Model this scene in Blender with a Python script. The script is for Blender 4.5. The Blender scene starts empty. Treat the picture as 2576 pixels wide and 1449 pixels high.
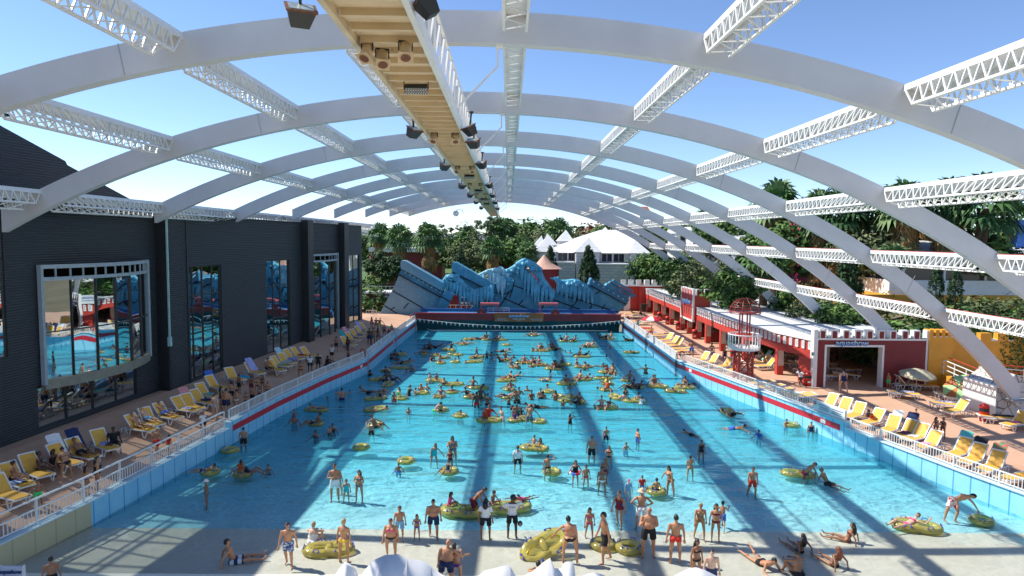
import bpy, math, random
import numpy as np
from mathutils import Vector, Matrix
R = math.radians
rnd = random.Random(7)
sc = bpy.context.scene
col = sc.collection
# camera
FPX, TH, PS, RO, CH = 1686.84, .073886, .0060953, .0087489, 12.0
def rayv(px, py):
 x = (px - 1288) / FPX; y = -(py - 724.5) / FPX
 c, s = math.cos(RO), math.sin(RO); x, y = c*x - s*y, s*x + c*y
 a, b, d = x, math.cos(TH) + y*math.sin(TH), -math.sin(TH) + y*math.cos(TH)
 c, s = math.cos(PS), math.sin(PS)
 return Vector((a*c + b*s, -a*s + b*c, d))
cd = bpy.data.cameras.new("camera"); cam = bpy.data.objects.new("camera", cd); col.objects.link(cam)
o_ = rayv(1288, 724.5); rx = (rayv(1388, 724.5) - o_).normalized(); uy = (rayv(1288, 624.5) - o_).normalized(); fw = o_.normalized()
M = Matrix((rx, uy, -fw)).transposed().to_4x4(); M.translation = (0, 0, CH)
cam.matrix_world = M
cd.sensor_width = 36; cd.lens = 36 * FPX / 2576; cd.clip_start = .1; cd.clip_end = 6000
sc.camera = cam
# light
SUNV = Vector((-.85, .29, 1.0)).normalized()           # towards the sun
el = math.asin(SUNV.z); az = math.atan2(SUNV.x, SUNV.y)
w = bpy.data.worlds.new("World"); sc.world = w; w.use_nodes = True
nt = w.node_tree; bg = nt.nodes["Background"]
sky = nt.nodes.new("ShaderNodeTexSky"); sky.sky_type = 'NISHITA'; sky.sun_disc = False
sky.sun_elevation = el; sky.sun_rotation = az; sky.altitude = 300; sky.air_density = .8; sky.dust_density = 0; sky.ozone_density = 3
tm = nt.nodes.new("ShaderNodeMix"); tm.data_type = 'RGBA'; tm.blend_type = 'MULTIPLY'; tm.inputs[0].default_value = 1; tm.inputs[7].default_value = (.95, .98, 1.06, 1)
nt.links.new(sky.outputs[0], tm.inputs[6]); nt.links.new(tm.outputs[2], bg.inputs[0]); bg.inputs[1].default_value = .095
ld = bpy.data.lights.new("sun", 'SUN'); ld.energy = 3.35; ld.angle = R(.53); ld.color = (1, .95, .86)
sun = bpy.data.objects.new("sun", ld); col.objects.link(sun)
sun.rotation_euler = SUNV.to_track_quat('Z', 'Y').to_euler(); sun.location = (0, 0, 60)
vs = sc.view_settings; vs.view_transform = 'Standard'; vs.look = 'None'; vs.exposure = 1.0; vs.gamma = 1
sc.display_settings.display_device = 'sRGB'
cy = sc.cycles; cy.max_bounces = 7; cy.diffuse_bounces = 3; cy.glossy_bounces = 3; cy.transmission_bounces = 4
cy.transparent_max_bounces = 14; cy.caustics_reflective = False; cy.caustics_refractive = False
# geometry helpers
def onZ(p, z):
 v = rayv(*p); t = (z - CH) / v.z; return Vector((v.x*t, v.y*t, z))
def onY(p, Y):
 v = rayv(*p); t = Y / v.y; return Vector((v.x*t, Y, CH + v.z*t))
def onP(p, A, B):
 v = rayv(*p); n = (-(B[1]-A[1]), B[0]-A[0]); t = (n[0]*A[0]+n[1]*A[1]) / (n[0]*v.x+n[1]*v.y)
 q = v*t; L = math.hypot(B[0]-A[0], B[1]-A[1])
 return ((q.x-A[0])*(B[0]-A[0])+(q.y-A[1])*(B[1]-A[1]))/L, CH+q.z
def tile(x0, y0, k=6.44): return lambda x, y: ((x0 + x/k)/1.0621, (y0 + y/k)/1.0621)
tA = lambda x, y: (x/3, y/3)
tE = lambda x, y: (858.7+x/3, 483+y/3); tF = lambda x, y: (1717.3+x/3, 483+y/3)
tG = lambda x, y: (x/3, 966+y/3); tH = lambda x, y: (858.7+x/3, 966+y/3); tI = lambda x, y: (1717.3+x/3, 966+y/3)
t1 = tile(540, 900); t2 = tile(880, 780); t3 = tile(1680, 880); t4 = tile(2336, 1080); t5 = tile(760, 960)
t8 = tile(1960, 850); t9 = tile(1640, 780); t10 = tile(2336, 900)
ta = tile(980, 880); tb = t0 = tile(1340, 880); td = tile(1080, 1000); te = tile(1400, 1000)
def lerp(t, pts):
 for (a, x), (b, y) in zip(pts, pts[1:]):
  if t <= b or (b, y) == pts[-1]: return x + (y-x)*(t-a)/(b-a)
class MB:
 def __init__(s): s.v = []; s.f = []; s.uv = {}; s.m = []; s.mi = 0
 def add(s, vs, fs, uvs=None):
  n = len(s.v); s.v += [tuple(p) for p in vs]
  for k, f in enumerate(fs):
   if uvs: s.uv[len(s.f)] = uvs[k]
   s.f.append([i+n for i in f]); s.m.append(s.mi)
  return s
 def box(s, c, d, rz=0, Mx=None):
  h = [x/2 for x in d]; ca, sa = math.cos(rz), math.sin(rz); P = []
  for z in (-1, 1):
   for y in (-1, 1):
    for x in (-1, 1):
     q = Vector((x*h[0], y*h[1], z*h[2]))
     q = Mx @ q if Mx else Vector((q.x*ca-q.y*sa, q.x*sa+q.y*ca, q.z))
     P.append((c[0]+q.x, c[1]+q.y, c[2]+q.z))
  return s.add(P, [(0,2,3,1),(4,5,7,6),(0,1,5,4),(2,6,7,3),(0,4,6,2),(1,3,7,5)])
 def bb(s, a, b): return s.box([(x+y)/2 for x, y in zip(a, b)], [abs(y-x) for x, y in zip(a, b)])
 def bar(s, p, q, w, h=None, up=(0, 0, 1)):
  p = Vector(p); q = Vector(q); d = q-p; L = d.length
  if L < 1e-6: return s
  d /= L; up = Vector(up)
  if abs(d.dot(up)) > .98: up = Vector((0, 1, 0)) if abs(d.y) < .9 else Vector((1, 0, 0))
  sd = d.cross(up).normalized(); u = sd.cross(d)
  return s.box((p+q)/2, (w, L, h or w), Mx=Matrix((sd, d, u)).transposed())
 def tube(s, pts, r, n=6, cap=True, r2=None):
  pts = [Vector(p) for p in pts]; k = len(pts); V = []; ref = None
  rs = r if isinstance(r, (list, tuple)) else [r + ((r2 if r2 is not None else r)-r)*i/max(1, k-1) for i in range(k)]
  for i, p in enumerate(pts):
   d = (pts[min(i+1, k-1)]-pts[max(i-1, 0)]).normalized()
   if ref is None: ref = Vector((0, 0, 1)) if abs(d.z) < .9 else Vector((1, 0, 0))
   a = d.cross(ref).normalized(); b = d.cross(a); ref = -(a.cross(d)) if False else ref
   V += [p + (a*math.cos(2*math.pi*j/n) + b*math.sin(2*math.pi*j/n))*rs[i] for j in range(n)]
  F = [(i*n+j, i*n+(j+1) % n, (i+1)*n+(j+1) % n, (i+1)*n+j) for i in range(k-1) for j in range(n)]
  if cap: F += [tuple(range(n))[::-1], tuple((k-1)*n+j for j in range(n))]
  return s.add(V, F)
 def lathe(s, prof, n=16, c=(0, 0, 0), a0=0, a1=2*math.pi):
  V = []; full = abs(a1-a0-2*math.pi) < 1e-6; m = n if full else n+1
  for r, z in prof:
   for j in range(m):
    a = a0+(a1-a0)*j/n; V.append((c[0]+r*math.cos(a), c[1]+r*math.sin(a), c[2]+z))
  F = [(i*m+j, i*m+(j+1) % m, (i+1)*m+(j+1) % m, (i+1)*m+j) for i in range(len(prof)-1) for j in range(n)]
  return s.add(V, F)
 def prism(s, poly, z0, z1, top=None):
  n = len(poly); f = (lambda i, z: z[i] if isinstance(z, (list, tuple)) else z)
  V = [(p[0], p[1], f(i, z0)) for i, p in enumerate(poly)] + [(p[0], p[1], f(i, z1)) for i, p in enumerate(poly)]
  F = [tuple(range(n))[::-1], tuple(range(n, 2*n))] + [(i, (i+1) % n, n+(i+1) % n, n+i) for i in range(n)]
  return s.add(V, F)
 def slab(s, poly, axis_p, A, d):           # poly of 3-D points, extruded by vector d
  n = len(poly); V = [Vector(p) for p in poly] + [Vector(p)+Vector(d) for p in poly]
  return s.add(V, [tuple(range(n)), tuple(range(n, 2*n))[::-1]] + [(i, n+i, n+(i+1) % n, (i+1) % n) for i in range(n)])
 def sph(s, c, r, n=10, m=7, Mx=None):
  r = r if isinstance(r, (list, tuple)) else (r, r, r); V = []
  for i in range(m+1):
   t = math.pi*i/m
   for j in range(n):
    a = 2*math.pi*j/n; q = Vector((r[0]*math.sin(t)*math.cos(a), r[1]*math.sin(t)*math.sin(a), r[2]*math.cos(t)))
    if Mx: q = Mx @ q
    V.append((c[0]+q.x, c[1]+q.y, c[2]+q.z))
  return s.add(V, [(i*n+j, (i+1)*n+j, (i+1)*n+(j+1) % n, i*n+(j+1) % n) for i in range(m) for j in range(n)])
 def torus(s, Rm, r, n=28, m=10, c=(0, 0, 0), sq=1):
  V = [(c[0]+(Rm+r*math.cos(b))*math.cos(a), c[1]+(Rm+r*math.cos(b))*math.sin(a), c[2]+r*sq*math.sin(b))
   for a in [2*math.pi*i/n for i in range(n)] for b in [2*math.pi*j/m for j in range(m)]]
  return s.add(V, [(i*m+j, ((i+1) % n)*m+j, ((i+1) % n)*m+(j+1) % m, i*m+(j+1) % m) for i in range(n) for j in range(m)])
 def build(s, name, mat, parent=None, smooth=False, label=None, cat=None, group=None, kind=None, loc=None):
  off = Vector(loc) if loc is not None else (Vector(parent.location) if parent and not parent.parent else Vector((0, 0, 0)))
  if parent and parent.parent: off = Vector(parent.parent.location)+Vector(parent.location)
  me = bpy.data.meshes.new(name)
  me.from_pydata([(a-off.x, b-off.y, c-off.z) for a, b, c in s.v], [], s.f)
  ms = mat if isinstance(mat, list) else [mat]
  for mm in ms: me.materials.append(mm)
  if len(ms) > 1: me.polygons.foreach_set('material_index', s.m)
  if s.uv:
   ul = me.uv_layers.new()
   for fi, uv in s.uv.items():
    for li, c in zip(me.polygons[fi].loop_indices, uv): ul.data[li].uv = c
  if smooth: me.polygons.foreach_set('use_smooth', [True]*len(me.polygons))
  me.update()
  o = bpy.data.objects.new(name, me); col.objects.link(o)
  if parent: o.parent = parent
  if loc is not None and not parent: o.location = loc
  tag(o, label, cat, group, kind)
  return o
def tag(o, label=None, cat=None, group=None, kind=None):
 if label: o['label'] = label
 if cat: o['category'] = cat
 if group: o['group'] = group
 if kind: o['kind'] = kind
 return o
def thing(name, label, cat, loc=(0, 0, 0), rz=0, group=None):
 o = bpy.data.objects.new(name, None); col.objects.link(o); o.location = loc; o.rotation_euler = (0, 0, rz)
 o.empty_display_size = .2
 return tag(o, label, cat, group)
def kids(o): return list(o.children)
KID = {}
def dup(root, loc, rz=0, label=None, group=None, s=1):
 r = root.copy(); col.objects.link(r); r.location = loc; r.rotation_euler = (0, 0, rz); r.scale = (s, s, s)
 if label: r['label'] = label
 if group: r['group'] = group
 ch = KID.get(root.name)
 if ch is None: ch = KID[root.name] = [(c, list(c.children)) for c in root.children]
 for c, gs in ch:
  k = c.copy(); col.objects.link(k); k.parent = r
  for g in gs:
   q = g.copy(); col.objects.link(q); q.parent = k
 return r
# materials
def srgb(*c): return tuple(((x/255)/12.92 if x <= 10 else ((x/255+.055)/1.055)**2.4) for x in c)
def mat(name, c, rough=.6, var=.12, scale=3., bump=0., metal=0., spec=.5, stretch=None, detail=4, coat=0):
 m = bpy.data.materials.new(name); m.use_nodes = True; n = m.node_tree; b = n.nodes["Principled BSDF"]
 b.inputs['Roughness'].default_value = rough; b.inputs['Metallic'].default_value = metal
 b.inputs['Specular IOR Level'].default_value = spec; b.inputs['Coat Weight'].default_value = coat
 b.inputs['Base Color'].default_value = (*c, 1)
 if var or bump:
  tc = n.nodes.new("ShaderNodeTexCoord"); mp = n.nodes.new("ShaderNodeMapping"); nz = n.nodes.new("ShaderNodeTexNoise")
  n.links.new(tc.outputs['Object'], mp.inputs[0]); n.links.new(mp.outputs[0], nz.inputs['Vector'])
  if stretch: mp.inputs['Scale'].default_value = stretch
  nz.inputs['Scale'].default_value = scale; nz.inputs['Detail'].default_value = detail; nz.inputs['Roughness'].default_value = .6
  if var:
   cr = n.nodes.new("ShaderNodeValToRGB"); e = cr.color_ramp.elements
   e[0].position = .3; e[1].position = .7
   e[0].color = (*[x*(1-var) for x in c], 1); e[1].color = (*[min(1, x*(1+var)) for x in c], 1)
   n.links.new(nz.outputs['Fac'], cr.inputs[0]); n.links.new(cr.outputs[0], b.inputs['Base Color'])
  if bump:
   bp = n.nodes.new("ShaderNodeBump"); bp.inputs['Strength'].default_value = bump; bp.inputs['Distance'].default_value = .05
   n.links.new(nz.outputs['Fac'], bp.inputs['Height']); n.links.new(bp.outputs[0], b.inputs['Normal'])
 return m
class NG:                                     # tiny node-graph helper
 def __init__(s, name):
  s.m = bpy.data.materials.new(name); s.m.use_nodes = True; s.n = s.m.node_tree
  s.b = s.n.nodes["Principled BSDF"]; s.out = s.n.nodes["Material Output"]
 def nd(s, t, **k):
  x = s.n.nodes.new("ShaderNode"+t)
  for a, v in k.items(): setattr(x, a, v)
  return x
 def L(s, a, b): s.n.links.new(a, b)
 def val(s, sock, v):
  if hasattr(v, 'is_linked'): s.L(v, sock)
  else: sock.default_value = v
 def math(s, op, a, b=0., c=0.):
  x = s.nd("Math", operation=op); s.val(x.inputs[0], a); s.val(x.inputs[1], b); s.val(x.inputs[2], c); return x.outputs[0]
 def mix(s, f, a, b):
  x = s.nd("Mix", data_type='RGBA'); s.val(x.inputs[0], f); s.val(x.inputs[6], a); s.val(x.inputs[7], b); return x.outputs[2]
 def obj(s): return s.nd("TexCoord").outputs['Object']
 def sep(s, v): x = s.nd("SeparateXYZ"); s.L(v, x.inputs[0]); return x.outputs
 def noise(s, v, sc_, det=4, rough=.6, scl=None):
  if scl:
   mp = s.nd("Mapping"); mp.inputs['Scale'].default_value = scl; s.L(v, mp.inputs[0]); v = mp.outputs[0]
  x = s.nd("TexNoise"); s.L(v, x.inputs['Vector']); x.inputs['Scale'].default_value = sc_; x.inputs['Detail'].default_value = det
  x.inputs['Roughness'].default_value = rough; return x.outputs['Fac']
 def ramp(s, f, stops):
  x = s.nd("ValToRGB"); e = x.color_ramp.elements
  while len(e) < len(stops): e.new(.5)
  for q, (p, c) in zip(e, stops): q.position = p; q.color = (*c, 1)
  s.L(f, x.inputs[0]); return x.outputs[0]
 def bump(s, h, st, dist=.05):
  x = s.nd("Bump"); x.inputs['Strength'].default_value = st; x.inputs['Distance'].default_value = dist; s.L(h, x.inputs['Height']); return x.outputs[0]
white = mat("white_paint", (.80, .80, .78), .45, .05, 1.5)
white_steel = mat("white_steel", (.78, .78, .76), .4, .06, .6)
arch_white = mat("arch_paint", (.62, .62, .63), .5, .07, .5)
red = mat("red_paint", (.50, .05, .035), .55, .14, 1.2)
dred = mat("dark_red_paint", (.20, .018, .022), .55, .14, 1.2)
blackm = mat("black_metal", (.02, .02, .022), .5, .2)
grey = mat("grey_metal", (.35, .36, .37), .45, .1)
tan_ = mat("cream_enamel", (.55, .40, .24), .55, .12, 2)
yellow = mat("yellow_paint", (.72, .34, .03), .6, .1, 1)
wood = mat("dark_board", (.05, .035, .025), .7, .2)
# plan of the place
WL = [(2, -22.5), (23.1, -17.97), (27.1, -17.17), (33.2, -16.45), (43.9, -15.19), (51.2, -13.95), (58.3, -12.35), (70, -12.2), (86.5, -11.8)]
WR = [(2, 31.5), (23.1, 24.5), (28.5, 22.7), (31, 21.95), (37, 20.44), (47, 18), (54.6, 16.1), (59, 14.95), (70, 14.95), (86.5, 14.85)]
YC, YF = 27.1, 86.3                 # colour change on the pool floor, wave wall
xl = lambda y: lerp(y, WL); xr = lambda y: lerp(y, WR)
def floor_z(y): return -.12 - (y-YC)*.03 if y < 50 else -.807-(y-50)*.03
SS = .92
FK = .9 ; FA = Vector((-25.3*FK, 36.5*FK)); FB = Vector((-19.84*FK, 89.51*FK))      # pool front of the left building
ZF = 12-11.1*FK
def xf(y): return FA.x + (FB.x-FA.x)*(y-FA.y)/(FB.y-FA.y)
def deck_l(x, y):
 t = max(0, min(1, (xl(y)-.3-x)/max(.5, xl(y)-.3-xf(y)))); return .95 + (ZF-.95)*t
DZ = .9
def on_floor(p):
 z = 0
 for _ in range(6): q = onZ(p, z); z = min(.25, floor_z(q.y))
 return onZ(p, z)
def on_deck(p):
 z = 1.2
 for _ in range(8): q = onZ(p, z); z = deck_l(q.x, q.y)
 return onZ(p, z)
# setting materials
g = NG("pool_paint"); ob = g.obj(); s_ = g.sep(ob)
isb = g.math('GREATER_THAN', s_[1], YC)
n1 = g.noise(ob, .35, 5); n2 = g.noise(ob, 2.2, 4)
blue = g.ramp(n1, [(.3, (.38, .78, .88)), (.7, (.46, .85, .92))])
crm = g.ramp(n1, [(.3, (.76, .73, .60)), (.7, (.82, .79, .67))])
g.L(g.mix(isb, crm, blue), g.b.inputs['Base Color']); g.b.inputs['Roughness'].default_value = .5
g.L(g.bump(n2, .08), g.b.inputs['Normal']); pool_m = g.m
g = NG("pool_wall_paint"); uvn = g.nd("UVMap").outputs[0]; u, v, _ = g.sep(uvn)
fr = g.math('FRACT', g.math('DIVIDE', u, .92)); seam = g.math('LESS_THAN', fr, .07)
nz = g.noise(g.obj(), 1.2, 4)
wb = g.ramp(nz, [(.3, (.24, .58, .76)), (.7, (.32, .68, .83))])
wb = g.mix(seam, wb, (.07, .33, .58, 1))
wc = g.mix(seam, (.52, .47, .28, 1), (.40, .36, .22, 1))
yw = g.sep(g.nd("NewGeometry").outputs["Position"])[1]
g.L(g.mix(g.math('GREATER_THAN', yw, YC), wc, wb), g.b.inputs['Base Color']); g.b.inputs['Roughness'].default_value = .45
wall_m = g.m
g = NG("deck_concrete"); ob = g.obj(); n1 = g.noise(ob, .5, 6); n2 = g.noise(ob, 30, 3)
c = g.ramp(n1, [(.3, (.56, .33, .21)), (.55, (.62, .38, .25)), (.75, (.66, .43, .29))])
c = g.mix(g.math('MULTIPLY', n2, .25), c, (.34, .18, .11, 1))
g.L(c, g.b.inputs['Base Color']); g.b.inputs['Roughness'].default_value = .75; g.L(g.bump(n2, .1, .01), g.b.inputs['Normal']); deck_m = g.m
g = NG("pool_water"); ob = g.obj(); s_ = g.sep(ob); y = s_[1]
dep = g.math('MULTIPLY', g.math('SUBTRACT', y, 25.), .033); dep = g.math('MAXIMUM', dep, .02)
def exch(k): return g.math('POWER', 2.71828, g.math('MULTIPLY', dep, -k))
cc = g.nd("CombineColor"); g.L(exch(1.15), cc.inputs[0]); g.L(exch(.12), cc.inputs[1]); g.L(exch(.03), cc.inputs[2])
wn = g.noise(ob, .9, 3, .5)
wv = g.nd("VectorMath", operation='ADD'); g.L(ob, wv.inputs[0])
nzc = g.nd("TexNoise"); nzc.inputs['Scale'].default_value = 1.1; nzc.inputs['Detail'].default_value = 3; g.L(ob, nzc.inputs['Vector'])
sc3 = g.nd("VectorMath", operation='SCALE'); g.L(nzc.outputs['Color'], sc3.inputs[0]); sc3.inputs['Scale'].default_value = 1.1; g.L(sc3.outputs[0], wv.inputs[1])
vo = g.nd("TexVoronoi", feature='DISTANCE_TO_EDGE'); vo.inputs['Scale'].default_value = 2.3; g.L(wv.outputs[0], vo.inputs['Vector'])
ca = g.ramp(vo.outputs['Distance'], [(0., (1, 1, 1)), (.04, (.5, .5, .5)), (.13, (.05, .05, .05)), (.5, (0, 0, 0))])  # caustic lines: focused sunlight painted into the water's transparent tint
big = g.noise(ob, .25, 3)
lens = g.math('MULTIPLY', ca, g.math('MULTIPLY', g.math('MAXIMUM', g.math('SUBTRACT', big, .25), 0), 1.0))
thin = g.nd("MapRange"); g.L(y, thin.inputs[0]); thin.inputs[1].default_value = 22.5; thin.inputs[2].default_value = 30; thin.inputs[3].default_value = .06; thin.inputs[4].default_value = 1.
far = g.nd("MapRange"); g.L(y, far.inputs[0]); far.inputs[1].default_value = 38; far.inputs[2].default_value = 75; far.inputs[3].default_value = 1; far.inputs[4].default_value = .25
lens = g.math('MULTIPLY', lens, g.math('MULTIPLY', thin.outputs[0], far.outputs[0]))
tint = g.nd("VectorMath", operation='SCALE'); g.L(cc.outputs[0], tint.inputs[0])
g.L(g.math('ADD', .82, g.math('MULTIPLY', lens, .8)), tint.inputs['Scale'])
tr = g.nd("BsdfTransparent"); g.L(tint.outputs[0], tr.inputs[0])
df = g.nd("BsdfDiffuse"); df.inputs[0].default_value = (.07, .52, .68, 1)
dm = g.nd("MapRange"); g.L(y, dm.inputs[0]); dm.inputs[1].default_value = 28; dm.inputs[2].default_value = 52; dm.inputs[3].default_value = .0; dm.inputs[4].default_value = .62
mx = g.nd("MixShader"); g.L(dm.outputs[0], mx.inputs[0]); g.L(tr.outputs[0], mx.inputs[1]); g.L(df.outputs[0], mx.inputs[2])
h = g.math('ADD', g.noise(ob, 1.0, 4, .55, (1, 1.5, 1)), g.math('MULTIPLY', g.noise(ob, .28, 2, .5, (1, 2.2, 1)), 1.6))
bs = g.nd('MapRange'); g.L(y, bs.inputs[0]); bs.inputs[1].default_value = 22; bs.inputs[2].default_value = 31; bs.inputs[3].default_value = .12; bs.inputs[4].default_value = .55
nm = g.bump(h, .55, .35); g.L(bs.outputs[0], nm.node.inputs['Strength'])
gl = g.nd("BsdfGlossy"); gl.inputs['Roughness'].default_value = .06; g.L(nm, gl.inputs['Normal'])
frs = g.nd("Fresnel"); frs.inputs[0].default_value = 1.33; g.L(nm, frs.inputs['Normal'])
mx2 = g.nd("MixShader"); g.L(g.math('MINIMUM', g.math('MULTIPLY', frs.outputs[0], .8), .5), mx2.inputs[0]); g.L(mx.outputs[0], mx2.inputs[1]); g.L(gl.outputs[0], mx2.inputs[2])
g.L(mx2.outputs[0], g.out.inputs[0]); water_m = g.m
grass_m = mat("lawn", (.075, .14, .028), .9, .35, .4, .2)
earth_m = mat("earth", (.16, .13, .07), .9, .3, .25)
hill_m = mat("hill", (.16, .19, .20), .9, .2, .01)
# ground, pool floor, decks
b = MB()
for a, c in (((-900, -60), (-40, 1500)), ((-40, 104), (1600, 1500)), ((44, -60), (1600, 104)), ((-40, -60), (44, 2))):
 b.add([(a[0], a[1], .4), (c[0], a[1], .4), (c[0], c[1], .4), (a[0], c[1], .4)], [(0, 1, 2, 3)])
b.build("ground", earth_m, kind='structure')
ys = [2, 12, 18, 21, 23.1, 25, YC, 28.5, 31, 33.2, 37, 41, 43.9, 47, 50, 51.2, 54.6, 58.3, 59, 64, 70, 78, 86.5]
b = MB()
for y0, y1 in zip(ys, ys[1:]):
 z0, z1 = [floor_z(y) if y > 22 else floor_z(22)+(22-y)*.02 for y in (y0, y1)]
 b.add([(xl(y0)-.05, y0, z0), (xr(y0)+.05, y0, z0), (xr(y1)+.05, y1, z1), (xl(y1)-.05, y1, z1)], [(0, 1, 2, 3)])
b.build("pool_floor", pool_m, kind='structure')
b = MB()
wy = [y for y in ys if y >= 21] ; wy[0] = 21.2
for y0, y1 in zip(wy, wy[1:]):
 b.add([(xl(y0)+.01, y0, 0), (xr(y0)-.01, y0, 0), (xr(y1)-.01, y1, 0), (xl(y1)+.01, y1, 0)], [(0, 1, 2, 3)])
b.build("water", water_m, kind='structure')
b = MB(); yy = [2, 12, 20, 27.1, 33.2, 37, 43.9, 51.2, 58.3, 64, 70, 80, 86.5]
for y0, y1 in zip(yy, yy[1:]):
 fx = lambda y: min(xl(y)-2, xf(y))-9
 b.add([(fx(y0), y0, ZF), (xf(y0), y0, ZF), (xl(y0)-.3, y0, .95), (xl(y1)-.3, y1, .95), (xf(y1), y1, ZF), (fx(y1), y1, ZF)], [(1, 2, 3, 4), (0, 1, 4, 5)])
b.add([(-26, 86.5, ZF-.02), (-17.4, 86.5, 1.6), (-11.8, 86.5, .95), (-11.5, 104, .95), (-40, 104, .95), (-40, 86.5, 1.5)], [(0, 1, 2, 3, 4, 5)])
b.build("terrace_paving", deck_m, kind='structure')
b = MB(); yy = [2, 12, 20, 28.5, 31, 37, 47, 54.6, 59, 70, 86.5]
for y0, y1 in zip(yy, yy[1:]):
 b.add([(xr(y0)+.3, y0, DZ), (46, y0, DZ), (46, y1, DZ), (xr(y1)+.3, y1, DZ)], [(0, 1, 2, 3)])
b.add([(14.8, 86.5, DZ), (46, 86.5, DZ), (46, 108, DZ), (14.8, 108, DZ)], [(0, 1, 2, 3)])
b.add([(-11.6, 88, DZ-.01), (14.8, 88, DZ-.01), (14.8, 104, DZ-.01), (-11.6, 104, DZ-.01)], [(0, 1, 2, 3)])
b.build("pool_deck", deck_m, kind='structure')
b = MB(); b.add([(-80, 104, .95), (46, 104, .95), (46, 108, .95), (60, 108, .95), (90, 330, 2), (-150, 330, 2)], [(0, 1, 2, 3, 4, 5)])
b.build("lawn", grass_m, kind='structure')
b = MB(); N = 60
for i in range(N):
 def hp(i):
  a = -1.1+2.2*i/N; d = 2600
  hgt = 12+16*max(0, math.sin(i*.9+1))+12*max(0, math.sin(i*.37))+ 75*math.exp(-((a-.37)/.11)**2) + 22*math.exp(-((a+.2)/.12)**2)
  return d*math.sin(a), d*math.cos(a), hgt
 x0, y0, h0 = hp(i); x1, y1, h1 = hp(i+1)
 b.add([(x0, y0, -5), (x1, y1, -5), (x1*.96+0, y1+200, h1), (x0*.96, y0+200, h0), (x1, y1+900, -5), (x0, y0+900, -5)], [(0, 1, 2, 3), (3, 2, 4, 5)])
b.build("hills", hill_m, kind='structure', smooth=True)
# pool side walls
def offs(pl, side, t): return [(y, x+side*t) for y, x in pl]
def pool_wall(name, W, side, yup, label):
 P = thing(name, label, "wall", (lerp(50, W), 50, 0))
 b = MB(); pts = [(y, x) for y, x in W if y < yup]+[(yup, lerp(yup, W))]
 pt2 = [(yup, lerp(yup, W))]+[(y, x) for y, x in W if y > yup]
 u = 0
 for seg, ht in ((pts, 1.0), (pt2, 1.33)):
  for (y0, x0), (y1, x1) in zip(seg, seg[1:]):
   k = max(1, int((y1-y0)/3));
   for i in range(k):
    a = y0+(y1-y0)*i/k; c = y0+(y1-y0)*(i+1)/k; xa, xc = lerp(a, W), lerp(c, W); L = math.hypot(c-a, xc-xa)
    zb = -2.6; o = side*.32
    V = [(xa, a, zb), (xc, c, zb), (xc, c, ht), (xa, a, ht), (xa+o, a, ht), (xc+o, c, ht), (xa+o, a, zb), (xc+o, c, zb)]
    b.add(V, [(0, 1, 2, 3), (3, 2, 5, 4), (4, 5, 7, 6)], [[(u, 0), (u+L, 0), (u+L, 1), (u, 1)], [(.4, 0)]*4, [(.4, 0)]*4]); u += L
 a, xa = yup, lerp(yup, W); o = side*.32
 b.add([(xa, a, .9), (xa+o, a, .9), (xa+o, a, 1.33), (xa, a, 1.33)], [(0, 1, 2, 3)], [[(.4, 0)]*4])
 b.build("wall_panel", wall_m, P)
 b = MB()
 for (y0, x0), (y1, x1) in zip(pt2, pt2[1:]):
  y0 += (.4 if y0 == yup else 0); x0 = lerp(y0, W); o = -side*.012
  b.add([(x0+o, y0, .72), (x1+o, y1, .72), (x1+o, y1, 1.08), (x0+o, y0, 1.08)], [(0, 1, 2, 3)])
 b.build("stripe", mat("stripe_red", (.56, .022, .04), .45, .08), P)
 b = MB(); cap = white_steel
 for seg, ht in ((pts, 1.0), (pt2, 1.33)):
  for (y0, x0), (y1, x1) in zip(seg, seg[1:]):
   b.bar((x0+side*.13, y0, ht+.025), (x1+side*.13, y1, ht+.025), .42, .05)
 b.build("coping", mat("coping_"+name, (.55, .70, .76), .5, .1), P)
 return P
pool_wall("pool_wall", WL, -1, 37.8, "blue panelled pool wall with dark red stripe below the shaded terrace")
pool_wall("pool_wall", WR, 1, 38.8, "light blue panelled pool wall with bright red stripe below the sunny deck")
# fences on the walls
def fence(W, side, y0, y1, hz, base, label, grp, style='bars', high=False):
 x0, x1 = lerp(y0, W), lerp(y1, W)
 F = thing("pool_fence", label, "fence", (lerp((y0+y1)/2, W)+side*.16, (y0+y1)/2, base), group=grp)
 P = lambda y, z: (lerp(y, W)+side*.16, y, z)
 n = max(1, round((y1-y0)/2.2)); ps = [y0+(y1-y0)*i/n for i in range(n+1)]
 for y in ps:
  MB().bar(P(y, base), P(y, base+hz+(.38 if high else 0)), .07).build("post", white_steel, F)
 b = MB()
 for a, c in zip(ps, ps[1:]):
  b.bar(P(a, base+hz), P(c, base+hz), .06, .05); b.bar(P(a, base+.1), P(c, base+.1), .04)
 b.build("rail", white_steel, F)
 if high:
  b = MB()
  for a, c in zip(ps, ps[1:]): b.bar(P(a, base+hz+.4), P(c, base+hz+.4), .07, .06)
  b.build("handrail", white_steel, F)
 b = MB()
 if style == 'bars':
  y = y0+.12
  while y < y1: b.bar(P(y, base+.1), P(y, base+hz), .028); y += .16
  b.build("balusters", white_steel, F)
 else:
  for a, c in zip(ps, ps[1:]):
   d = (c-a)*.04
   b.slab([P(a+d, base+.14), P(c-d, base+.14), P(c-d, base+hz-.04), P(a+d, base+hz-.04)], None, None, (side*.012, 0, 0))
  b.build("mesh_panel", panel_m, F)
panel_m = bpy.data.materials.new("mesh_panel"); panel_m.use_nodes = True
n = panel_m.node_tree; pb = n.nodes["Principled BSDF"]; pb.inputs['Base Color'].default_value = (.72, .76, .78, 1); pb.inputs['Alpha'].default_value = .55; pb.inputs['Roughness'].default_value = .3
gf = "railings along the pool walls"
fence(WL, -1, 12, 37.6, .58, 1.05, "long white railing with raised handrail on the shaded wall near the beach", gf, high=True)
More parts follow.
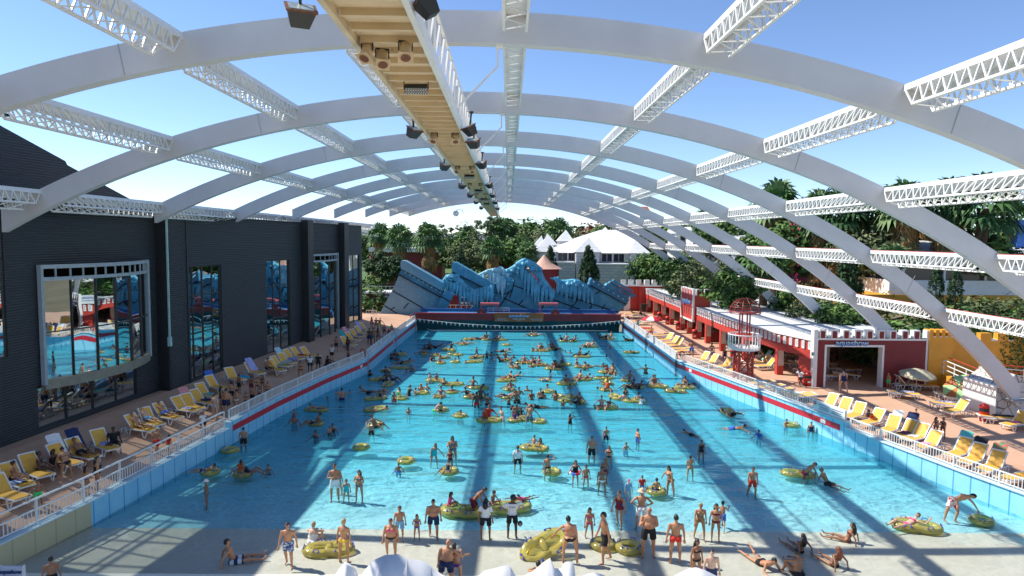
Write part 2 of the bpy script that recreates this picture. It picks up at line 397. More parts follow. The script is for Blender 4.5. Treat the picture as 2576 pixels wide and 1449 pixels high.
fence(WL, -1, 38.1, 58.0, .62, 1.38, "white bar railing above the dark red stripe of the shaded wall", gf)
fence(WL, -1, 59.0, 71.8, .62, 1.38, "white mesh panel railing by the crowd on the shaded terrace", gf, 'mesh')
fence(WL, -1, 72.6, 85.8, .62, 1.38, "white mesh panel railing on the shaded wall beside the wave wall", gf, 'mesh')
fence(WR, 1, 12, 38.6, .58, 1.05, "long white bar railing in front of the near yellow loungers", gf)
fence(WR, 1, 39.0, 58.2, .62, 1.38, "white bar railing below the red lifeguard tower", gf)
fence(WR, 1, 59.2, 71.0, .62, 1.38, "white mesh panel railing in front of the folded yellow loungers", gf, 'mesh')
fence(WR, 1, 71.8, 85.8, .62, 1.38, "white mesh panel railing on the sunny wall beside the wave wall", gf, 'mesh')
# steel roof: arches, trusses, catwalk
AX, AZ, AR = -1.5431/.9*SS, CH-36.9239/.9*SS, 43.258/.9*SS
AY = [(44.5+(k-3)*11.5818)*SS for k in range(0, 10)]
AD, AW = .88*SS/.9, .4
def arc(x, r): return AZ+math.sqrt(max(.01, r*r-(x-AX)**2))
ends = {1: (-24, 39), 2: (-22.7, 36), 3: (-21.45, 31.9)}
for k in range(1, 10):
 Y = AY[k]; x0 = ends.get(k, (xf(Y)-.2, 0))[0]; x1 = ends.get(k, (0, 31.6))[1]
 n = 72; r0, r1 = AR, AR-AD; V = []
 cx = [x0+(x1-x0)*i/n for i in range(n+1)]
 for x in cx: V += [(x, Y, arc(x, r0)), (x, Y+AW, arc(x, r0)), (x, Y+AW, arc(x, r1)), (x, Y, arc(x, r1))]
 F = [(i*4+j, i*4+(j+1) % 4, i*4+4+(j+1) % 4, i*4+4+j) for i in range(n) for j in range(4)] + [(0, 3, 2, 1), (4*n, 4*n+1, 4*n+2, 4*n+3)]
 words = ["", "nearest and largest white steel arch, crossing the top of the view", "second white steel arch from the front, over the pool beach", "third white steel arch, landing on the stone plinth",
   "fourth white steel arch, landing behind the red castle gate", "fifth white steel arch, its foot on the arcade roof", "sixth white steel arch from the front, foot on the arcade roof",
   "seventh white steel arch from the front, foot far back on the arcade roof", "eighth white steel arch, last but one towards the ruin", "farthest white steel arch framing the trees behind the ruin"][k]
 A = thing("roof_arch", words, "arch", (0, Y, CH), group="white steel arches over the pool")
 b = MB(); b.add(V, F); b.build("box_beam", arch_white, A)
 b = MB()
 for xs in (-11, 12.8, 24.5):
  if x0 < xs < x1: b.bar((xs, Y-.004, arc(xs, r1+.02)), (xs-(xs-AX)*-.018, Y-.004, arc(xs, r0-.02)), .02, .02)
 if b.v: b.build("splice_joint", grey, A)
 if 31 < x1 < 33:
  MB().box((x1+.1, Y+.2, arc(x1, r1)+.45), (1.2, .9, .12)).build("foot_plate", grey, A)
# angular rows of trusses
ROWS = [(-20.6, "far left"), (-15.2726+.45, ""), (-9.7894+.4, ""), (-4.55, ""), (.15, ""), (5.3367+.35, ""), (10.98+.35, ""), (16.357+.3, ""), (21.475+.25, ""), (26.125+.2, "")]
RN = ["lowest row over the dark building", "second row from the dark building", "third row from the dark building", "row just above the catwalk", "ridge row", "first row on the sunny side",
 "second row on the sunny side", "third row on the sunny side", "level row on the sunny side", "lowest row above the arcade"]
BAY = ["in front of the nearest arch", "behind the nearest arch", "behind the second arch", "behind the third arch", "behind the fourth arch", "behind the fifth arch", "behind the sixth arch", "behind the seventh arch", "in the farthest bay"]
redline = mat("truss_top_red", (.35, .05, .05), .6, .1)
def truss(row, k):
 xc = ROWS[row][0]/.9*SS; c_ = xc-AX; ph = math.asin(c_/(AR-.4)); nrm = Vector((math.sin(ph), 0, math.cos(ph))); tg = Vector((math.cos(ph), 0, -math.sin(ph)))
 if row >= 8: nrm2 = Vector((math.sin(ph*.45), 0, math.cos(ph*.45))); tg = Vector((nrm2.z, 0, -nrm2.x)); nrm = nrm2
 top = Vector((AX, 0, AZ)) + Vector((math.sin(ph), 0, math.cos(ph)))*(AR-.02)
 ya, yb = (AY[k]+AW, AY[k+1])
 D, W = .72, .62
 P = lambda y, s, dn: top + tg*(s*W/2) - nrm*dn + Vector((0, y, 0))
 A = thing("roof_truss", "white truss of the %s, %s" % (RN[row], BAY[k]), "truss", (top.x, (ya+yb)/2, top.z), group="white lattice trusses between the arches")
 b = MB();
 b.bar(P(ya, 0, .03), P(yb, 0, .03), W+.06, .05, nrm)
 for s in (-1, 1): b.bar(P(ya, s, .12), P(yb, s, .12), .05, .16, nrm)
 b.build("top_chord", white_steel, A)
 e = .75; b = MB()
 for s in (-1, 1): b.bar(P(ya+e, s, D), P(yb-e, s, D), .07, .07, nrm)
 near = k < 5; n = 18 if k < 4 else (14 if k < 6 else 9)
 L = yb-ya-2*e; t = .045 if k < 3 else .05
 for s in (-1, 1):
  b.bar(P(ya+.05, s, .12), P(ya+e, s, D), t, t, tg); b.bar(P(yb-.05, s, .12), P(yb-e, s, D), t, t, tg)
  for i in range(n+1):
   y = ya+e+L*i/n
   b.bar(P(y, s, .12), P(y, s, D), t, t, tg)
   if i < n:
    q = ya+e+L*(i+1)/n
    b.bar(P(y if i >= n/2 else q, s, D), P(q if i >= n/2 else y, s, .12), t, t, tg)
 for i in range(n//2):
  y = ya+e+L*i*2/n; b.bar(P(y, -1, D), P(y+L/n, 1, D), .03); b.bar(P(y+L/n, 1, D), P(y+2*L/n, -1, D), .03)
 b.build("lattice", white_steel, A)
 if row >= 8: MB().bar(P(ya, 0, -.02), P(yb, 0, -.02), W+.02, .04, nrm).build("red_strip", redline, A)
for row in range(10):
 for k in range(0, 9):
  if k == 0 and row in (3,): continue
  truss(row, k)
# catwalk under the arches
CWZ = 15.45
pL, pR = onZ((810, 0), CWZ), onZ((1020, 0), CWZ)
CX0, CX1 = pL.x, pR.x
CY0, CY1 = 5.0, AY[9]+1.2
C_ = thing("lighting_catwalk", "long cream lighting catwalk hanging under the white arches", "catwalk", ((CX0+CX1)/2, 50, CWZ))
b = MB(); b.bb((CX0, CY0, CWZ+.12), (CX1, CY1, CWZ+.18))
y = CY0
while y < CY1:
 b.bb((CX0+.1, y, CWZ+.0), (CX1-.1, y+.09, CWZ+.121)); y += .72
g = NG("catwalk_sheet"); ob = g.nd("NewGeometry").outputs['Position']; s_ = g.sep(ob)
rib = g.math('SINE', g.math('MULTIPLY', s_[1], 110)); n1 = g.noise(ob, 1.3, 5); st = g.noise(ob, 3, 4, .7, (1, 5, 1))
c = g.ramp(n1, [(.25, (.60, .45, .27)), (.5, (.70, .55, .36)), (.8, (.76, .63, .44))]); c = g.mix(g.math('MULTIPLY', g.math('GREATER_THAN', st, .66), .35), c, (.22, .10, .04, 1))
g.L(c, g.b.inputs['Base Color']); g.b.inputs['Roughness'].default_value = .6; g.L(g.bump(rib, .25, .01), g.b.inputs['Normal']); cat_m = g.m
b.build("floor_panel", cat_m, C_)
for x, o in ((CX0, -1), (CX1, 1)):
 MB().bb((x-.05, CY0, CWZ-.04), (x+.05, CY1, CWZ+.24)).build("edge_beam", mat("edge_paint", (.66, .55, .38), .55, .12, 1) if o < 0 else white_steel, C_)
 b = MB(); y = CY0; i = 0
 b.bar((x, CY0, CWZ+1.2), (x, CY1, CWZ+1.2), .055)
 while y < CY1-1.0:
  b.bar((x, y, CWZ+.2), (x, y, CWZ+1.2), .05); b.bar((x, y, CWZ+.2), (x, y+1.0, CWZ+1.2), .04); y += 1.0; i += 1
 b.build("railing", white_steel, C_)
cx_ = (CX0+CX1)/2
for k in range(1, 10):
 Y = AY[k]+.2
 b = MB(); z1 = arc(-.35, AR-AD); b.bar((-.35, Y, z1), (-.35, Y, z1-.62), .06); b.bar((-.35, Y, z1-.6), (CX1, Y, CWZ+.3), .055); b.box((-.3, Y, z1-.04), (.22, .2, .08))
 b.build("hanger", white_steel, C_)
b = MB(); b.tube([(CX0-.1, 7.1, CWZ+.1), (CX0+.25, 7.3, CWZ-.08), (CX0+.7, 7.4, CWZ-.03), (CX0+1.0, 7.35, CWZ+.1)], .012, 5); b.build("cable", blackm, C_)
lens_m = mat("lamp_glass", (.35, .42, .42), .1, .3, 8); rust = mat("lamp_rust", (.16, .06, .03), .7, .4, 6); led_m = mat("led_lens", (.55, .57, .58), .25, .05)
def flood(loc, rz, tilt, label, s=1.0):
 o = thing("flood_light", label, "lamp", loc, rz, "flood lights on the catwalk edge")
 Mx = Matrix.Rotation(tilt, 3, 'X'); T = lambda p: Mx @ Vector(p)*s
 b = MB(); V = [T(p) for p in ((-.2, 0, -.14), (.2, 0, -.14), (.2, 0, .14), (-.2, 0, .14), (-.13, .26, -.06), (.13, .26, -.06), (.13, .26, .12), (-.13, .26, .12))]
 b.add(V, [(0, 1, 2, 3), (4, 7, 6, 5), (0, 4, 5, 1), (1, 5, 6, 2), (2, 6, 7, 3), (3, 7, 4, 0)])
 def loc_(bm, n, m):
  me = bm.build(n, m, None); me.parent = o; return me
 loc_(b, "housing", blackm)
 b = MB(); b.box(T((0, -.012, 0)), [x*s for x in (.44, .03, .32)], Mx=Mx); loc_(b, "front_frame", rust)
 b = MB(); b.box(T((0, -.03, 0)), [x*s for x in (.35, .012, .24)], Mx=Mx); loc_(b, "glass", lens_m)
 b = MB(); b.bar((0, .05*s, 0), (0, .1*s, .42*s), .04*s); b.box((0, .1*s, .42*s), (.1*s, .1*s, .05*s)); loc_(b, "bracket", blackm)
 return o
def can(loc, rz, label):
 o = thing("can_light", label, "lamp", loc, rz, "cream can lights under the catwalk")
 d = Vector((0, -.5, -.85)).normalized(); c0 = Vector((0, .05, -.14)); rot = d.to_track_quat('Z', 'Y').to_matrix()
 def pt(bm, n, m, sm=False): q = bm.build(n, m, None, sm); q.parent = o
 b = MB(); b.tube([c0-d*.16, c0-d*.13, c0+d*.17], [.07, .105, .105], 14); pt(b, "barrel", tan_, True)
 b = MB(); b.tube([c0+d*.172, c0+d*.178], .088, 14); pt(b, "lens", rust)
 b = MB(); b.box(c0+d*.165, (.27, .27, .006), Mx=rot); pt(b, "filter_frame", tan_)
 b = MB(); b.bar((-.12, .05, -.14), (-.12, .05, .02), .02); b.bar((.12, .05, -.14), (.12, .05, .02), .02); b.bar((-.12, .05, .02), (.12, .05, .02), .03); pt(b, "yoke", blackm)
 return o
def ledbar(loc, label):
 o = thing("led_panel_light", label, "lamp", loc, 0, "black led panels under the catwalk")
 def pt(bm, n, m): q = bm.build(n, m, None); q.parent = o
 Mx = Matrix.Rotation(R(35), 3, 'X')
 b = MB(); b.box((0, 0, -.14), (.5, .2, .16), Mx=Mx); pt(b, "body", blackm)
 b = MB()
 for i in range(9):
  for j in range(4): q = Mx @ Vector((-.22+.055*i+.02*(j % 2), -.108, -.06+.036*j)); b.box((q.x, q.y, q.z-.14), (.036, .012, .02), Mx=Mx)
 pt(b, "led_grid", led_m)
 b = MB(); q = Mx @ Vector((0, -.02, -.086)); b.box((q.x, q.y, q.z-.14), (.36, .1, .012), Mx=Mx); pt(b, "window", lens_m)
 b = MB(); b.bar((-.27, 0, -.14), (-.27, 0, .06), .02); b.bar((.27, 0, -.14), (.27, 0, .06), .02); b.bar((-.27, 0, .05), (.27, 0, .05), .02); pt(b, "bracket", blackm)
 return o
def cwY(py, x=915):  # where a catwalk underside pixel row lies
 return onZ((1265-(1265-x)*(597-py)/597, py), CWZ).y
flood((onZ((757, 22), CWZ-.2).x, onZ((757, 22), CWZ-.2).y, CWZ-.2), R(25), R(-55), "big flood light with rusty frame at the near edge of the catwalk", 1.0)
flood((CX1+.2, cwY(25), CWZ+.15), R(-70), R(-60), "rust streaked flood light on the railing side nearest the camera", 1.0)
c1 = can((CX0+.18, cwY(108), CWZ), R(-25), "cream can light at the near catwalk edge, left of its pair"); dup(c1, (CX0+.42, cwY(122), CWZ-.02), R(20), "cream can light tucked beside the near edge can")
dup(c1, (CX1-.32, cwY(105), CWZ), R(12), "cream can light with square filter frame near the railing")
l1 = ledbar((cx_+.05, cwY(208), CWZ), "nearest black led panel light with white lens grid")
ORD = ["", "second", "third", "fourth", "fifth", "sixth", "seventh", "eighth"]
for i, py in enumerate((335, 418, 462, 486, 500)):
 dup(c1, (CX0+.25, cwY(py), CWZ), R(-20), "cream can light on the far pool side edge, %s pair along" % ORD[i+1])
 dup(c1, (CX1-.25, cwY(py), CWZ), R(15), "cream can light on the railing edge, %s pair along" % ORD[i+1])
for i, py in enumerate((438, 476, 498, 510)):
 dup(l1, (cx_, cwY(py), CWZ), 0, "black led panel light, %s one along the catwalk" % ORD[i+1])
f0 = flood((CX0-.22, cwY(322), CWZ-.05), R(50), R(-60), "round backed black flood light hanging beside the third arch", 1.1)
for i, py in enumerate((412, 463, 487, 505, 520)):
 dup(f0, (CX0-.22, cwY(py), CWZ-.05), R(40), "black flood light on the dark building side, %s from the front" % ORD[i+2 if i+2 < 8 else 7])
for i, py in enumerate((318, 352, 408, 462, 488, 506, 522)):
 dup(f0, (CX1+.25, cwY(py, 1020), CWZ-.02), R(-60+(i*37) % 50), "black flood light on the railing side, %s from the front" % ORD[i+1])
q = onY((1147, 537), AY[8]); b = MB(); b.sph(q, .42, 14, 9); dm_ = thing("camera_dome", "white dome camera hanging left of the far catwalk end", "camera", q)
b.build("dome", white, dm_, True); b = MB(); b.tube([q+Vector((0, 0, .35)), q+Vector((.3, 0, .6)), q+Vector((.9, 0, .45)), q+Vector((1.0, 0, 0))], .05, 6); b.build("arm", white_steel, dm_)
# dark building beside the pool
g = NG("dark_cladding"); ob = g.nd("NewGeometry").outputs['Position']; s_ = g.sep(ob)
wv = g.math('SINE', g.math('MULTIPLY', s_[2], 48)); n1 = g.noise(ob, .4, 4)
c = g.mix(g.math('MULTIPLY_ADD', wv, .5, .5), (.016, .020, .024, 1), (.030, .037, .044, 1)); c = g.mix(g.math('MULTIPLY', n1, .35), c, (.03, .03, .035, 1))
g.L(c, g.b.inputs['Base Color']); g.b.inputs['Roughness'].default_value = .55; g.L(g.bump(wv, .5, .03), g.b.inputs['Normal']); clad = g.m
clad_p = mat("dark_trim", (.018, .02, .024), .5, .15, 2)
g = NG("window_glass"); g.n.nodes.remove(g.b)
gl = g.nd("BsdfGlossy"); gl.inputs['Roughness'].default_value = .012; gl.inputs[0].default_value = (.8, .92, .95, 1)
tr = g.nd("BsdfTransparent"); tr.inputs[0].default_value = (.72, .8, .78, 1); mx = g.nd("MixShader"); mx.inputs[0].default_value = .6
nrm_ = g.bump(g.noise(g.nd("NewGeometry").outputs['Position'], .35, 1), .06, .4); g.L(nrm_, gl.inputs['Normal'])
g.L(tr.outputs[0], mx.inputs[1]); g.L(gl.outputs[0], mx.inputs[2]); g.L(mx.outputs[0], g.out.inputs[0]); glass_m = g.m
frame_dark = mat("window_frame_dark", (.02, .022, .025), .4, .1); frame_lt = mat("bay_frame", (.30, .36, .40), .45, .1); sill_m = mat("bay_sill", (.20, .20, .16), .6, .15)
FD = (FB-FA).normalized(); FN = Vector((FD.y, -FD.x))
def FP(s, o, z): return Vector((FA.x+FD.x*s+FN.x*o, FA.y+FD.y*s+FN.y*o, z))
fp = lambda px, py: onP((px, py), FA, FB)
BLD = thing("dark_building", "long dark corrugated building with tall mirror windows beside the pool", "building", (FP(25, 0, 0).x, FP(25, 0, 0).y, ZF))
s388, s418 = fp(388, 600)[0], fp(418, 700)[0]; zt = fp(600, 551)[1]; sEnd = fp(909, 700)[0]
def wall_grid(o, s0, s1, top, holes, name, m, th=.28):
 ss = sorted(set([s0, s1]+[h[0] for h in holes]+[h[1] for h in holes]+[t[0] for t in top if s0 < t[0] < s1]))
 b = MB(); tz = lambda s: lerp(s, top)
 for a, c in zip(ss, ss[1:]):
  mid = (a+c)/2; hs = sorted([(h[2], h[3]) for h in holes if h[0] < mid < h[1]]); z = 0.2; spans = []
  for h0, h1 in hs: spans.append((z, h0)); z = h1
  for z0, z1 in spans: b.add([FP(a, o, z0), FP(c, o, z0), FP(c, o, z1), FP(a, o, z1)], [(0, 1, 2, 3)]); b.add([FP(a, o-th, z0), FP(c, o-th, z0), FP(c, o-th, z1), FP(a, o-th, z1)], [(3, 2, 1, 0)])
  e = 1e-4
  for oo, fl in ((o, 0), (o-th, 1)):
   b.add([FP(a, oo, z), FP(c, oo, z), FP(c, oo, tz(c-e)), FP(a, oo, tz(a+e))], [(0, 1, 2, 3)[::-1] if fl else (0, 1, 2, 3)])
  b.add([FP(a, o, tz(a+e)), FP(c, o, tz(c-e)), FP(c, o-th, tz(c-e)), FP(a, o-th, tz(a+e))], [(0, 1, 2, 3)])
 for h in holes:
  z0, z1 = h[2], h[3]
  b.add([FP(h[0], o, z0), FP(h[0], o-th, z0), FP(h[0], o-th, z1), FP(h[0], o, z1), FP(h[1], o, z0), FP(h[1], o-th, z0), FP(h[1], o-th, z1), FP(h[1], o, z1)], [(0, 1, 2, 3), (4, 7, 6, 5), (0, 4, 5, 1), (3, 2, 6, 7)])
 return b.build(name, m, BLD)
o1 = -.7
bay = (fp(126, 672)[0], fp(390, 658)[0], (fp(132, 955)[1]+fp(396, 890)[1])/2, (fp(118, 672)[1]+fp(388, 658)[1])/2)
dwin = (fp(126, 960)[0], fp(372, 985)[0], fp(130, 1075)[1]-.1, bay[2]-.25)
gl1, gl2 = (-15.5, -8.2, 8.5, 15.5), (-6.6, -1.4, 6.2, 13.2)
top1 = [(-22, 21), (fp(0, 295)[0], fp(0, 295)[1]), (fp(196, 405)[0], fp(196, 405)[1]), (fp(201, 415)[0], fp(201, 415)[1]), (fp(372, 510)[0], fp(372, 510)[1]), (fp(374, 510)[0], zt), (60, zt)]
wall_grid(o1, -22, s418, top1, [bay, dwin, gl1, gl2], "near_wall", clad)
wins = [(fp(475, 668)[0], fp(556, 668)[0], fp(520, 940)[1], fp(520, 668)[1], (.12, .42, .72), (.4, .74)),
  (fp(669, 655)[0], fp(728, 655)[0], fp(700, 880)[1], fp(700, 655)[1], (.3, .62), (.36, .72)),
  (fp(864, 642)[0], fp(904, 642)[0], fp(880, 838)[1], fp(880, 642)[1], (.35, .65), (.5,))]
b2 = (fp(772, 640)[0], fp(846, 640)[0], fp(810, 848)[1], fp(810, 640)[1])
wall_grid(0, s418, sEnd, [(s418, zt), (sEnd, zt)], [w_[:4] for w_ in wins]+[b2], "front_wall", clad)
b = MB()
for s_a, o_a, o_b in ((s418, o1-.3, 0),): b.slab([FP(s_a, o_a, .2), FP(s_a, o_b, .2), FP(s_a, o_b, zt), FP(s_a, o_a, zt)], None, None, tuple(FP(.25, 0, 0)-FP(0, 0, 0)))
for pa, pb in ((757, 771), (851, 862)):
 a, c = fp(pa, 600)[0], fp(pb, 600)[0]; b.prism([FP(a, .7, 0)[:2], FP(a, 0, 0)[:2], FP(c, 0, 0)[:2], FP(c, .7, 0)[:2]], .3, zt+.25)
a = fp(467, 600)[0]; b.prism([FP(a, .05, 0)[:2], FP(a, 0, 0)[:2], FP(a+.12, 0, 0)[:2], FP(a+.12, .05, 0)[:2]], .3, zt-.1)
b.build("pilasters", clad_p, BLD)
b = MB(); b.slab([FP(sEnd, 0, .2), FP(sEnd, 0, zt), FP(sEnd, -16, zt), FP(sEnd, -16, .2)], None, None, tuple(FP(.25, 0, 0)-FP(0, 0, 0))); b.build("end_wall", clad, BLD)
b = MB(); b.bar(FP(s418+.1, .06, zt-.2), FP(s418+.1, .06, 5.5), .1); b.bar(FP(s418+.1, .06, 5.5), FP(s418+.1, .06, 4.9), .2); b.build("downpipe", mat("downpipe_teal", (.35, .55, .56), .4, .1), BLD)
b = MB(); b.bar(FP(s418, -.1, zt+.03), FP(sEnd, -.1, zt+.03), .42, .06); b.build("roof_edge", clad_p, BLD)
def roof(z0s, s0, s1, holes):
 b = MB(); oo = sorted(set([-.3, -16]+[h[2] for h in holes]+[h[3] for h in holes]), reverse=True); ss = sorted(set([s0, s1]+[h[0] for h in holes]+[h[1] for h in holes]))
 for a, c in zip(ss, ss[1:]):
  for p, q in zip(oo, oo[1:]):
   if any(h[0] < (a+c)/2 < h[1] and h[3] < (p+q)/2 < h[2] for h in holes): continue
   b.add([FP(a, p, z0s), FP(c, p, z0s), FP(c, q, z0s), FP(a, q, z0s)], [(0, 1, 2, 3)])
 return b
sk = (-.2, s418+1.5, -2.6, -8.4)
b = roof(zt-.15, -.4, sEnd, [sk]); b.build("roof", clad_p, BLD)
b = MB()
for i in range(7): s = sk[0]+(sk[1]-sk[0])*i/6; b.bar(FP(s, sk[2], zt-.1), FP(s, sk[3], zt-.1), .12)
for i in range(6): o = sk[2]+(sk[3]-sk[2])*i/5; b.bar(FP(sk[0], o, zt-.1), FP(sk[1], o, zt-.1), .12)
for i in range(9): s = -17+16.4*i/8; b.bar(FP(s, -.8, 17.6), FP(s, -14, 17.6), .13)
for i in range(8): o = -.9-1.8*i; b.bar(FP(-17, o, 17.6), FP(-.6, o, 17.6), .13)
b.build("skylight_bars", frame_dark, BLD)
b = MB(); b.slab([FP(-22, -16, .2), FP(sEnd, -16, .2), FP(sEnd, -16, zt+1), FP(-22, -16, 17)], None, None, (-.3, 0, 0)); b.build("back_wall", wood, BLD)
b = MB(); b.add([FP(-22, -.9, ZF+.02), FP(sEnd, -.3, ZF+.02), FP(sEnd, -16, ZF+.02), FP(-22, -16, ZF+.02)], [(0, 1, 2, 3)]); b.add([FP(s418, -.3, 6.6), FP(sEnd, -.3, 6.6), FP(sEnd, -16, 6.6), FP(s418, -16, 6.6)], [(0, 1, 2, 3)]); b.build("floor", wood, BLD)
def window(s0, s1, z0, z1, o, vs_, hs_, tint=glass_m, name="window"):
 ed = [0]+list(vs_)+[1]; f = MB()
 for t in ed: s = s0+(s1-s0)*t; f.bar(FP(s, o, z0), FP(s, o, z1), .09, .09, FD.to_3d())
 for t in [0]+list(hs_)+[1]: z = z0+(z1-z0)*t; f.bar(FP(s0, o, z), FP(s1, o, z), .08, .08)
 W_ = f.build(name, frame_dark, BLD)
 for i, (a, c) in enumerate(zip(ed, ed[1:])):
  a = s0+(s1-s0)*a; c = s0+(s1-s0)*c; q = rnd.uniform(-.012, .012)
  m = MB(); m.add([FP(a, o-q, z0), FP(c, o+q, z0), FP(c, o+q*2, z1), FP(a, o, z1)], [(0, 1, 2, 3)])
  m.build("pane", tint, W_)
for s0, s1, z0, z1, v_, h_ in wins: window(s0, s1, z0, z1, -.12, v_, h_)
window(*dwin, o1-.12, (.26, .52, .77), ());
window(*gl1, o1-.1, (.2, .4, .6, .8), (.33, .66)); window(*gl2, o1-.1, (.33, .66), (.33, .66))
def baywin(s0, s1, z0, z1, ob, sag, n, name):
 pts = [];
 for i in range(n+1): t = i/n; pts.append((s0+(s1-s0)*t, ob+sag*math.sin(math.pi*(.12+.76*t))-sag*math.sin(math.pi*.12)+.15))
 f = MB()
 zr = z1-.62
 for (a, oa), (c, oc) in zip(pts, pts[1:]):
  f.bar(FP(a, oa, z1), FP(c, oc, z1), .16, .2); f.bar(FP(a, oa, zr), FP(c, oc, zr), .16, .18)
  for t in (0, .5): f.bar(FP(a+(c-a)*t, oa+(oc-oa)*t, zr), FP(a+(c-a)*t, oa+(oc-oa)*t, z1), .07)
 for e in (0, n): f.bar(FP(*pts[e], z0-.25), FP(*pts[e], z1+.1), .2, .2)
 for e in (0, n): f.slab([FP(pts[e][0], pts[e][1], z0), FP(pts[e][0], ob, z0), FP(pts[e][0], ob, z1), FP(pts[e][0], pts[e][1], z1)], None, None, tuple(FP(.05, 0, 0)-FP(0, 0, 0)))
 W_ = f.build(name, frame_lt, BLD)
 f = MB()
 for (a, oa) in pts[1:-1]: f.bar(FP(a, oa-.02, z0), FP(a, oa-.02, zr), .09)
 zm = z0+(zr-z0)*.47
 for (a, oa), (c, oc) in zip(pts, pts[1:]): f.bar(FP(a, oa-.02, zm), FP(c, oc-.02, zm), .06)
 f.build("mullions", frame_dark, W_)
 f = MB()
 for (a, oa), (c, oc) in zip(pts, pts[1:]):
  f.slab([FP(a, oa+.06, z0-.5), FP(c, oc+.06, z0-.5), FP(c, oc+.06, z0), FP(a, oa+.06, z0)], None, None, tuple(FP(0, -.1, 0)-FP(0, 0, 0)))
  f.add([FP(a, ob-.1, z0-.45), FP(c, ob-.1, z0-.45), FP(c, oc, z0-.45), FP(a, oa, z0-.45)], [(0, 1, 2, 3)])
  f.add([FP(a, ob-.1, z1), FP(c, ob-.1, z1), FP(c, oc, z1), FP(a, oa, z1)], [(0, 1, 2, 3)])
 f.build("sill", sill_m, W_)
 for (a, oa), (c, oc) in zip(pts, pts[1:]):
  q = rnd.uniform(-.02, .02)
  m = MB(); m.add([FP(a, oa-.05, z0), FP(c, oc-.05, z0), FP(c, oc-.05+q, zr), FP(a, oa-.05+q, zr)], [(0, 1, 2, 3)]); m.build("pane", glass_m, W_)
baywin(bay[0], bay[1], bay[2], bay[3], o1, 1.5, 6, "bay_window")
baywin(b2[0], b2[1], b2[2], b2[3], 0, .9, 4, "bay_window")
# lettering
def text(s, h, ext, loc, rot, m, name, parent, sx=1., bold=0.):
 cu = bpy.data.curves.new(name, 'FONT'); cu.body = s; cu.size = h; cu.extrude = ext; cu.align_x = 'CENTER'; cu.align_y = 'CENTER'; cu.offset = bold; cu.resolution_u = 3
 o = bpy.data.objects.new(name, cu); col.objects.link(o)
 bpy.context.view_layer.update()
 me = bpy.data.meshes.new_from_object(o.evaluated_get(bpy.context.evaluated_depsgraph_get())); bpy.data.objects.remove(o)
 me.materials.clear(); me.materials.append(m)
 r = bpy.data.objects.new(name, me); col.objects.link(r); r.parent = parent
 pl = Vector(parent.location) if parent else Vector((0, 0, 0))
 r.location = Vector(loc)-pl; r.rotation_euler = rot; r.scale = (sx, 1, 1)
 return r
g = NG("logo_blue"); gz = g.sep(g.obj())[1]
g.L(g.ramp(g.math('ADD', g.math('MULTIPLY', gz, 1.6), .55), [(.3, (.05, .22, .58)), (.5, (.36, .62, .88)), (.8, (.62, .82, .95))]), g.b.inputs['Base Color']); g.b.inputs['Roughness'].default_value = .4; logo_b = g.m
logo_d = mat("logo_navy", (.02, .05, .16), .5, .05); white_s = mat("sign_white", (.8, .8, .78), .5, .03); lblue_s = mat("sign_pale_blue", (.45, .66, .80), .5, .03)
def logo(h, loc, rot, parent, ny, sx=1.0):
 d = Vector(ny)
 text("aquashow", h, .03, Vector(loc)-d*.02, rot, logo_d, "lettering_outline", parent, sx*1.0, h*.03)
 return text("aquashow", h, .03, Vector(loc)+d*.03, rot, logo_b, "lettering", parent, sx, h*.012)
# castle gate and arcade
GY = 50.3
gx0, gx1 = onY(t8(1440, 700), GY).x, onY(tF(1835, 1200), GY).x
ox0, ox1 = onY(t8(1560, 800), GY).x+.12, onY(t10(130, 600), GY).x-.05
oz, mz, cz = onY(t8(1900, 495), GY).z, onY(t8(1500, 200), GY).z, onY(t8(1650, 345), GY).z
GT = thing("castle_gate", "red castle gate wall with white battlements and dark opening on the sunny deck", "gate", ((gx0+gx1)/2, GY, DZ))
b = MB(); b.bb((gx0, GY, DZ), (ox0-.14, GY+.5, oz)); b.bb((ox1+.14, GY, DZ), (gx1, GY+.5, oz)); b.bb((gx0, GY, oz+.16), (gx1, GY+.5, cz)); b.bb((gx0, GY, oz), (ox0-.14, GY+.5, oz+.16)); b.bb((ox1+.14, GY, oz), (gx1, GY+.5, oz+.16))
b.build("wall", dred, GT)
b = MB(); b.bb((ox0-.14, GY-.05, DZ), (ox0, GY+.55, oz)); b.bb((ox1, GY-.05, DZ), (ox1+.14, GY+.55, oz)); b.bb((ox0-.14, GY-.05, oz), (ox1+.14, GY+.55, oz+.16)); b.build("opening_frame", white, GT)
b = MB(); b.bb((gx0-.32, GY-.03, DZ), (gx0, GY+.5, mz)); b.bb((gx1, GY-.03, DZ), (gx1+.16, GY+.5, mz)); b.build("corner_post", white, GT)
n = 9; pit = (gx1-gx0-.2)/n
for i in range(n):
 x = gx0+.1+pit*i; wd = pit*.57
 MB().bb((x, GY-.02, cz), (x+wd, GY+.47, mz)).build("merlon", white, GT)
b = MB()
for i in range(n): x = gx0+.1+pit*i; b.bb((x+.09, GY-.035, cz+.002), (x+pit*.57-.09, GY-.0, mz-.1))
b.build("merlon_faces", dred, GT); MB().bb((gx0, GY-.025, cz-.14), (gx1, GY+.48, cz)).build("battlement_ledge", white, GT)
lg = onY(t8(2030, 415), GY); logo(.62, (lg.x, GY-.06, (oz+.16+cz-.14)/2-.04), (R(90), 0, 0), GT, (0, -1, 0), 1.0)
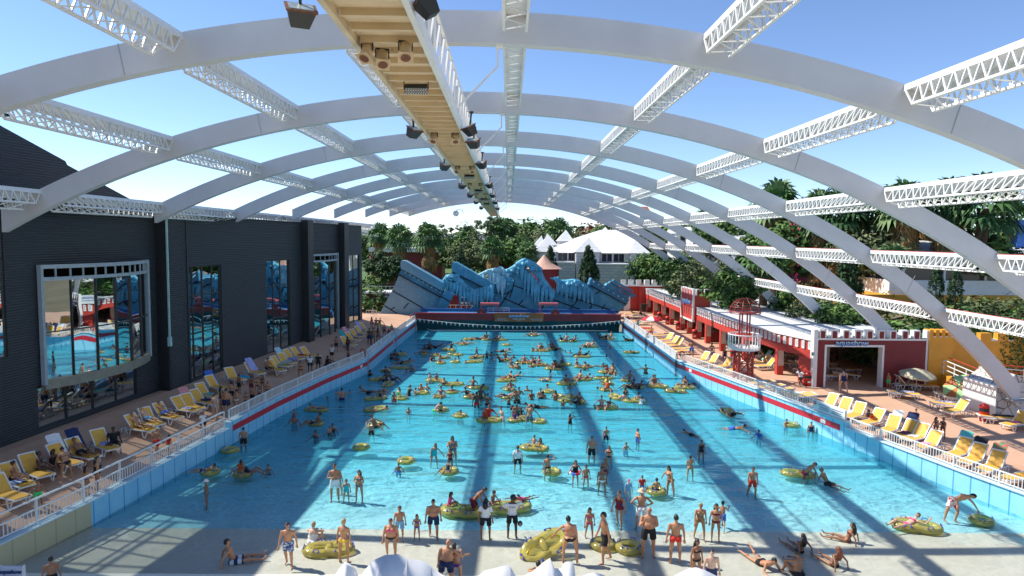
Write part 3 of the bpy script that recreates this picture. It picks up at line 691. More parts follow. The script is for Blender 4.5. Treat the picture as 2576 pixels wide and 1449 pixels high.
# arcade
ARC = [(GY+.5, 23.55), (55.1, 22.43), (61, 21.75), (66.7, 21.41), (104, 21.41)]
ax_ = lambda y: lerp(y, ARC)
BZ0, BZ1, RZ = 3.0, 3.5, 4.3
AC = thing("arcade_building", "long red arcade with white roof and shaded loungers behind its columns", "building", (26, 76, DZ))
def strip(b, z0, z1, o, t):
 for (y0, x0), (y1, x1) in zip(ARC, ARC[1:]):
  b.prism([(x0-o, y0), (x0-o+t, y0), (x1-o+t, y1), (x1-o, y1)], z0, z1)
b = MB(); strip(b, BZ0, BZ1, .06, .5); b.build("beam", red, AC)
b = MB(); strip(b, BZ1, RZ, 0, .4); b.build("frieze", red, AC)
b = MB(); b2_ = MB(); y = GY+1.0
while y < 103.5:
 x = ax_(y); b.box((x-.02, y, (BZ1+RZ)/2+.02), (.08, .46, .62)); b2_.box((x-.065, y, (BZ1+RZ)/2+.07), (.02, .26, .42)); y += .72
b.build("frieze_blocks", white, AC); b2_.build("frieze_panes", mat("frieze_grey", (.50, .53, .55), .5, .08), AC)
g = NG("roof_sheet"); ob = g.nd("NewGeometry").outputs['Position']; s_ = g.sep(ob); n1 = g.noise(ob, .6, 5)
c = g.ramp(n1, [(.3, (.66, .67, .66)), (.7, (.80, .80, .78))]); ln = g.math('LESS_THAN', g.math('FRACT', g.math('MULTIPLY', s_[1], .5)), .03)
g.L(g.mix(g.math('MULTIPLY', ln, .5), c, (.3, .3, .3, 1)), g.b.inputs['Base Color']); g.b.inputs['Roughness'].default_value = .45; roof_m = g.m
b = MB()
for (y0, x0), (y1, x1) in zip(ARC, ARC[1:]):
 b.add([(x0-.12, y0, RZ+.02), (32.6, y0, RZ+.02), (32.6, y1, RZ+.02), (x1-.12, y1, RZ+.02), (x0-.12, y0, RZ+.14), (32.6, y0, RZ+.14), (32.6, y1, RZ+.14), (x1-.12, y1, RZ+.14)], [(3, 2, 1, 0), (4, 5, 6, 7), (0, 4, 7, 3), (0, 1, 5, 4), (1, 2, 6, 5), (2, 3, 7, 6)])
b.build("roof", roof_m, AC)
colp = mat("column_panel", (.58, .47, .40), .6, .08)
for y in (55.1, 61.0, 66.7, 71.7, 75.2, 79.0, 82.3, 87.7, 92.4, 97.7, 102.4):
 x = ax_(y)+.2; c_ = MB().bb((x-.26, y-.26, DZ), (x+.26, y+.26, BZ0)).build("column", red, AC)
 q = MB(); q.bb((x-.2, y-.285, 1.75), (x+.262, y-.258, BZ0)); q.bb((x-.2, y-.3, 1.68), (x+.27, y-.258, 1.75)); q.build("column_panel", colp, c_)
b = MB(); b.bb((32.2, GY+.5, DZ), (32.5, 104, RZ)); b.build("back_wall", mat("arcade_back", (.20, .17, .13), .8, .1), AC)
b = MB(); b.bb((21.6, 76.0, DZ), (23.2, 76.4, 2.0)); b.bb((22.0, 72.3, DZ), (23.4, 72.6, 2.0)); b.bb((22, 83.0, DZ), (24.6, 83.3, 2.6)); b.build("low_walls", dred, AC)
b = MB(); b.prism([(23.28, GY), (23.56, GY), (23.3, GY+2.0), (23.0, GY+2.0)], DZ, BZ0); b.build("end_pier", red, AC)
for y in (56, 64, 72, 80, 88): MB().bb((27, y, DZ), (27.25, y+.25, RZ)).build("inner_post", white, AC)
es = thing("exit_sign", "small green and white exit sign on the red pier beside the gate", "sign", (23.2, GY+.8, 3.0)); q = onY(t8(1370, 615), GY)
b = MB(); b.box((23.27, GY-.04, q.z), (.42, .02, .3)); b.build("plate", white_s, es); b = MB(); b.box((23.2, GY-.055, q.z), (.2, .012, .2)); b.build("green_field", mat("exit_green", (.02, .30, .16), .5, 0), es)
b = MB(); b.box((23.19, GY-.066, q.z), (.1, .006, .03)); b.add([(23.22, GY-.068, q.z+.06), (23.22, GY-.068, q.z-.06), (23.28, GY-.068, q.z)], [(0, 1, 2)]); b.build("arrow", white_s, es)
# sign tower on the arcade
A1, A2 = (21.41, 66.7), (21.41, 104)
sa, za = onP(tF(22, 716), A1, A2); sb, zb = onP(tF(105, 940), A1, A2); ya, yb = 66.7+sb, 66.7+sa
ST = thing("sign_tower", "red battlemented sign tower with blue lettering above the arcade", "tower", (22, (ya+yb)/2, 3))
b = MB(); b.bb((20.95, ya, 2.9), (23.0, yb, 5.75)); b.build("wall", red, ST)
b = MB(); b.bb((20.9, ya-.1, 2.72), (21.2, yb+.1, 2.92)); b.bb((20.9, ya-.1, 2.9), (21.1, ya+.12, 6.4)); b.bb((20.9, yb-.12, 2.9), (21.1, yb+.1, 6.4)); b.bb((22.9, ya-.08, RZ), (23.08, ya+.1, 6.4)); b.build("white_trim", white, ST)
for i in range(4):
 y = ya+.2+(yb-ya-.4)*i/4+.12; m_ = MB().bb((20.93, y, 5.75), (21.25, y+(yb-ya)*.16, 6.45)).build("merlon", white, ST)
 MB().bb((20.91, y+.12, 5.76), (21.0, y+(yb-ya)*.16-.12, 6.33)).build("face", red, m_)
for i in range(2):
 m_ = MB().bb((21.3+i*.95, ya-.02, 5.75), (21.95+i*.95, ya+.3, 6.45)).build("merlon", white, ST); MB().bb((21.42+i*.95, ya-.04, 5.76), (21.83+i*.95, ya+.02, 6.33)).build("face", dred, m_)
logo(1.0, (20.92, (ya+yb)/2, 4.9), (R(90), 0, R(-90)), ST, (-1, 0, 0), .85)
b = MB()
for i in range(5): y = ya+.5+(yb-ya-1)*i/4; b.tube([(20.93, y, 3.5), (20.9, y, 4.2)], .12, 6)
b.build("relief_band", mat("relief_pink", (.50, .14, .11), .6, .1), ST)
# red battlemented wall behind the arcade
BW = thing("battlement_wall", "red wall with white stepped battlements behind the far arcade end", "wall", (24, 104.5, DZ))
b = MB(); b.bb((17.5, 104.2, DZ), (21, 104.8, 4.9)); b.bb((20.4, 103.6, DZ), (34, 104.2, 5.0)); b.build("wall", red, BW)
b = MB(); x = 17.6
while x < 33.6: b.bb((x, 103.55 if x > 20.4 else 104.1, 4.9), (x+.75, 104.3, 5.75)); x += 1.2
b.bb((17.5, 103.5, 4.75), (34, 104.25, 4.95)); b.build("battlements", white, BW)
b = MB(); b.bb((18.1, 104.05, DZ), (19.1, 104.2, 3.2)); b.build("door", white, BW)
b = MB(); b.bb((11.5, 103.7, DZ), (17.5, 104.0, 3.0)); b.build("low_wall", dred, BW)
# yellow castle wall, ramp, stone plinth
YW = thing("yellow_castle_wall", "yellow castle wall with battlements and ramp right of the red gate", "wall", (35, GY, DZ))
xa, xb = gx1+.17, onY(tF(2030, 1200), GY).x
yz = onY(tF(1900, 1040), GY).z; ybs = onY(tF(1900, 1092), GY).z
b = MB(); b.bb((xa, GY-.12, DZ), (xb, GY+.7, ybs)); b.bb((xb-.05, GY+1.6, DZ), (xb+9, GY+2.1, ybs-.5)); b.bb((xb-.4, GY+.7, DZ), (xb, GY+2, ybs-.3)); b.build("wall", yellow, YW)
n = 4
for i in range(n): x = xa+(xb-xa)*i/n; MB().bb((x, GY-.12, ybs), (x+(xb-xa)/n*.62, GY+.68, yz)).build("merlon", yellow, YW)
for i in range(6): x = xb+.6+1.35*i; MB().bb((x, GY+1.6, ybs-.5), (x+.85, GY+2.1, yz-.45)).build("merlon", yellow, YW)
b = MB()
for i in range(n): x = xa+(xb-xa)*i/n; b.bb((x+(xb-xa)/n*.62, GY-.14, ybs-.02), (x+(xb-xa)/n, GY+.7, ybs+.05))
for i in range(6): x = xb+.6+1.35*i; b.bb((x+.85, GY+1.58, ybs-.52), (x+1.35, GY+2.12, ybs-.42))
b.build("white_ledge", white, YW)
px_, py_ = 31.0, 41.7
r0 = Vector((33.0, GY-.1)); r1 = Vector((31.9, 44.8)); zr0, zr1 = onY(t10(1310, 665), 49.5).z, onY(t10(1885, 900), 45.0).z
b = MB(); b.slab([(r0.x, r0.y, DZ), (r1.x, r1.y, DZ), (r1.x, r1.y, zr1), (r0.x, r0.y, zr0)], None, None, (.4, 0, 0)); b.build("ramp_wall", yellow, YW)
b = MB(); b.add([(r0.x+.4, r0.y, zr0-.1), (r1.x+.4, r1.y, zr1-.1), (r1.x+5, r1.y, zr1-.1), (r0.x+5, r0.y+1.5, zr0-.1)], [(0, 1, 2, 3)]); b.build("ramp_floor", deck_m, YW)
RR = thing("ramp_railing", "white tubular ramp railing with red upper handrail on the yellow wall", "railing", (32.5, 47, 2))
b = MB()
for i in range(4):
 p = r0.lerp(r1, i/3); z = zr0+(zr1-zr0)*i/3; b.tube([(p.x+.15, p.y, z), (p.x+.15, p.y, z+1.05)], .04, 6)
b.build("posts", white_steel, RR)
for dz_, m_, n_ in ((.35, white_steel, "lower_rail"), (.7, white_steel, "middle_rail"), (1.05, white_steel, "top_rail"), (1.2, red, "handrail")):
 b = MB(); o = .6 if n_ == "handrail" else .15
 b.tube([(r0.x+o, r0.y, zr0+dz_), (r1.x+o, r1.y, zr1+dz_)], .038, 6); b.build(n_, m_, RR)
R2 = thing("ramp_railing", "white and red railing right of the stone plinth", "railing", (37, 45, 2))
for dz_, m_ in ((.5, white_steel), (.9, white_steel), (1.15, red), (.7, red)):
 b = MB(); b.tube([(33.6, 47.0, 2.3+dz_), (42, 44.5, 1.9+dz_)], .038, 6); b.build("rail", m_, R2)
b = MB()
for i in range(4): b.tube([(33.6+2.6*i, 47-.8*i, 1.0), (33.6+2.6*i, 47-.8*i, 3.2)], .04, 6)
b.build("posts", white_steel, R2)
g = NG("crazy_stone"); ob = g.nd("NewGeometry").outputs['Position']; vo = g.nd("TexVoronoi", feature='DISTANCE_TO_EDGE'); vo.inputs['Scale'].default_value = 1.55; g.L(ob, vo.inputs['Vector'])
jt = g.math('LESS_THAN', vo.outputs['Distance'], .035); n1 = g.noise(ob, 2.5, 5)
c = g.mix(jt, g.ramp(n1, [(.3, (.50, .49, .46)), (.7, (.66, .64, .60))]), (.22, .17, .13, 1)); g.L(c, g.b.inputs['Base Color']); g.b.inputs['Roughness'].default_value = .8
g.L(g.bump(g.math('MINIMUM', vo.outputs['Distance'], .06), .6, .4), g.b.inputs['Normal']); stone_m = g.m
PL = thing("stone_plinth", "pale crazy paved stone plinth carrying the foot of the third white arch", "plinth", (px_+1.5, py_, DZ))
zt1, zt2 = onY(t10(2110, 885), py_).z, onY(t10(2400, 650), py_).z
b = MB(); b.slab([(px_, py_, DZ), (px_+3.6, py_, DZ), (px_+3.6, py_, zt1-.3), (px_+2.6, py_, zt1+.1), (px_+1.15, py_, zt2), (px_, py_, zt1)], None, None, (0, 3.0, 0)); b.build("block", stone_m, PL)
b = MB(); b.bb((px_-.06, py_-.05, DZ), (px_, py_+3.05, zt1+.02)); b.bb((px_-.1, py_-.05, zt1+.02), (px_+.25, py_+3.05, zt1+.14)); b.build("white_side", white, PL)
# lifeguard tower
TW = onZ(t3(1960, 880), DZ); TX, TY = TW.x, TW.y
zp, zr_, zd, ztp = onY(tF(455, 1185), TY).z, onY(tF(455, 1072), TY).z, onY(tF(465, 912), TY).z, onY(tF(465, 800), TY).z
rp, rd = (onY(tF(572, 1100), TY).x-onY(tF(342, 1100), TY).x)/2, (onY(tF(577, 905), TY).x-onY(tF(350, 905), TY).x)/2
LT = thing("lifeguard_tower", "red lattice lifeguard tower with white round basket and wire dome", "tower", (TX, TY, DZ))
dr = mat("tower_red", (.34, .035, .03), .5, .15, 2)
b = MB(); hw = .55
cs = [(TX-hw, TY-hw), (TX+hw, TY-hw), (TX+hw, TY+hw), (TX-hw, TY+hw)]
for x, y in cs: b.bar((x, y, DZ), (x, y, zp), .13)
for (p, q) in zip(cs, cs[1:]+cs[:1]):
 for i in range(2):
  z0, z1 = DZ+.1+(zp-DZ-.2)*i/2, DZ+.1+(zp-DZ-.2)*(i+1)/2; b.bar((*p, z0), (*q, z1), .07); b.bar((*q, z0), (*p, z1), .07); b.bar((*p, z1), (*q, z1), .07)
b.build("lattice_legs", dr, LT)
b = MB();
for i in range(8): z = DZ+.3+i*.28; b.bar((TX+.1, TY-hw-.05, z), (TX+.45, TY-hw-.05, z), .04)
b.bar((TX+.1, TY-hw-.05, DZ), (TX+.1, TY-hw-.05, zp), .05); b.bar((TX+.45, TY-hw-.05, DZ), (TX+.45, TY-hw-.05, zp), .05); b.build("ladder", dr, LT)
b = MB(); b.lathe([(.02, 0), (rp, 0), (rp, .12), (.02, .12)], 24, (TX, TY, zp)); b.build("platform", white, LT)
b = MB();
for i in range(28): a = 2*math.pi*i/28; b.bar((TX+rp*math.cos(a), TY+rp*math.sin(a), zp-.15 if i % 7 == 0 else zp+.1), (TX+rp*math.cos(a), TY+rp*math.sin(a), zr_), .05)
b.torus(rp, .045, 28, 6, (TX, TY, zr_)); b.torus(rp, .04, 28, 6, (TX, TY, zp+.18)); b.build("basket_railing", white_steel, LT)
b = MB()
for x, y in ((-.3, -.3), (.3, -.3), (.3, .3), (-.3, .3)): b.bar((TX+x, TY+y, zp), (TX+x, TY+y, zd+.05), .09)
b.torus(rd, .05, 28, 6, (TX, TY, zd+.12)); b.torus(rd*.98, .035, 28, 6, (TX, TY, zd-.02)); b.box((TX, TY, zd), (1.0, 1.0, .06)); b.build("mast", dr, LT)
b = MB()
for i in range(12):
 a = 2*math.pi*i/12; b.tube([(TX+rd*math.cos(t)*math.cos(a), TY+rd*math.cos(t)*math.sin(a), zd+.12+(ztp-zd-.12)*math.sin(t)) for t in [math.pi/2*j/6 for j in range(7)]], .022, 4)
for t in (.35, .75): b.torus(rd*math.cos(t), .02, 24, 4, (TX, TY, zd+.12+(ztp-zd-.12)*math.sin(t)))
b.build("wire_dome", dr, LT)
# wave wall with banner
WY = YF
zA, zB = onY((1300, 806), WY).z, onY((1300, 790), WY).z
xL, xR = onY((1046, 800), WY).x, onY((1561, 800), WY).x
WS = thing("wave_wall", "dark green wave machine wall with red bulwark across the pool end", "wall", (1.5, WY, 0))
N = 24; b = MB(); c_ = MB()
for i in range(N+1):
 t = i/N; x = xL+(xR-xL)*t; b.v.append((x, WY-.2, zA)); b.v.append((x, WY+.9, .4)); b.v.append((x, WY+1.1, -2.9))
for i in range(N): b.f += [(3*i, 3*i+1, 3*i+4, 3*i+3), (3*i+1, 3*i+2, 3*i+5, 3*i+4)]; b.m += [0, 0]
b.build("concave_wall", mat("wave_green", (.03, .10, .11), .5, .25, .6), WS, True)
b = MB(); b.bb((xL, WY-.28, zA), (xR, WY+.1, zB)); b.build("bulwark", dred, WS)
b = MB(); b.bb((xL-.1, WY-.34, zB), (xR+.1, WY-.1, zB+.12)); b.build("top_rail", mat("rail_red", (.55, .04, .05), .45, .1), WS)
b = MB(); b.bb((xL, WY+.1, zB-.35), (xR, WY+4.2, zB-.2)); b.build("blue_channel", mat("channel_blue", (.04, .22, .45), .35, .15, .5), WS)
b = MB(); b.bb((xL, WY+4.2, .5), (xR, WY+4.6, zB+.2)); b.build("rear_wall", mat("rear_blue", (.03, .12, .30), .5, .2), WS)
bl, br_ = onY(tE(1155, 912), WY-.6), onY(tE(1525, 980), WY-.6)
BN = thing("banner", "orange brown banner with blue aquashow lettering on the wave wall", "banner", ((bl.x+br_.x)/2, WY-.6, br_.z))
g = NG("banner_print"); n1 = g.noise(g.obj(), .5, 3); g.L(g.ramp(n1, [(.3, (.22, .06, .015)), (.7, (.42, .13, .03))]), g.b.inputs['Base Color']); g.b.inputs['Roughness'].default_value = .55
b = MB(); b.bb((bl.x, WY-.66, br_.z), (br_.x, WY-.36, bl.z)); b.build("board", g.m, BN)
cx2, cz2 = (bl.x+br_.x)/2, (bl.z+br_.z)/2; hB = bl.z-br_.z
logo(hB*.52, (cx2, WY-.70, cz2+hB*.16), (R(90), 0, 0), BN, (0, -1, 0), 1.12)
text("PARK HOTEL", hB*.2, .01, (cx2, WY-.70, cz2-hB*.2), (R(90), 0, 0), white_s, "hotel_line", BN, 1.2)
text("* * * *", hB*.2, .01, (cx2, WY-.70, cz2-hB*.42), (R(90), 0, 0), white_s, "stars", BN, 1.2)
text("O Parque Mais\ncompleto de Portugal", hB*.15, .008, (bl.x+(br_.x-bl.x)*.15, WY-.70, cz2-hB*.24), (R(90), 0, 0), lblue_s, "left_slogan", BN, 1.15)
text("The most complete\nPark of Portugal", hB*.15, .008, (bl.x+(br_.x-bl.x)*.86, WY-.70, cz2-hB*.24), (R(90), 0, 0), lblue_s, "right_slogan", BN, 1.15)
pinkred = mat("gantry_red", (.52, .10, .11), .5, .12)
for i, (u0, u1) in enumerate(((1055, 1185), (1500, 1628))):
 p, q = onY(tE(u0, 850), WY+.5), onY(tE(u1, 850), WY+.5)
 GN = thing("lifebuoy_gantry", ["red gantry frame on the wave wall left of the banner", "red gantry frame on the wave wall right of the banner"][i], "frame", ((p.x+q.x)/2, WY+.5, zB), group="red gantries on the wave wall")
 b = MB(); b.bar((p.x, WY+.5, zB), (p.x, WY+.5, p.z), .12); b.bar((q.x, WY+.5, zB), (q.x, WY+.5, p.z), .12); b.build("posts", pinkred, GN)
 b = MB(); b.box(((p.x+q.x)/2, WY+.5, p.z+.1), (q.x-p.x+.2, 1.0, .28)); b.build("roof", pinkred, GN)
 xx = p.x+.05 if i == 0 else q.x-.25
 b = MB(); b.tube([(xx, WY-.15, zB+.1), (xx, WY+.25, zB+.1)], .55, 16); b.build("drum", dred, GN)
 b = MB(); b.tube([(xx, WY-.2, zB+.1), (xx, WY-.14, zB+.1)], .2, 10); b.build("hub", pinkred, GN)
b = MB(); b.bar((-2.6, WY+.8, zB+.7), (.2, WY+.8, zB+.7), .05); b.bar((-2.6, WY+.8, zB+.4), (.2, WY+.8, zB+.4), .05)
for i in range(5): b.bar((-2.6+.7*i, WY+.8, zB), (-2.6+.7*i, WY+.8, zB+.7), .05)
tag(b.build("guard_rail", white_steel, loc=(-1.2, WY+.8, zB)), "short white guard rail behind the banner on the wave wall", "railing")
# pennants and float rope
pl_, pm_, pr_ = onY(tE(575, 958), WY-.9), onY(tE(1350, 1012), WY-.9), onY(tE(2112, 962), WY-.9)
def sagz(x):
 t = (x-pm_.x)/((pr_.x-pl_.x)/2); return pm_.z+(pl_.z-pm_.z)*t*t
PN = thing("pennant_line", "sagging line of pink and white pennants in front of the wave wall", "pennants", (1.4, WY-.9, 1.2))
b = MB(); b.tube([(pl_.x+(pr_.x-pl_.x)*i/24, WY-.9, sagz(pl_.x+(pr_.x-pl_.x)*i/24)) for i in range(25)], .025, 4); b.build("rope", white_s, PN)
pk = mat("pennant_pink", (.72, .42, .36), .7, .05)
for i in range(46):
 x = pl_.x+(pr_.x-pl_.x)*(i+.5)/46; z = sagz(x); b = MB(); b.slab([(x-.14, WY-.9, z), (x+.14, WY-.9, z), (x+.02, WY-.88, z-.42)], None, None, (0, .01, 0)); b.build("pennant", pk if i % 3 else white_s, PN)
q0, q1, q2, q3 = [onZ(p, .06) for p in (tE(640, 1028), tE(692, 1044), tE(2000, 1047), tE(2092, 1010))]
b = MB(); b.tube([q0, q0.lerp(q1, .5)+Vector((-.1, -.4, 0)), q1, q1.lerp(q2, .33), q1.lerp(q2, .66), q2, q2.lerp(q3, .5)+Vector((.3, -.6, 0)), q3], .07, 6)
tag(b.build("float_rope", white_s, smooth=True), "white float rope curving along the foot of the wave wall", "rope")
# blue ruin
g = NG("ruin_paint"); ob = g.nd("NewGeometry").outputs['Position']; n1 = g.noise(ob, .28, 5, .65); n2 = g.noise(ob, 1.6, 5, .7); s_ = g.sep(ob)
c = g.ramp(n1, [(.25, (.03, .19, .33)), (.5, (.05, .28, .44)), (.75, (.12, .40, .54))]); c = g.mix(g.math('MULTIPLY', g.math('GREATER_THAN', n2, .58), .4), c, (.28, .47, .54, 1))
lf = g.nd("MapRange"); g.L(s_[0], lf.inputs[0]); lf.inputs[1].default_value = -9; lf.inputs[2].default_value = -14; c = g.mix(g.math('MULTIPLY', lf.outputs[0], .55), c, (.26, .36, .42, 1))
g.L(c, g.b.inputs['Base Color']); g.b.inputs['Roughness'].default_value = .7; g.L(g.bump(n2, .35, .1), g.b.inputs['Normal']); ruin_m = g.m
ice_m = mat("ice_paint", (.10, .40, .56), .6, .35, .7, .3); crack_m = mat("crack_paint", (.008, .012, .02), .8, .1); ruin_d = mat("ruin_band", (.04, .19, .31), .65, .25, .7, .2); pale_ice = mat("ice_pale", (.30, .58, .68), .6, .2, .8, .3)
RU = thing("blue_ruin", "blue themed ruin of tilted slabs with icicles behind the wave wall", "ruin", (0, 94, DZ))
def rp_(Y, pts, th, name, m, parent=None): return MB().slab([onY(tE(*p), Y) for p in pts], None, None, (0, th, 0)).build(name, m, parent or RU)
rp_(93.2, [(275, 945), (325, 850), (385, 740), (440, 615), (775, 785), (705, 912), (690, 945)], 1.6, "slab", ruin_m)
rp_(92.9, [(455, 583), (432, 622), (752, 792), (782, 762)], 2.0, "beam", ruin_d)
rp_(92.6, [(445, 535), (452, 518), (480, 520), (775, 690), (768, 752), (448, 577)], 2.4, "beam", ruin_m)
rp_(92.2, [(785, 735), (850, 768), (778, 918), (692, 920)], 1.6, "pillar", ruin_m)
rp_(94.2, [(838, 600), (1155, 745), (1160, 860), (1050, 850), (960, 800), (840, 770), (775, 700), (800, 650)], 1.8, "slab", ruin_m)
rp_(93.6, [(833, 545), (842, 530), (868, 532), (1160, 698), (1150, 755), (838, 602)], 2.4, "beam", ruin_m)
rp_(94.4, [(1160, 690), (1240, 640), (1385, 560), (1500, 700), (1600, 770), (1720, 710), (1850, 720), (1885, 668), (2165, 838), (2085, 918), (935, 918), (1060, 800)], 1.8, "slab", ruin_m)
rp_(94.0, [(1878, 665), (1890, 650), (2175, 815), (2150, 845), (1870, 705)], 2.2, "beam", ruin_d)
rp_(94.6, [(1985, 715), (2010, 690), (2175, 790), (2160, 820)], 1.6, "beam", ruin_m); rp_(94.3, [(2020, 690), (2035, 675), (2225, 780), (2200, 800)], 1.6, "beam", ruin_d); rp_(94.8, [(2045, 675), (2060, 662), (2200, 742), (2195, 755)], 1.2, "beam", ruin_m)
b = MB()
def crack(pts, Y, w=.14):
 for p, q in zip(pts, pts[1:]): b.bar(onY(tE(*p), Y), onY(tE(*q), Y), w, .05, (0, -1, 0))
for pts, Y in (([(385, 745), (690, 918)], 93.18), ([(325, 858), (450, 935)], 93.18), ([(470, 880), (500, 845), (508, 838)], 93.18), ([(370, 890), (405, 868)], 93.18), ([(450, 578), (760, 752)], 92.86), ([(436, 625), (750, 795)], 92.84),
   ([(718, 880), (755, 910)], 92.15), ([(755, 790), (825, 830)], 92.15), ([(842, 605), (1150, 760)], 93.56), ([(1300, 705), (1900, 920)], 94.35), ([(1225, 800), (1460, 905)], 94.35), ([(1270, 800), (1300, 705), (1305, 660)], 94.35), ([(1160, 918), (1265, 760)], 94.35),
   ([(1650, 770), (2085, 905)], 94.35), ([(1700, 918), (1770, 830), (1800, 760)], 94.35), ([(1500, 905), (1540, 830)], 94.35), ([(1340, 850), (1370, 815)], 94.35), ([(1870, 890), (1895, 850)], 94.35), ([(1965, 885), (1990, 850)], 94.35), ([(1920, 770), (1960, 740), (1935, 735), (1950, 720)], 94.35), ([(1160, 760), (1240, 770), (1290, 740)], 94.35), ([(1880, 705), (2150, 850)], 93.97), ([(1000, 745), (1150, 855)], 94.15)): crack(pts, Y)
b.build("crack", crack_m, RU)
b = MB()
for i in range(9): p = onY(tE(485+33*i, 607+18.5*i), 92.85); b.sph(p, .11, 8, 5)
for i in range(7): p = onY(tE(1905+37*i, 678+21.5*i), 93.95); b.sph(p, .13, 8, 5)
b.build("rivet", pale_ice, RU)
def icemass(top, drips, Y, m, name):   # snow cap: jagged plate under a lumpy ridge, tapering drips hanging in front of it
 b = MB(); P = [onY(tE(x, y), Y) for x, y, _ in top]; rr_ = [r for _, _, r in top]
 hi = [p+Vector((0, 0, r*.7)) for p, r in zip(P, rr_)]; lo = []
 for p, q, r in zip(P, P[1:], rr_):
  for t in (0, .25, .5, .75):
   c = p.lerp(q, t); lo.append(c-Vector((0, 0, r*(.5+1.5*rnd.random() if int(t*4) % 2 else .25+.3*rnd.random()))))
 lo.append(P[-1]-Vector((0, 0, rr_[-1]*.3)))
 b.slab(hi+lo[::-1], None, None, (0, .8, 0))
 b.tube([p+Vector((0, .3, r*.25)) for p, r in zip(P, rr_)], [r*.62 for r in rr_], 8)
 for p, r in zip(P, rr_):
  for _ in range(3): b.sph(p+Vector((rnd.uniform(-.5, .5), rnd.uniform(-.1, .3), rnd.uniform(-.2, .45)*r)), (r*rnd.uniform(.35, .65), r*.6, r*rnd.uniform(.3, .55)), 7, 5)
 for x, y, ln, r in drips:
  p = onY(tE(x, y), Y-.12); q = p-Vector((rnd.uniform(-.15, .15), .05, ln*rnd.uniform(.8, 1.2))); b.tube([p+Vector((0, .2, .5)), p.lerp(q, .3), p.lerp(q, .75), q], [r*1.1, r*rnd.uniform(.8, 1.1), r*.55, r*.05], 6)
 return b.build(name, m, RU)
rnd.seed(3)
icemass([(765, 690, .45), (800, 655, .7), (850, 650, .8), (900, 690, .75), (950, 740, .7), (1010, 780, .7), (1080, 790, .65), (1140, 775, .6)], [(770+26*i, 690+min(8*i, 110)-(0 if i < 9 else (i-9)*14), 1.1+.9*rnd.random()+(.8 if 4 < i < 12 else 0), .22+.08*rnd.random()) for i in range(15)], 93.4, ice_m, "icicle_cap")
icemass([(1030, 640, .35), (1100, 610, .5), (1160, 600, .6), (1200, 600, .8), (1240, 625, .75)], [(1075, 640, 1.2, .25), (1120, 650, 1.8, .28), (1150, 640, 1.4, .25), (1180, 640, 2.2, .35), (1210, 660, 2.9, .3), (1235, 660, 1.6, .28)], 94.0, pale_ice, "icicle_cap")
icemass([(1230, 620, .7), (1270, 605, .65), (1320, 575, .7), (1355, 545, .7), (1385, 520, .5), (1410, 545, .8), (1450, 570, .9), (1480, 590, .8), (1500, 640, .8), (1520, 690, .8), (1560, 730, .7)], [(1330, 600, .9, .25), (1365, 590, 1.6, .3), (1390, 620, 2.4, .22), (1415, 640, 2.6, .3), (1440, 660, 3.2, .28), (1465, 690, 3.0, .3), (1490, 720, 2.4, .28), (1520, 745, 1.8, .25), (1550, 760, 1.2, .3), (1590, 760, 1.3, .4)], 94.0, ice_m, "icicle_cap")
icemass([(1250, 655, .5), (1290, 665, .55), (1260, 690, .45)], [], 93.6, ice_m, "boulder")
icemass([(1610, 655, .4), (1650, 690, .6), (1700, 695, .7), (1750, 690, .75), (1790, 695, .7), (1830, 720, .6), (1870, 740, .5), (1900, 770, .35)], [(1640, 720, .9, .3), (1670, 720, 1.4, .35), (1700, 730, 1.7, .35), (1735, 735, 1.1, .3), (1765, 730, 2.2, .3), (1800, 740, 1.6, .3), (1830, 745, 2.3, .28), (1860, 760, 1.7, .25), (1890, 775, 1.3, .22)], 94.0, ice_m, "icicle_cap")
# red house and ticket kiosk behind the ruin
RH = thing("red_house", "low dark red house with small white window seen behind the ruin", "house", (-14, 100, DZ))
b = MB(); b.bb((-21, 99, DZ), (0, 103, 3.6)); b.build("wall", dred, RH); b = MB(); b.bb((-21.2, 98.8, 3.6), (.2, 103.2, 3.9)); b.build("parapet", white, RH)
for x in (-17.6, -6.3): f_ = MB().bb((x-.85, 98.9, 2.3), (x+.85, 99.0, 3.4)).build("window", white, RH); MB().bb((x-.6, 98.88, 2.55), (x+.6, 98.9, 3.15)).build("pane", blackm, f_)
b = MB()
for i in range(12): b.bar((-10+.8*i, 97.6, DZ), (-10+.8*i, 97.6, 2.2), .06)
b.bar((-10, 97.6, 2.2), (-1.2, 97.6, 2.2), .07); tag(b.build("fence", white_steel, loc=(-5.5, 97.6, DZ)), "white fence seen through the gap in the blue ruin", "fence")
b = MB()
for i in range(14): b.bar((-21+.6*i, 98.6, 3.9), (-21+.6*i, 98.6, 4.8), .05)
b.bar((-21, 98.6, 4.8), (-12.6, 98.6, 4.8), .06); tag(b.build("fence", white_steel, loc=(-17, 98.6, 3.9)), "white roof fence above the red house on the left of the ruin", "fence")
b = MB(); b.bar((-18.6, 92, 1), (-18.6, 92, 2.3), .06)
for i in range(5): b.bar((-19.4+.35*i, 91.6, DZ), (-19.4+.35*i, 91.6, 2.0), .05)
b.bar((-19.4, 91.6, 2), (-18, 91.6, 2), .06); b.bar((-19.4, 91.6, 1.5), (-18, 91.6, 1.5), .06); tag(b.build("handrail", white_steel, loc=(-18.7, 91.8, DZ)), "white handrail at the foot of the grey slab on the left", "railing")
K = thing("red_kiosk", "round red kiosk with pale conical roof behind the ruin peak", "kiosk", (onY(tE(1530, 650), 108).x, 108, DZ)); kx = K.location.x
b = MB(); b.lathe([(2.4, 0), (2.4, 5.2)], 20, (kx, 108, 2)); b.build("wall", dred, K, True); b = MB(); b.lathe([(2.9, 0), (1.2, .9), (.1, 2.2)], 20, (kx, 108, 7.2)); b.build("roof", mat("kiosk_roof", (.62, .36, .27), .7, .15), K, True)
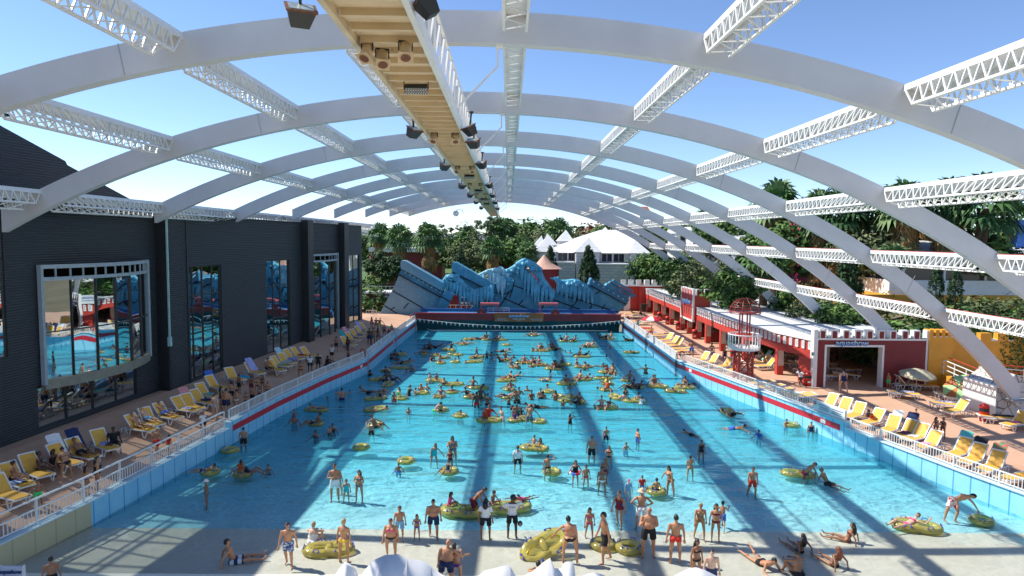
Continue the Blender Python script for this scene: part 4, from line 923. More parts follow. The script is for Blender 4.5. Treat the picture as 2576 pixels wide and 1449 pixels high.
# white pavilion
g = NG("white_brick"); ob = g.nd("NewGeometry").outputs['Position']; bt = g.nd("TexBrick"); mp = g.nd("Mapping"); mp.inputs['Rotation'].default_value = (R(90), 0, 0); g.L(ob, mp.inputs[0]); g.L(mp.outputs[0], bt.inputs[0])
bt.inputs['Color1'].default_value = (.70, .70, .69, 1); bt.inputs['Color2'].default_value = (.60, .60, .60, 1); bt.inputs['Mortar'].default_value = (.36, .36, .37, 1); bt.inputs['Scale'].default_value = 1; bt.inputs['Brick Width'].default_value = 1.1; bt.inputs['Row Height'].default_value = .55; bt.inputs['Mortar Size'].default_value = .03
g.L(bt.outputs[0], g.b.inputs['Base Color']); brick_m = g.m
PY = 128
f2 = tile(1340, 570)
PV = thing("white_pavilion", "white block pavilion with broad sheet roof and pyramid turrets", "building", (16, PY, 1))
V = lambda x, y, Y: onY(f2(x, y), Y)
eL, eR = V(930, 600, PY), V(2190, 690, PY); ez = V(1500, 680, PY).z
x0, x1 = V(560, 660, PY).x, V(2540, 690, PY).x; wl_, wr_ = V(900, 700, PY).x, V(2195, 700, PY).x
b = MB(); b.bb((wl_, PY, .8), (wr_, PY+24, ez-.02)); b.build("wall", brick_m, PV)
rt = [V(1700, 285, PY+24), V(2050, 285, PY+24), V(2300, 455, PY+6)]
b = MB(); b.add([(wl_-.6, PY-.8, ez), (wr_, PY-.8, ez), (V(2295, 460, PY+9).x, PY+9, V(2295, 460, PY+9).z), tuple(rt[1]), tuple(rt[0]), (wl_-.6, PY+24, ez+.5), (wr_+8, PY+24, ez)], [(0, 1, 2, 3, 4), (0, 4, 5), (2, 6, 3)]); b.build("roof", roof_m, PV)
def turret(u0, u1, ua, ya, ye, Y, dep, base=True):
 a, c = V(u0, ye, Y), V(u1, ye, Y); p = V(ua, ya, Y+dep/2);
 T_ = MB(); T_.add([(a.x, Y, a.z), (c.x, Y, a.z), (c.x, Y+dep, a.z), (a.x, Y+dep, a.z), (p.x, Y+dep/2, p.z)], [(0, 1, 4), (1, 2, 4), (2, 3, 4), (3, 0, 4), (3, 2, 1, 0)]); r_ = T_.build("turret_roof", roof_m, PV)
 if base: q = MB(); i_ = (c.x-a.x)*.07; q.bb((a.x+i_, Y+.4, .8), (c.x-i_, Y+dep-.4, a.z-.02)); q.build("turret", brick_m, PV)
turret(555, 970, 760, 415, 660, PY-3, 6.5); turret(1255, 1725, 1500, 415, 665, PY-3, 6.5); turret(2195, 2575, 2300, 455, 685, PY-1.5, 8); turret(725, 965, 785, 340, 545, PY+14, 5); turret(530, 760, 690, 378, 590, PY+8, 5); turret(962, 1250, 1110, 283, 480, PY+18, 6); turret(1755, 1830, 1790, 232, 290, PY+30, 3, False)
for u0, u1, v0, v1 in ((975, 1042, 683, 810), (1058, 1128, 683, 810), (1155, 1195, 683, 810), (1210, 1252, 683, 810), (1728, 1802, 700, 832), (1820, 1898, 700, 832), (1928, 2005, 700, 835), (2022, 2105, 700, 838)):
 a, c = V(u0, v0, PY), V(u1, v1, PY); f_ = MB().bb((a.x-.12, PY-.06, c.z-.12), (c.x+.12, PY-.01, a.z+.12)).build("window", white, PV); MB().bb((a.x, PY-.1, c.z), (c.x, PY-.06, a.z)).build("pane", mat("pane_violet", (.02, .02, .05), .15, .3), f_)
for u0, u1, v in ((900, 1265, 860), (1600, 2195, 890)):
 a, c = V(u0, v, PY-5), V(u1, v, PY-5); b = MB(); b.bb((a.x, PY-5, .8), (c.x, PY-.02, a.z)); b.build("annex", brick_m, PV); b = MB(); b.bb((a.x-.1, PY-5.2, a.z), (c.x+.1, PY-.15, a.z+.25)); b.build("annex_roof", roof_m, PV)
# white and yellow hall on the right
HY = 74
HL = thing("sunny_hall", "white hall with dark window band over a yellow base behind the arches", "building", (50, HY, DZ))
u = lambda x, y, Y=HY: onY((x, y), Y)
hx0, hx1 = u(2240, 660).x, 78
zt_, zw1, zw0, zy = u(2300, 646).z, u(2300, 668).z, u(2300, 705).z, u(2450, 742).z
b = MB(); b.bb((hx0, HY, zw1), (hx1, HY+12, zt_)); b.build("upper_wall", white, HL); b = MB(); b.bb((hx0, HY, zy), (hx1, HY+11.8, zw0)); b.build("lower_wall", white, HL)
b = MB(); b.bb((hx0+.4, HY+.5, zw0), (hx1, HY+11.5, zw1)); b.build("window_band", mat("hall_glass", (.045, .045, .05), .15, .4, .3), HL)
b = MB()
for i in range(8): x = hx0+1.6+i*4.6; b.bb((x, HY+.3, zw0), (x+.22, HY+.52, zw1))
b.build("mullions", white, HL)
b = MB(); b.bb((hx0-6, HY-.6, DZ), (hx1, HY+11, zy)); b.build("yellow_base", yellow, HL)
b = MB(); b.add([(hx0, HY-.4, zt_), (hx1, HY-.4, zt_), (hx1, HY+13, zt_+2.2), (hx0, HY+13, zt_+2.2)], [(0, 1, 2, 3)]); b.build("roof", roof_m, HL)
# vegetation
rnd.seed(21)
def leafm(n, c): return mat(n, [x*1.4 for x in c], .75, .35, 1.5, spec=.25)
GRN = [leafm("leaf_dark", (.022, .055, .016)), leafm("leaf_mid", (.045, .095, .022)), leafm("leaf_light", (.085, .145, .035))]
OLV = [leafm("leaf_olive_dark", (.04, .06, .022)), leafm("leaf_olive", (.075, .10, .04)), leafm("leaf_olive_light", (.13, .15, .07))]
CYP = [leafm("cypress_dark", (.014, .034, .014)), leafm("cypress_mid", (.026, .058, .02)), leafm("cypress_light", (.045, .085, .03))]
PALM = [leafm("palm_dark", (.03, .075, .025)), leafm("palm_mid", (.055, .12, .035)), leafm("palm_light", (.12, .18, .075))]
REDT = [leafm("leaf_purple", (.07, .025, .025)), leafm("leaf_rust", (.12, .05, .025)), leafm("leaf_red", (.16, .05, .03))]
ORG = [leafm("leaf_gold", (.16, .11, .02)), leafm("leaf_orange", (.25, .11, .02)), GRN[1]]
bark = mat("bark", (.12, .075, .045), .9, .35, 4, .4); straw = mat("dead_frond", (.36, .21, .08), .9, .4, 3)
def rv():
 while 1:
  v = Vector((rnd.uniform(-1, 1), rnd.uniform(-1, 1), rnd.uniform(-1, 1)))
  if .05 < v.length < 1: return v
def leaf(b, c, s, nrm=None, asp=.5):
 n = (nrm or rv()).normalized(); a = n.orthogonal().normalized(); t = rnd.uniform(0, 6.28); u = a*math.cos(t)+n.cross(a)*math.sin(t); w_ = n.cross(u)*asp
 b.add([c-u*s, c+w_*s, c+u*s, c-w_*s], [(0, 1, 2, 3)])
def crown(b, c, rad, nc, nl, ls, sp=.33, shell=.55):
 for _ in range(nc):
  d = rv(); d = d.normalized()*(shell+(1-shell)*rnd.random()**.6); cc = Vector((c[0]+d.x*rad[0], c[1]+d.y*rad[1], c[2]+d.z*rad[2]))
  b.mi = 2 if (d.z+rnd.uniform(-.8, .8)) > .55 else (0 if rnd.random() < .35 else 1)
  k = sp*rnd.uniform(.7, 1.35)
  for _ in range(nl):
   v = rv(); leaf(b, cc+Vector((v.x*rad[0]*k, v.y*rad[1]*k, v.z*rad[2]*k)), ls*rnd.uniform(.6, 1.3), (v+Vector((0, 0, .5))))
 b.mi = 0
def limb(b, p, q, r0, r1):
 m = p.lerp(q, .5)+rv()*(q-p).length*.08; b.tube([p, m, q], [r0, (r0+r1)/2, r1], 6)
def tree_obj(name, label, cat, build, loc, group):
 o = thing(name, label, cat, loc, 0, group); build(o); return o
def pt(b, n, m, o, sm=False): q = b.build(n, m, None, sm); q.parent = o; return q
def broad(o, h=8., r=3.2, nc=60, nl=26, ls=.3, mats=None, th=.45, flat=1.):
 b = MB(); top = Vector((0, 0, h*th)); limb(b, Vector((0, 0, 0)), top, .05*h*.6, .03*h*.6)
 for i in range(6): a = i*1.05; limb(b, top*rnd.uniform(.7, 1), Vector((math.cos(a)*r*.6, math.sin(a)*r*.6, h*th+(h*(1-th))*.45)), .1, .04)
 pt(b, "trunk", bark, o)
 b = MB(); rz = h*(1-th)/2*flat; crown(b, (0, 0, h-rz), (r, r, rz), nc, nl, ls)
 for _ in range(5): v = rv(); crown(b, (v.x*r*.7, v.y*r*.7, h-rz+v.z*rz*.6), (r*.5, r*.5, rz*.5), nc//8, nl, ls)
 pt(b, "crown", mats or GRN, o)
def pine(o, h=12., r=3.6, mats=None):
 b = MB(); P = [Vector((rnd.uniform(-.25, .25)*i, rnd.uniform(-.25, .25)*i, h*.94*i/5)) for i in range(6)]; b.tube(P, [.3, .26, .2, .16, .1, .05], 7)
 c = MB()
 for i in range(26):
  t = .36+.62*i/26; p = P[min(4, int(t*5/1.0))].lerp(P[min(5, int(t*5)+1)], (t*5) % 1); a = i*2.4; L = r*(1.15-.75*abs(t-.55)*1.6)*rnd.uniform(.5, 1.05)
  q = p+Vector((math.cos(a)*L, math.sin(a)*L, L*.3)); limb(b, p, q, .07, .025)
  crown(c, q, (L*.42, L*.42, L*.27), 6, 20, .22, .5, .2)
 pt(b, "trunk", bark, o); pt(c, "crown", mats or OLV, o)
def cypress(o, h=7., r=1., twin=False):
 b = MB(); b.tube([(0, 0, 0), (0, 0, h*.8)], [.14, .04], 6); pt(b, "trunk", bark, o); b = MB()
 for i in range(150):
  t = rnd.random()**.8; z = h*(.12+.88*t); w_ = r*min(1, (1-t)*2.2+.06)*min(1, .4+t*5); a = rnd.uniform(0, 6.28); c = Vector((math.cos(a)*w_*.8, math.sin(a)*w_*.8, z))
  b.mi = rnd.choice((0, 0, 1, 1, 2))
  for _ in range(9): v = rv(); leaf(b, c+Vector((v.x*.25, v.y*.25, v.z*.5)), rnd.uniform(.12, .26), Vector((v.x, v.y, .2)), .4)
 pt(b, "crown", CYP, o)
def fan(b, base, d, L, mi, dead=False):
 d = d.normalized(); side = d.cross(Vector((0, 0, 1)))
 if side.length < .1: side = Vector((1, 0, 0))
 side.normalize(); up = side.cross(d); b.mi = mi; hub = base+d*L*.42
 b.add([base+side*.02, base-side*.02, hub-side*.015, hub+side*.015], [(0, 1, 2, 3)])
 n = 11
 for i in range(n):
  a = -1.75+3.5*i/(n-1); dr = d*math.cos(a)+side*math.sin(a); ln = L*.62*(1-.18*abs(a)/1.75)*rnd.uniform(.88, 1.1)
  dp = Vector((0, 0, -1))*ln*(.28+.12*abs(a)); m = hub+dr*ln*.62+up*ln*.06; e = hub+dr*ln+dp*.85; wv_ = side*math.cos(a)-d*math.sin(a); wv_ = wv_*ln*.095
  b.add([hub, m+wv_, e, m-wv_], [(0, 1, 2, 3)])
def palm(o, h=8., cr=2.1, skirt=2.5, nf=34, tr=.3):
 b = MB(); b.tube([(0, 0, 0), (.05, .03, h*.3), (.02, .05, h*.7), (0, 0, h)], [tr*1.35, tr, tr*.85, tr*.9], 9); pt(b, "trunk", bark, o)
 b = MB()
 for i in range(nf):
  el_ = R(80)-R(125)*(i/nf)**1.1; a = i*2.39996; d = Vector((math.cos(a)*math.cos(el_), math.sin(a)*math.cos(el_), math.sin(el_)))
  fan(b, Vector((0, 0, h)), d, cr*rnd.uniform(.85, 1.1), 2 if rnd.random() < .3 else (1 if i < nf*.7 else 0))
 pt(b, "crown", PALM, o)
 if skirt > 0:
  b = MB()
  for i in range(int(14+skirt*16)):
   a = i*2.39996; z = h-.2-skirt*(i/(14+skirt*16)); d = Vector((math.cos(a)*.55, math.sin(a)*.55, -1)); fan(b, Vector((math.cos(a)*tr*.6, math.sin(a)*tr*.6, z)), d, cr*rnd.uniform(.45, .7), 0 if rnd.random() < .75 else 1)
  pt(b, "skirt", [straw, leafm("frond_green_brown", (.09, .095, .035))], o)
def lowfan(o, cr=1.6):
 b = MB()
 for i in range(40):
  el_ = R(85)-R(85)*(i/40); a = i*2.39996; d = Vector((math.cos(a)*math.cos(el_), math.sin(a)*math.cos(el_), math.sin(el_))); fan(b, Vector((rnd.uniform(-.2, .2), rnd.uniform(-.2, .2), .2)), d, cr*rnd.uniform(.8, 1.15), rnd.choice((0, 1, 1, 2)))
 pt(b, "fronds", PALM, o)
def banana(o):
 b = MB(); s = MB()
 for i in range(22):
  a = i*2.39996; L = rnd.uniform(1.6, 2.6); el_ = R(rnd.uniform(25, 80)); base = Vector((rnd.uniform(-.7, .7), rnd.uniform(-.7, .7), rnd.uniform(.6, 1.8))); hd = Vector((math.cos(a), math.sin(a), 0)); b.mi = rnd.choice((0, 1, 1, 2)); sd = Vector((-math.sin(a), math.cos(a), 0)); pr = None
  for j in range(6):
   t = j/5; c = base+hd*L*t*math.cos(el_)+Vector((0, 0, L*(t*math.sin(el_)-.35*t*t))); w_ = .32*math.sin(math.pi*min(1, t*.92+.08))**.6
   if pr: b.add([pr[0]-sd*pr[1], pr[0]+sd*pr[1], c+sd*w_, c-sd*w_], [(0, 1, 2, 3)])
   pr = (c, w_)
  s.tube([(base.x*.5, base.y*.5, 0), base], [.12, .05], 5)
 pt(b, "leaves", PALM, o); pt(s, "stems", bark, o)
def bush(o, r=1.6, h=1.8, nc=34, mats=None, ls=.16):
 b = MB()
 for i in range(5): a = i*1.3; b.tube([(0, 0, 0), (math.cos(a)*r*.4, math.sin(a)*r*.4, h*.6)], [.06, .02], 5)
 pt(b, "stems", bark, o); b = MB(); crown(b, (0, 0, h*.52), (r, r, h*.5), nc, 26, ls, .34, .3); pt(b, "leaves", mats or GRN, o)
def bank_z(x, y): return .95 + max(0, min(1, (x-33)/9))*3.4*max(0, min(1, (y-52)/8))
SPIN = [0]
def plant(proto, px, ptop, Y, h0, label, z0=.95, group=None, wide=1., x=None):
 """copy PROTO (built h0 metres tall) to the plane at Y so that its top meets the row seen in the photograph"""
 p = onY((px, ptop), Y); z0 = bank_z(p.x, Y) if p.x > 33 else z0; s = max(.2, (p.z-z0)/h0); SPIN[0] += 1.7
 mxs = {'low_fan_palm': 1.5, 'banana_plant': 1.25, 'shrub': 2.0, 'golden_shrub': 1.9}.get(proto.name.split('.')[0])
 if mxs and s > mxs: s = mxs; z0 = max(z0, p.z-s*h0-1.5) if p.x > 33 else z0
 r = dup(proto, (p.x if x is None else x, Y, z0), SPIN[0], label, group); r.scale = (s*wide, s*wide, s); return r
FAR_ = (0, -400, -50)
def proto(name, cat, fn, **k):
 o = thing(name, "plant", cat, (0, 0, 0)); fn(o, **k); return o
P_ = {}
P_['palm'] = proto("fan_palm", "palm", palm, h=6.4, cr=2.3, skirt=2.2); P_['palm2'] = proto("fan_palm", "palm", palm, h=6.6, cr=2.2, skirt=3.4, nf=30)
P_['palm3'] = proto("fan_palm", "palm", palm, h=6.4, cr=2.6, skirt=0, nf=26, tr=.4)
P_['broad'] = proto("leafy_tree", "tree", broad); P_['broad2'] = proto("leafy_tree", "tree", broad, h=7.5, r=3.6, nc=80, ls=.24, mats=OLV, th=.3)
P_['round'] = proto("clipped_tree", "tree", broad, h=6, r=2.2, nc=90, nl=26, ls=.2, mats=CYP, th=.5)
P_['pine'] = proto("pine_tree", "tree", pine); P_['fir'] = proto("conifer_tree", "tree", pine, h=12, r=2.4, mats=CYP)
P_['cyp'] = proto("cypress_tree", "tree", cypress); P_['bush'] = proto("shrub", "shrub", bush); P_['bush2'] = proto("shrub", "shrub", bush, r=1.7, h=1.8, mats=OLV, ls=.13)
P_['redt'] = proto("purple_leaf_tree", "tree", broad, h=8, r=4, mats=REDT); P_['org'] = proto("golden_shrub", "shrub", bush, mats=ORG); P_['fanlow'] = proto("low_fan_palm", "palm", lowfan); P_['ban'] = proto("banana_plant", "plant", banana)
HT = dict(palm=7.6, palm2=7.9, palm3=8., broad=8., broad2=7.5, round=6., pine=12.2, fir=12.2, cyp=7., bush=1.9, bush2=1.9, redt=8., org=1.9, fanlow=1.7, ban=3.6)
f1 = tile(960, 560); f3 = tile(1680, 530); f4 = tile(2040, 480); f5 = tile(2336, 460)
gp, gt_, gr = "palms behind the pool", "trees behind the pool", "plants beside the white arches"
def pl(kind, f, x, y, Y, label, wide=1., z0=.95):
 p = f(x, y); return plant(P_[kind], p[0], p[1], Y, HT[kind], label, z0, {'palm': gp, 'palm2': gp, 'palm3': gp}.get(kind, gt_ if Y > 100 else gr), wide)
TL = [
('palm2', f1, 350, 300, 150, "fan palm with brown skirt nearest the dark building end"), ('palm', f1, 690, 345, 138, "bushy fan palm beside the red striped awning"),
('palm', f1, 1200, 325, 128, "large fan palm whose trunk rises from the lawn with parasols"), ('palm2', f1, 1880, 345, 165, "fan palm below the tallest pine on its left"),
('palm2', f1, 2300, 520, 125, "fan palm with rusty skirt behind the snowy ruin top"), ('palm', f1, 2420, 235, 150, "tall fan palm right of the tallest pine"), ('palm2', f2, 110, 170, 152, "tall fan palm with hanging dead fronds, second right of the tallest pine"),
('palm', f2, 980, 175, 165, "fan palm rising behind the white pyramid turrets"), ('palm', f2, 455, 585, 120, "low fan palm left of the white pavilion"),
('pine', f1, 2110, 65, 150, "tallest pine rising into the sky behind the catwalk end"), ('pine', f1, 1635, 225, 185, "open crowned pine with pale sky in its gaps"),
('fir', f1, 1255, 255, 200, "thin dark conifer behind the lawn palm"), ('fir', f1, 1410, 295, 195, "dark conifer between the lawn palm and open pine"), ('fir', f2, 1270, 140, 200, "feathery conifer right of the turrets"), ('fir', f1, 885, 345, 230, "small distant conifer left of the lawn palm"),
('broad', f1, 560, 350, 190, "broad round tree behind the left palms"), ('broad', f1, 150, 440, 170, "wide tree at the dark building corner"), ('broad', f1, 900, 480, 165, "mid green tree between two left palms"),
('broad', f1, 1650, 455, 150, "bright green tree in front of the open pine"), ('broad2', f1, 1900, 560, 140, "olive green tree below the tallest pine"), ('broad', f1, 2100, 560, 150, "leafy tree under the tallest pine, right side"),
('broad', f2, 390, 135, 170, "dark leafy tree left of the turrets against the sky"), ('broad', f2, 830, 140, 180, "big dark tree behind the pyramid turrets"), ('broad2', f2, 450, 300, 150, "bushy tree left of the highest turret"), ('broad', f2, 300, 400, 140, "green tree beside the tall palms"),
('broad2', f2, 1300, 300, 190, "dusty olive tree right of the turrets"), ('redt', f2, 1700, 170, 200, "purple leaved tree behind the pavilion roof"), ('broad', f2, 1820, 220, 180, "round green tree behind the pavilion roof"),
('org', f2, 180, 580, 118, "golden orange shrub left of the pavilion"), ('bush2', f1, 2100, 830, 112, "large grey green oleander behind the ruin"), ('bush2', f1, 2400, 850, 112, "flowering oleander behind the snowy ridge"), ('bush', f1, 250, 780, 128, "dark bush on the lawn by the building corner"), ('bush', f1, 200, 900, 118, "pale green bush at the lawn edge"),
('round', f1, 430, 740, 116, "clipped round tree shading the lawn"), ('round', f1, 600, 830, 114, "second clipped tree with thin bare trunk"), ('cyp', f1, 1740, 700, 112, "dark columnar cypress behind the ruin planks"),
('cyp', f2, 840, 615, 112, "fat cypress in front of the pavilion window"), ('cyp', f2, 1490, 600, 113, "slim cypress in front of the middle turret"), ('cyp', f2, 1550, 680, 113, "shorter twin of the slim cypress"), ('bush', f2, 1230, 975, 112, "dark glossy bush between the two cypresses"),
('bush', f1, 160, 1330, 98, "green shrub below the dark building end wall"), ('broad', f2, 2480, 720, 118, "big dark bushy tree right of the pavilion"), ('fanlow', f2, 2380, 800, 112, "pale fan palm at the pavilion corner"),
('broad', f3, 450, 960, 112, "dense tree behind the red battlements"), ('broad2', f3, 700, 1150, 112, "shrubby tree behind the battlements"),
]
WIDE = {'bush2': 1.6, 'bush': 1.2, 'org': 1.2, 'cyp': 1.15}
for k, f, x, y, Y, lb in TL: pl(k, f, x, y, Y, lb, WIDE.get(k, 1.))
TR = [
('palm', f3, 1370, 260, 125, "small fan palm seen between far arches"), ('broad', f3, 1700, 380, 120, "yellow green tree between two arches"), ('broad', f3, 2450, 440, 110, "dark tree under the third truss row"), ('broad', f3, 560, 420, 150, "tree strip under the farthest arches"), ('broad', f3, 1000, 400, 140, "leafy tree behind the far arch feet"), ('broad2', f3, 1350, 590, 130, "rounded tree beyond the white hut"),
('palm3', f3, 2350, 850, 78, "broad leaved palm behind the fifth arch"), ('cyp', f3, 1920, 940, 80, "cypress clump behind the arcade roof"), ('fanlow', f3, 2150, 1100, 66, "spiky palm behind the arcade roof"), ('broad2', f3, 1500, 1000, 90, "shrubby tree behind the arcade roof middle"), ('broad', f3, 1000, 1000, 95, "dark tree behind the far arcade roof"), ('broad', f3, 1800, 1230, 74, "low leafy tree along the arcade back"), ('broad2', f3, 1250, 1130, 86, "olive bush tree along the arcade back"), ('broad', f3, 750, 1060, 104, "tree by the sign tower back"),
('palm2', f4, 250, 150, 95, "fan palm top poking over the third truss row"), ('palm2', f4, 1020, 300, 84, "shaggy fan palm left in the brown skirted row"), ('palm2', f4, 1350, 290, 82, "shaggy fan palm, second in the brown skirted row"), ('palm2', f4, 1700, 330, 84, "shaggy fan palm, third in the brown skirted row"), ('palm2', f4, 2100, 300, 83, "shaggy fan palm, fourth in the brown skirted row"),
('broad', f4, 500, 760, 86, "dark leafy tree under the skirted palms, left"), ('broad2', f4, 1900, 760, 80, "yellow flowering tree under the skirted palms"), ('fanlow', f4, 2300, 830, 66, "spiky fan palm above the level truss"), ('broad', f4, 1300, 760, 84, "green tree under the skirted palms, middle"),
('palm', f5, 560, 300, 78, "leaning fan palm left of the big one"), ('palm2', f5, 1290, 260, 77, "fan palm with long straw skirt beside the big palm"), ('palm3', f5, 1910, 180, 75, "big single fan palm with thick bare trunk"), ('palm2', f5, 2330, 530, 82, "fan palm with straw skirt by the blue pillar"), ('palm2', f5, 900, 330, 86, "fan palm behind the leaning one"), ('bush', f5, 2030, 960, 74, "round bush at the foot of the big palm"), ('broad', f5, 1600, 900, 80, "leafy tree beside the thick palm trunk"),
('cyp', lambda x, y: (x, y), 2358, 665, 68, "dark cypress behind the banana plant"), ('cyp', lambda x, y: (x, y), 2407, 672, 66, "slim cypress right of the banana plant"), ('cyp', lambda x, y: (x, y), 2128, 640, 70, "tall cypress between the fourth and fifth arch"), ('cyp', lambda x, y: (x, y), 2150, 660, 71, "second tall cypress between the arches"),
('ban', lambda x, y: (x, y), 2325, 685, 64, "banana plant with big leaves before the white hall"), ('fanlow', lambda x, y: (x, y), 2245, 765, 58, "round fan palm behind the castle gate"), ('fanlow', lambda x, y: (x, y), 2190, 775, 60, "smaller fan palm behind the castle gate"), ('bush', lambda x, y: (x, y), 2300, 778, 57, "dark bush right of the fan palms"), ('broad2', lambda x, y: (x, y), 2060, 745, 66, "olive shrub behind the arcade near the gate"), ('broad', lambda x, y: (x, y), 2110, 760, 62, "leafy shrub behind the fourth arch"), ('broad', lambda x, y: (x, y), 2000, 720, 72, "tree behind the fifth arch foot"),
('bush2', lambda x, y: (x, y), 2540, 735, 60, "oleander tip at the right edge of the yellow wall"), ('bush', lambda x, y: (x, y), 2490, 812, 58, "yellowish shrub before the yellow base"),
('broad', lambda x, y: (x, y), 2170, 600, 88, "tall leafy tree above the level truss"), ('broad2', lambda x, y: (x, y), 2050, 600, 96, "grey green tree between the arches"), ('broad', lambda x, y: (x, y), 1905, 640, 100, "leafy tree beside the grey hut"),
]
for k, f, x, y, Y, lb in TR: pl(k, f, x, y, Y, lb, 1.3 if k in ('bush', 'bush2') else 1.)
for o in P_.values():
 for c in list(o.children): bpy.data.objects.remove(c)
 bpy.data.objects.remove(o)
# woods and hedges
def hedge(name, label, a, c, h, w_, n, mats, ls=.13):
 H = thing(name, label, "hedge", ((a[0]+c[0])/2, (a[1]+c[1])/2, DZ)); b = MB(); a = Vector((*a, DZ)); c = Vector((*c, DZ)); d = (c-a); L = d.length; d.normalize(); s = Vector((-d.y, d.x, 0))
 for i in range(n):
  t = rnd.random(); face = rnd.random(); b.mi = rnd.choice((0, 1, 1, 2))
  if face < .5: p = a+d*L*t-s*w_/2*(1+rnd.uniform(-.15, .1))+Vector((0, 0, rnd.random()*h)); nn = -s+rv()*.9
  else: p = a+d*L*t+s*w_*rnd.uniform(-.5, .5)+Vector((0, 0, h*rnd.uniform(.93, 1.05))); nn = Vector((0, 0, 1))+rv()*.9
  leaf(b, p, ls*rnd.uniform(.6, 1.3), nn)
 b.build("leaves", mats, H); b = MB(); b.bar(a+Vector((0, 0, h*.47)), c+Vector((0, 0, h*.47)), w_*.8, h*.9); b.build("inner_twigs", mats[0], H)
hp = onZ((2500, 870), 1)
hedge("clipped_hedge", "tall clipped green hedge at the right edge behind the yellow wall", (38.6, 53.2), (47, 52), onY((2530, 836), 53).z-DZ, 2.4, 5200, GRN, .12)
hedge("clipped_hedge", "long low hedge in front of the yellow hall base", (36.5, 60), (60, 60), onY((2500, 815), 60).z-DZ, 2.0, 3600, GRN, .14)
W_ = MB()
for i in range(260):
 a = rnd.uniform(-.75, .62); d = rnd.uniform(215, 420); x, y = d*math.sin(a), d*math.cos(a); h = rnd.uniform(4.5, 8.5); crown(W_, (x, y, h*.6), (rnd.uniform(4, 8), 5, h*.5), 12, 9, 1.0, .4, .3)
tag(W_.build("distant_wood", GRN), "belt of distant mixed woodland along the horizon", "wood", kind='stuff')
b = MB(); xs_ = [33, 35, 38, 42, 60]; ys_ = [52, 56, 60, 66, 73.3, 90, 110]
for x0, x1 in zip(xs_, xs_[1:]):
 for y0, y1 in zip(ys_, ys_[1:]):
  if x1 > 45 and y1 > 73: continue
  b.add([(x0, y0, bank_z(x0, y0)), (x1, y0, bank_z(x1, y0)), (x1, y1, bank_z(x1, y1)), (x0, y1, bank_z(x0, y1))], [(0, 1, 2, 3)])
b.build("planted_bank", earth_m, kind='structure')
W_ = MB()
for i in range(120):
 x = rnd.uniform(33, 60); y = rnd.uniform(58, 108); crown(W_, (x, y, bank_z(x, y)+.6), (rnd.uniform(1.2, 2.2), 1.6, rnd.uniform(.8, 1.6)), 10, 10, .26, .4, .3)
tag(W_.build("ground_cover", GRN), "dense low green planting between the arcade and the white hall", "planting", kind='stuff')
# things beyond: slide, pillar, huts, awning house
navy = mat("slide_navy", (.02, .035, .16), .3, .15, 1); sblue = mat("pillar_blue", (.03, .15, .52), .45, .12)
SL = thing("water_slide", "dark blue water slide with white scaffold at the upper right edge", "slide", (82, 100, DZ)); b = MB()
p0, p1, p2 = onY((2430, 522), 104), onY((2500, 492), 100), onY((2610, 440), 95)
for o in (0, 1.2): b.tube([p0+Vector((0, o, 0)), p1+Vector((0, o, .2*o)), p2+Vector((0, o, 0))], .55, 8)
b.build("flume", navy, SL); b = MB()
b.bar(p1+Vector((0, -.6, 1.2)), p2+Vector((0, -.6, 1.2)), .08);
for i in range(8): q = p1.lerp(p2, i/7); b.bar(q+Vector((0, -.6, 0)), q+Vector((0, -.6, 1.2)), .06)
b.build("railing", navy, SL); b = MB(); s0, s1 = onY((2520, 510), 100), onY((2590, 510), 100)
for i in range(3):
 for j in range(2): x = s0.x+(s1.x-s0.x)*i/2; b.bar((x, 100+3*j, DZ), (x, 100+3*j, p1.z+3), .2)
for k in range(7): z = 3+k*1.6; b.bar((s0.x, 100, z), (s1.x, 100, z), .14); b.bar((s0.x, 100, z), (s1.x, 100, z+1.6), .1); b.bar((s1.x, 103, z), (s0.x, 103, z+1.6), .1)
b.build("scaffold", white_steel, SL)
q0, q1 = onY((2562, 553), 80), onY((2600, 640), 80); PB = thing("blue_pillar", "blue square pillar with capped top at the right edge", "pillar", (q0.x+1.5, 80, DZ))
b = MB(); b.bb((q0.x, 80, DZ), (q0.x+4, 84, q0.z-.6)); b.build("shaft", sblue, PB); b = MB(); b.bb((q0.x-.3, 79.7, q0.z-.6), (q0.x+4.3, 84.3, q0.z)); b.build("cap", sblue, PB)
CW_ = thing("curved_wall", "white curved wall with maroon rim right of the big palm", "wall", (62, 86, DZ)); pts = [onY(p, 86) for p in (f5(1960, 830), f5(2050, 870), f5(2150, 930), f5(2250, 1010), f5(2330, 1080))]
b = MB(); b.slab([(p.x, 86, p.z) for p in pts]+[(pts[-1].x+3, 86, pts[-1].z-1), (pts[-1].x+3, 86, DZ), (pts[0].x, 86, DZ)], None, None, (0, 1, 0)); b.build("wall", white, CW_); b = MB(); b.tube([p+Vector((0, 0, .1)) for p in pts], .18, 6); b.build("rim", dred, CW_)
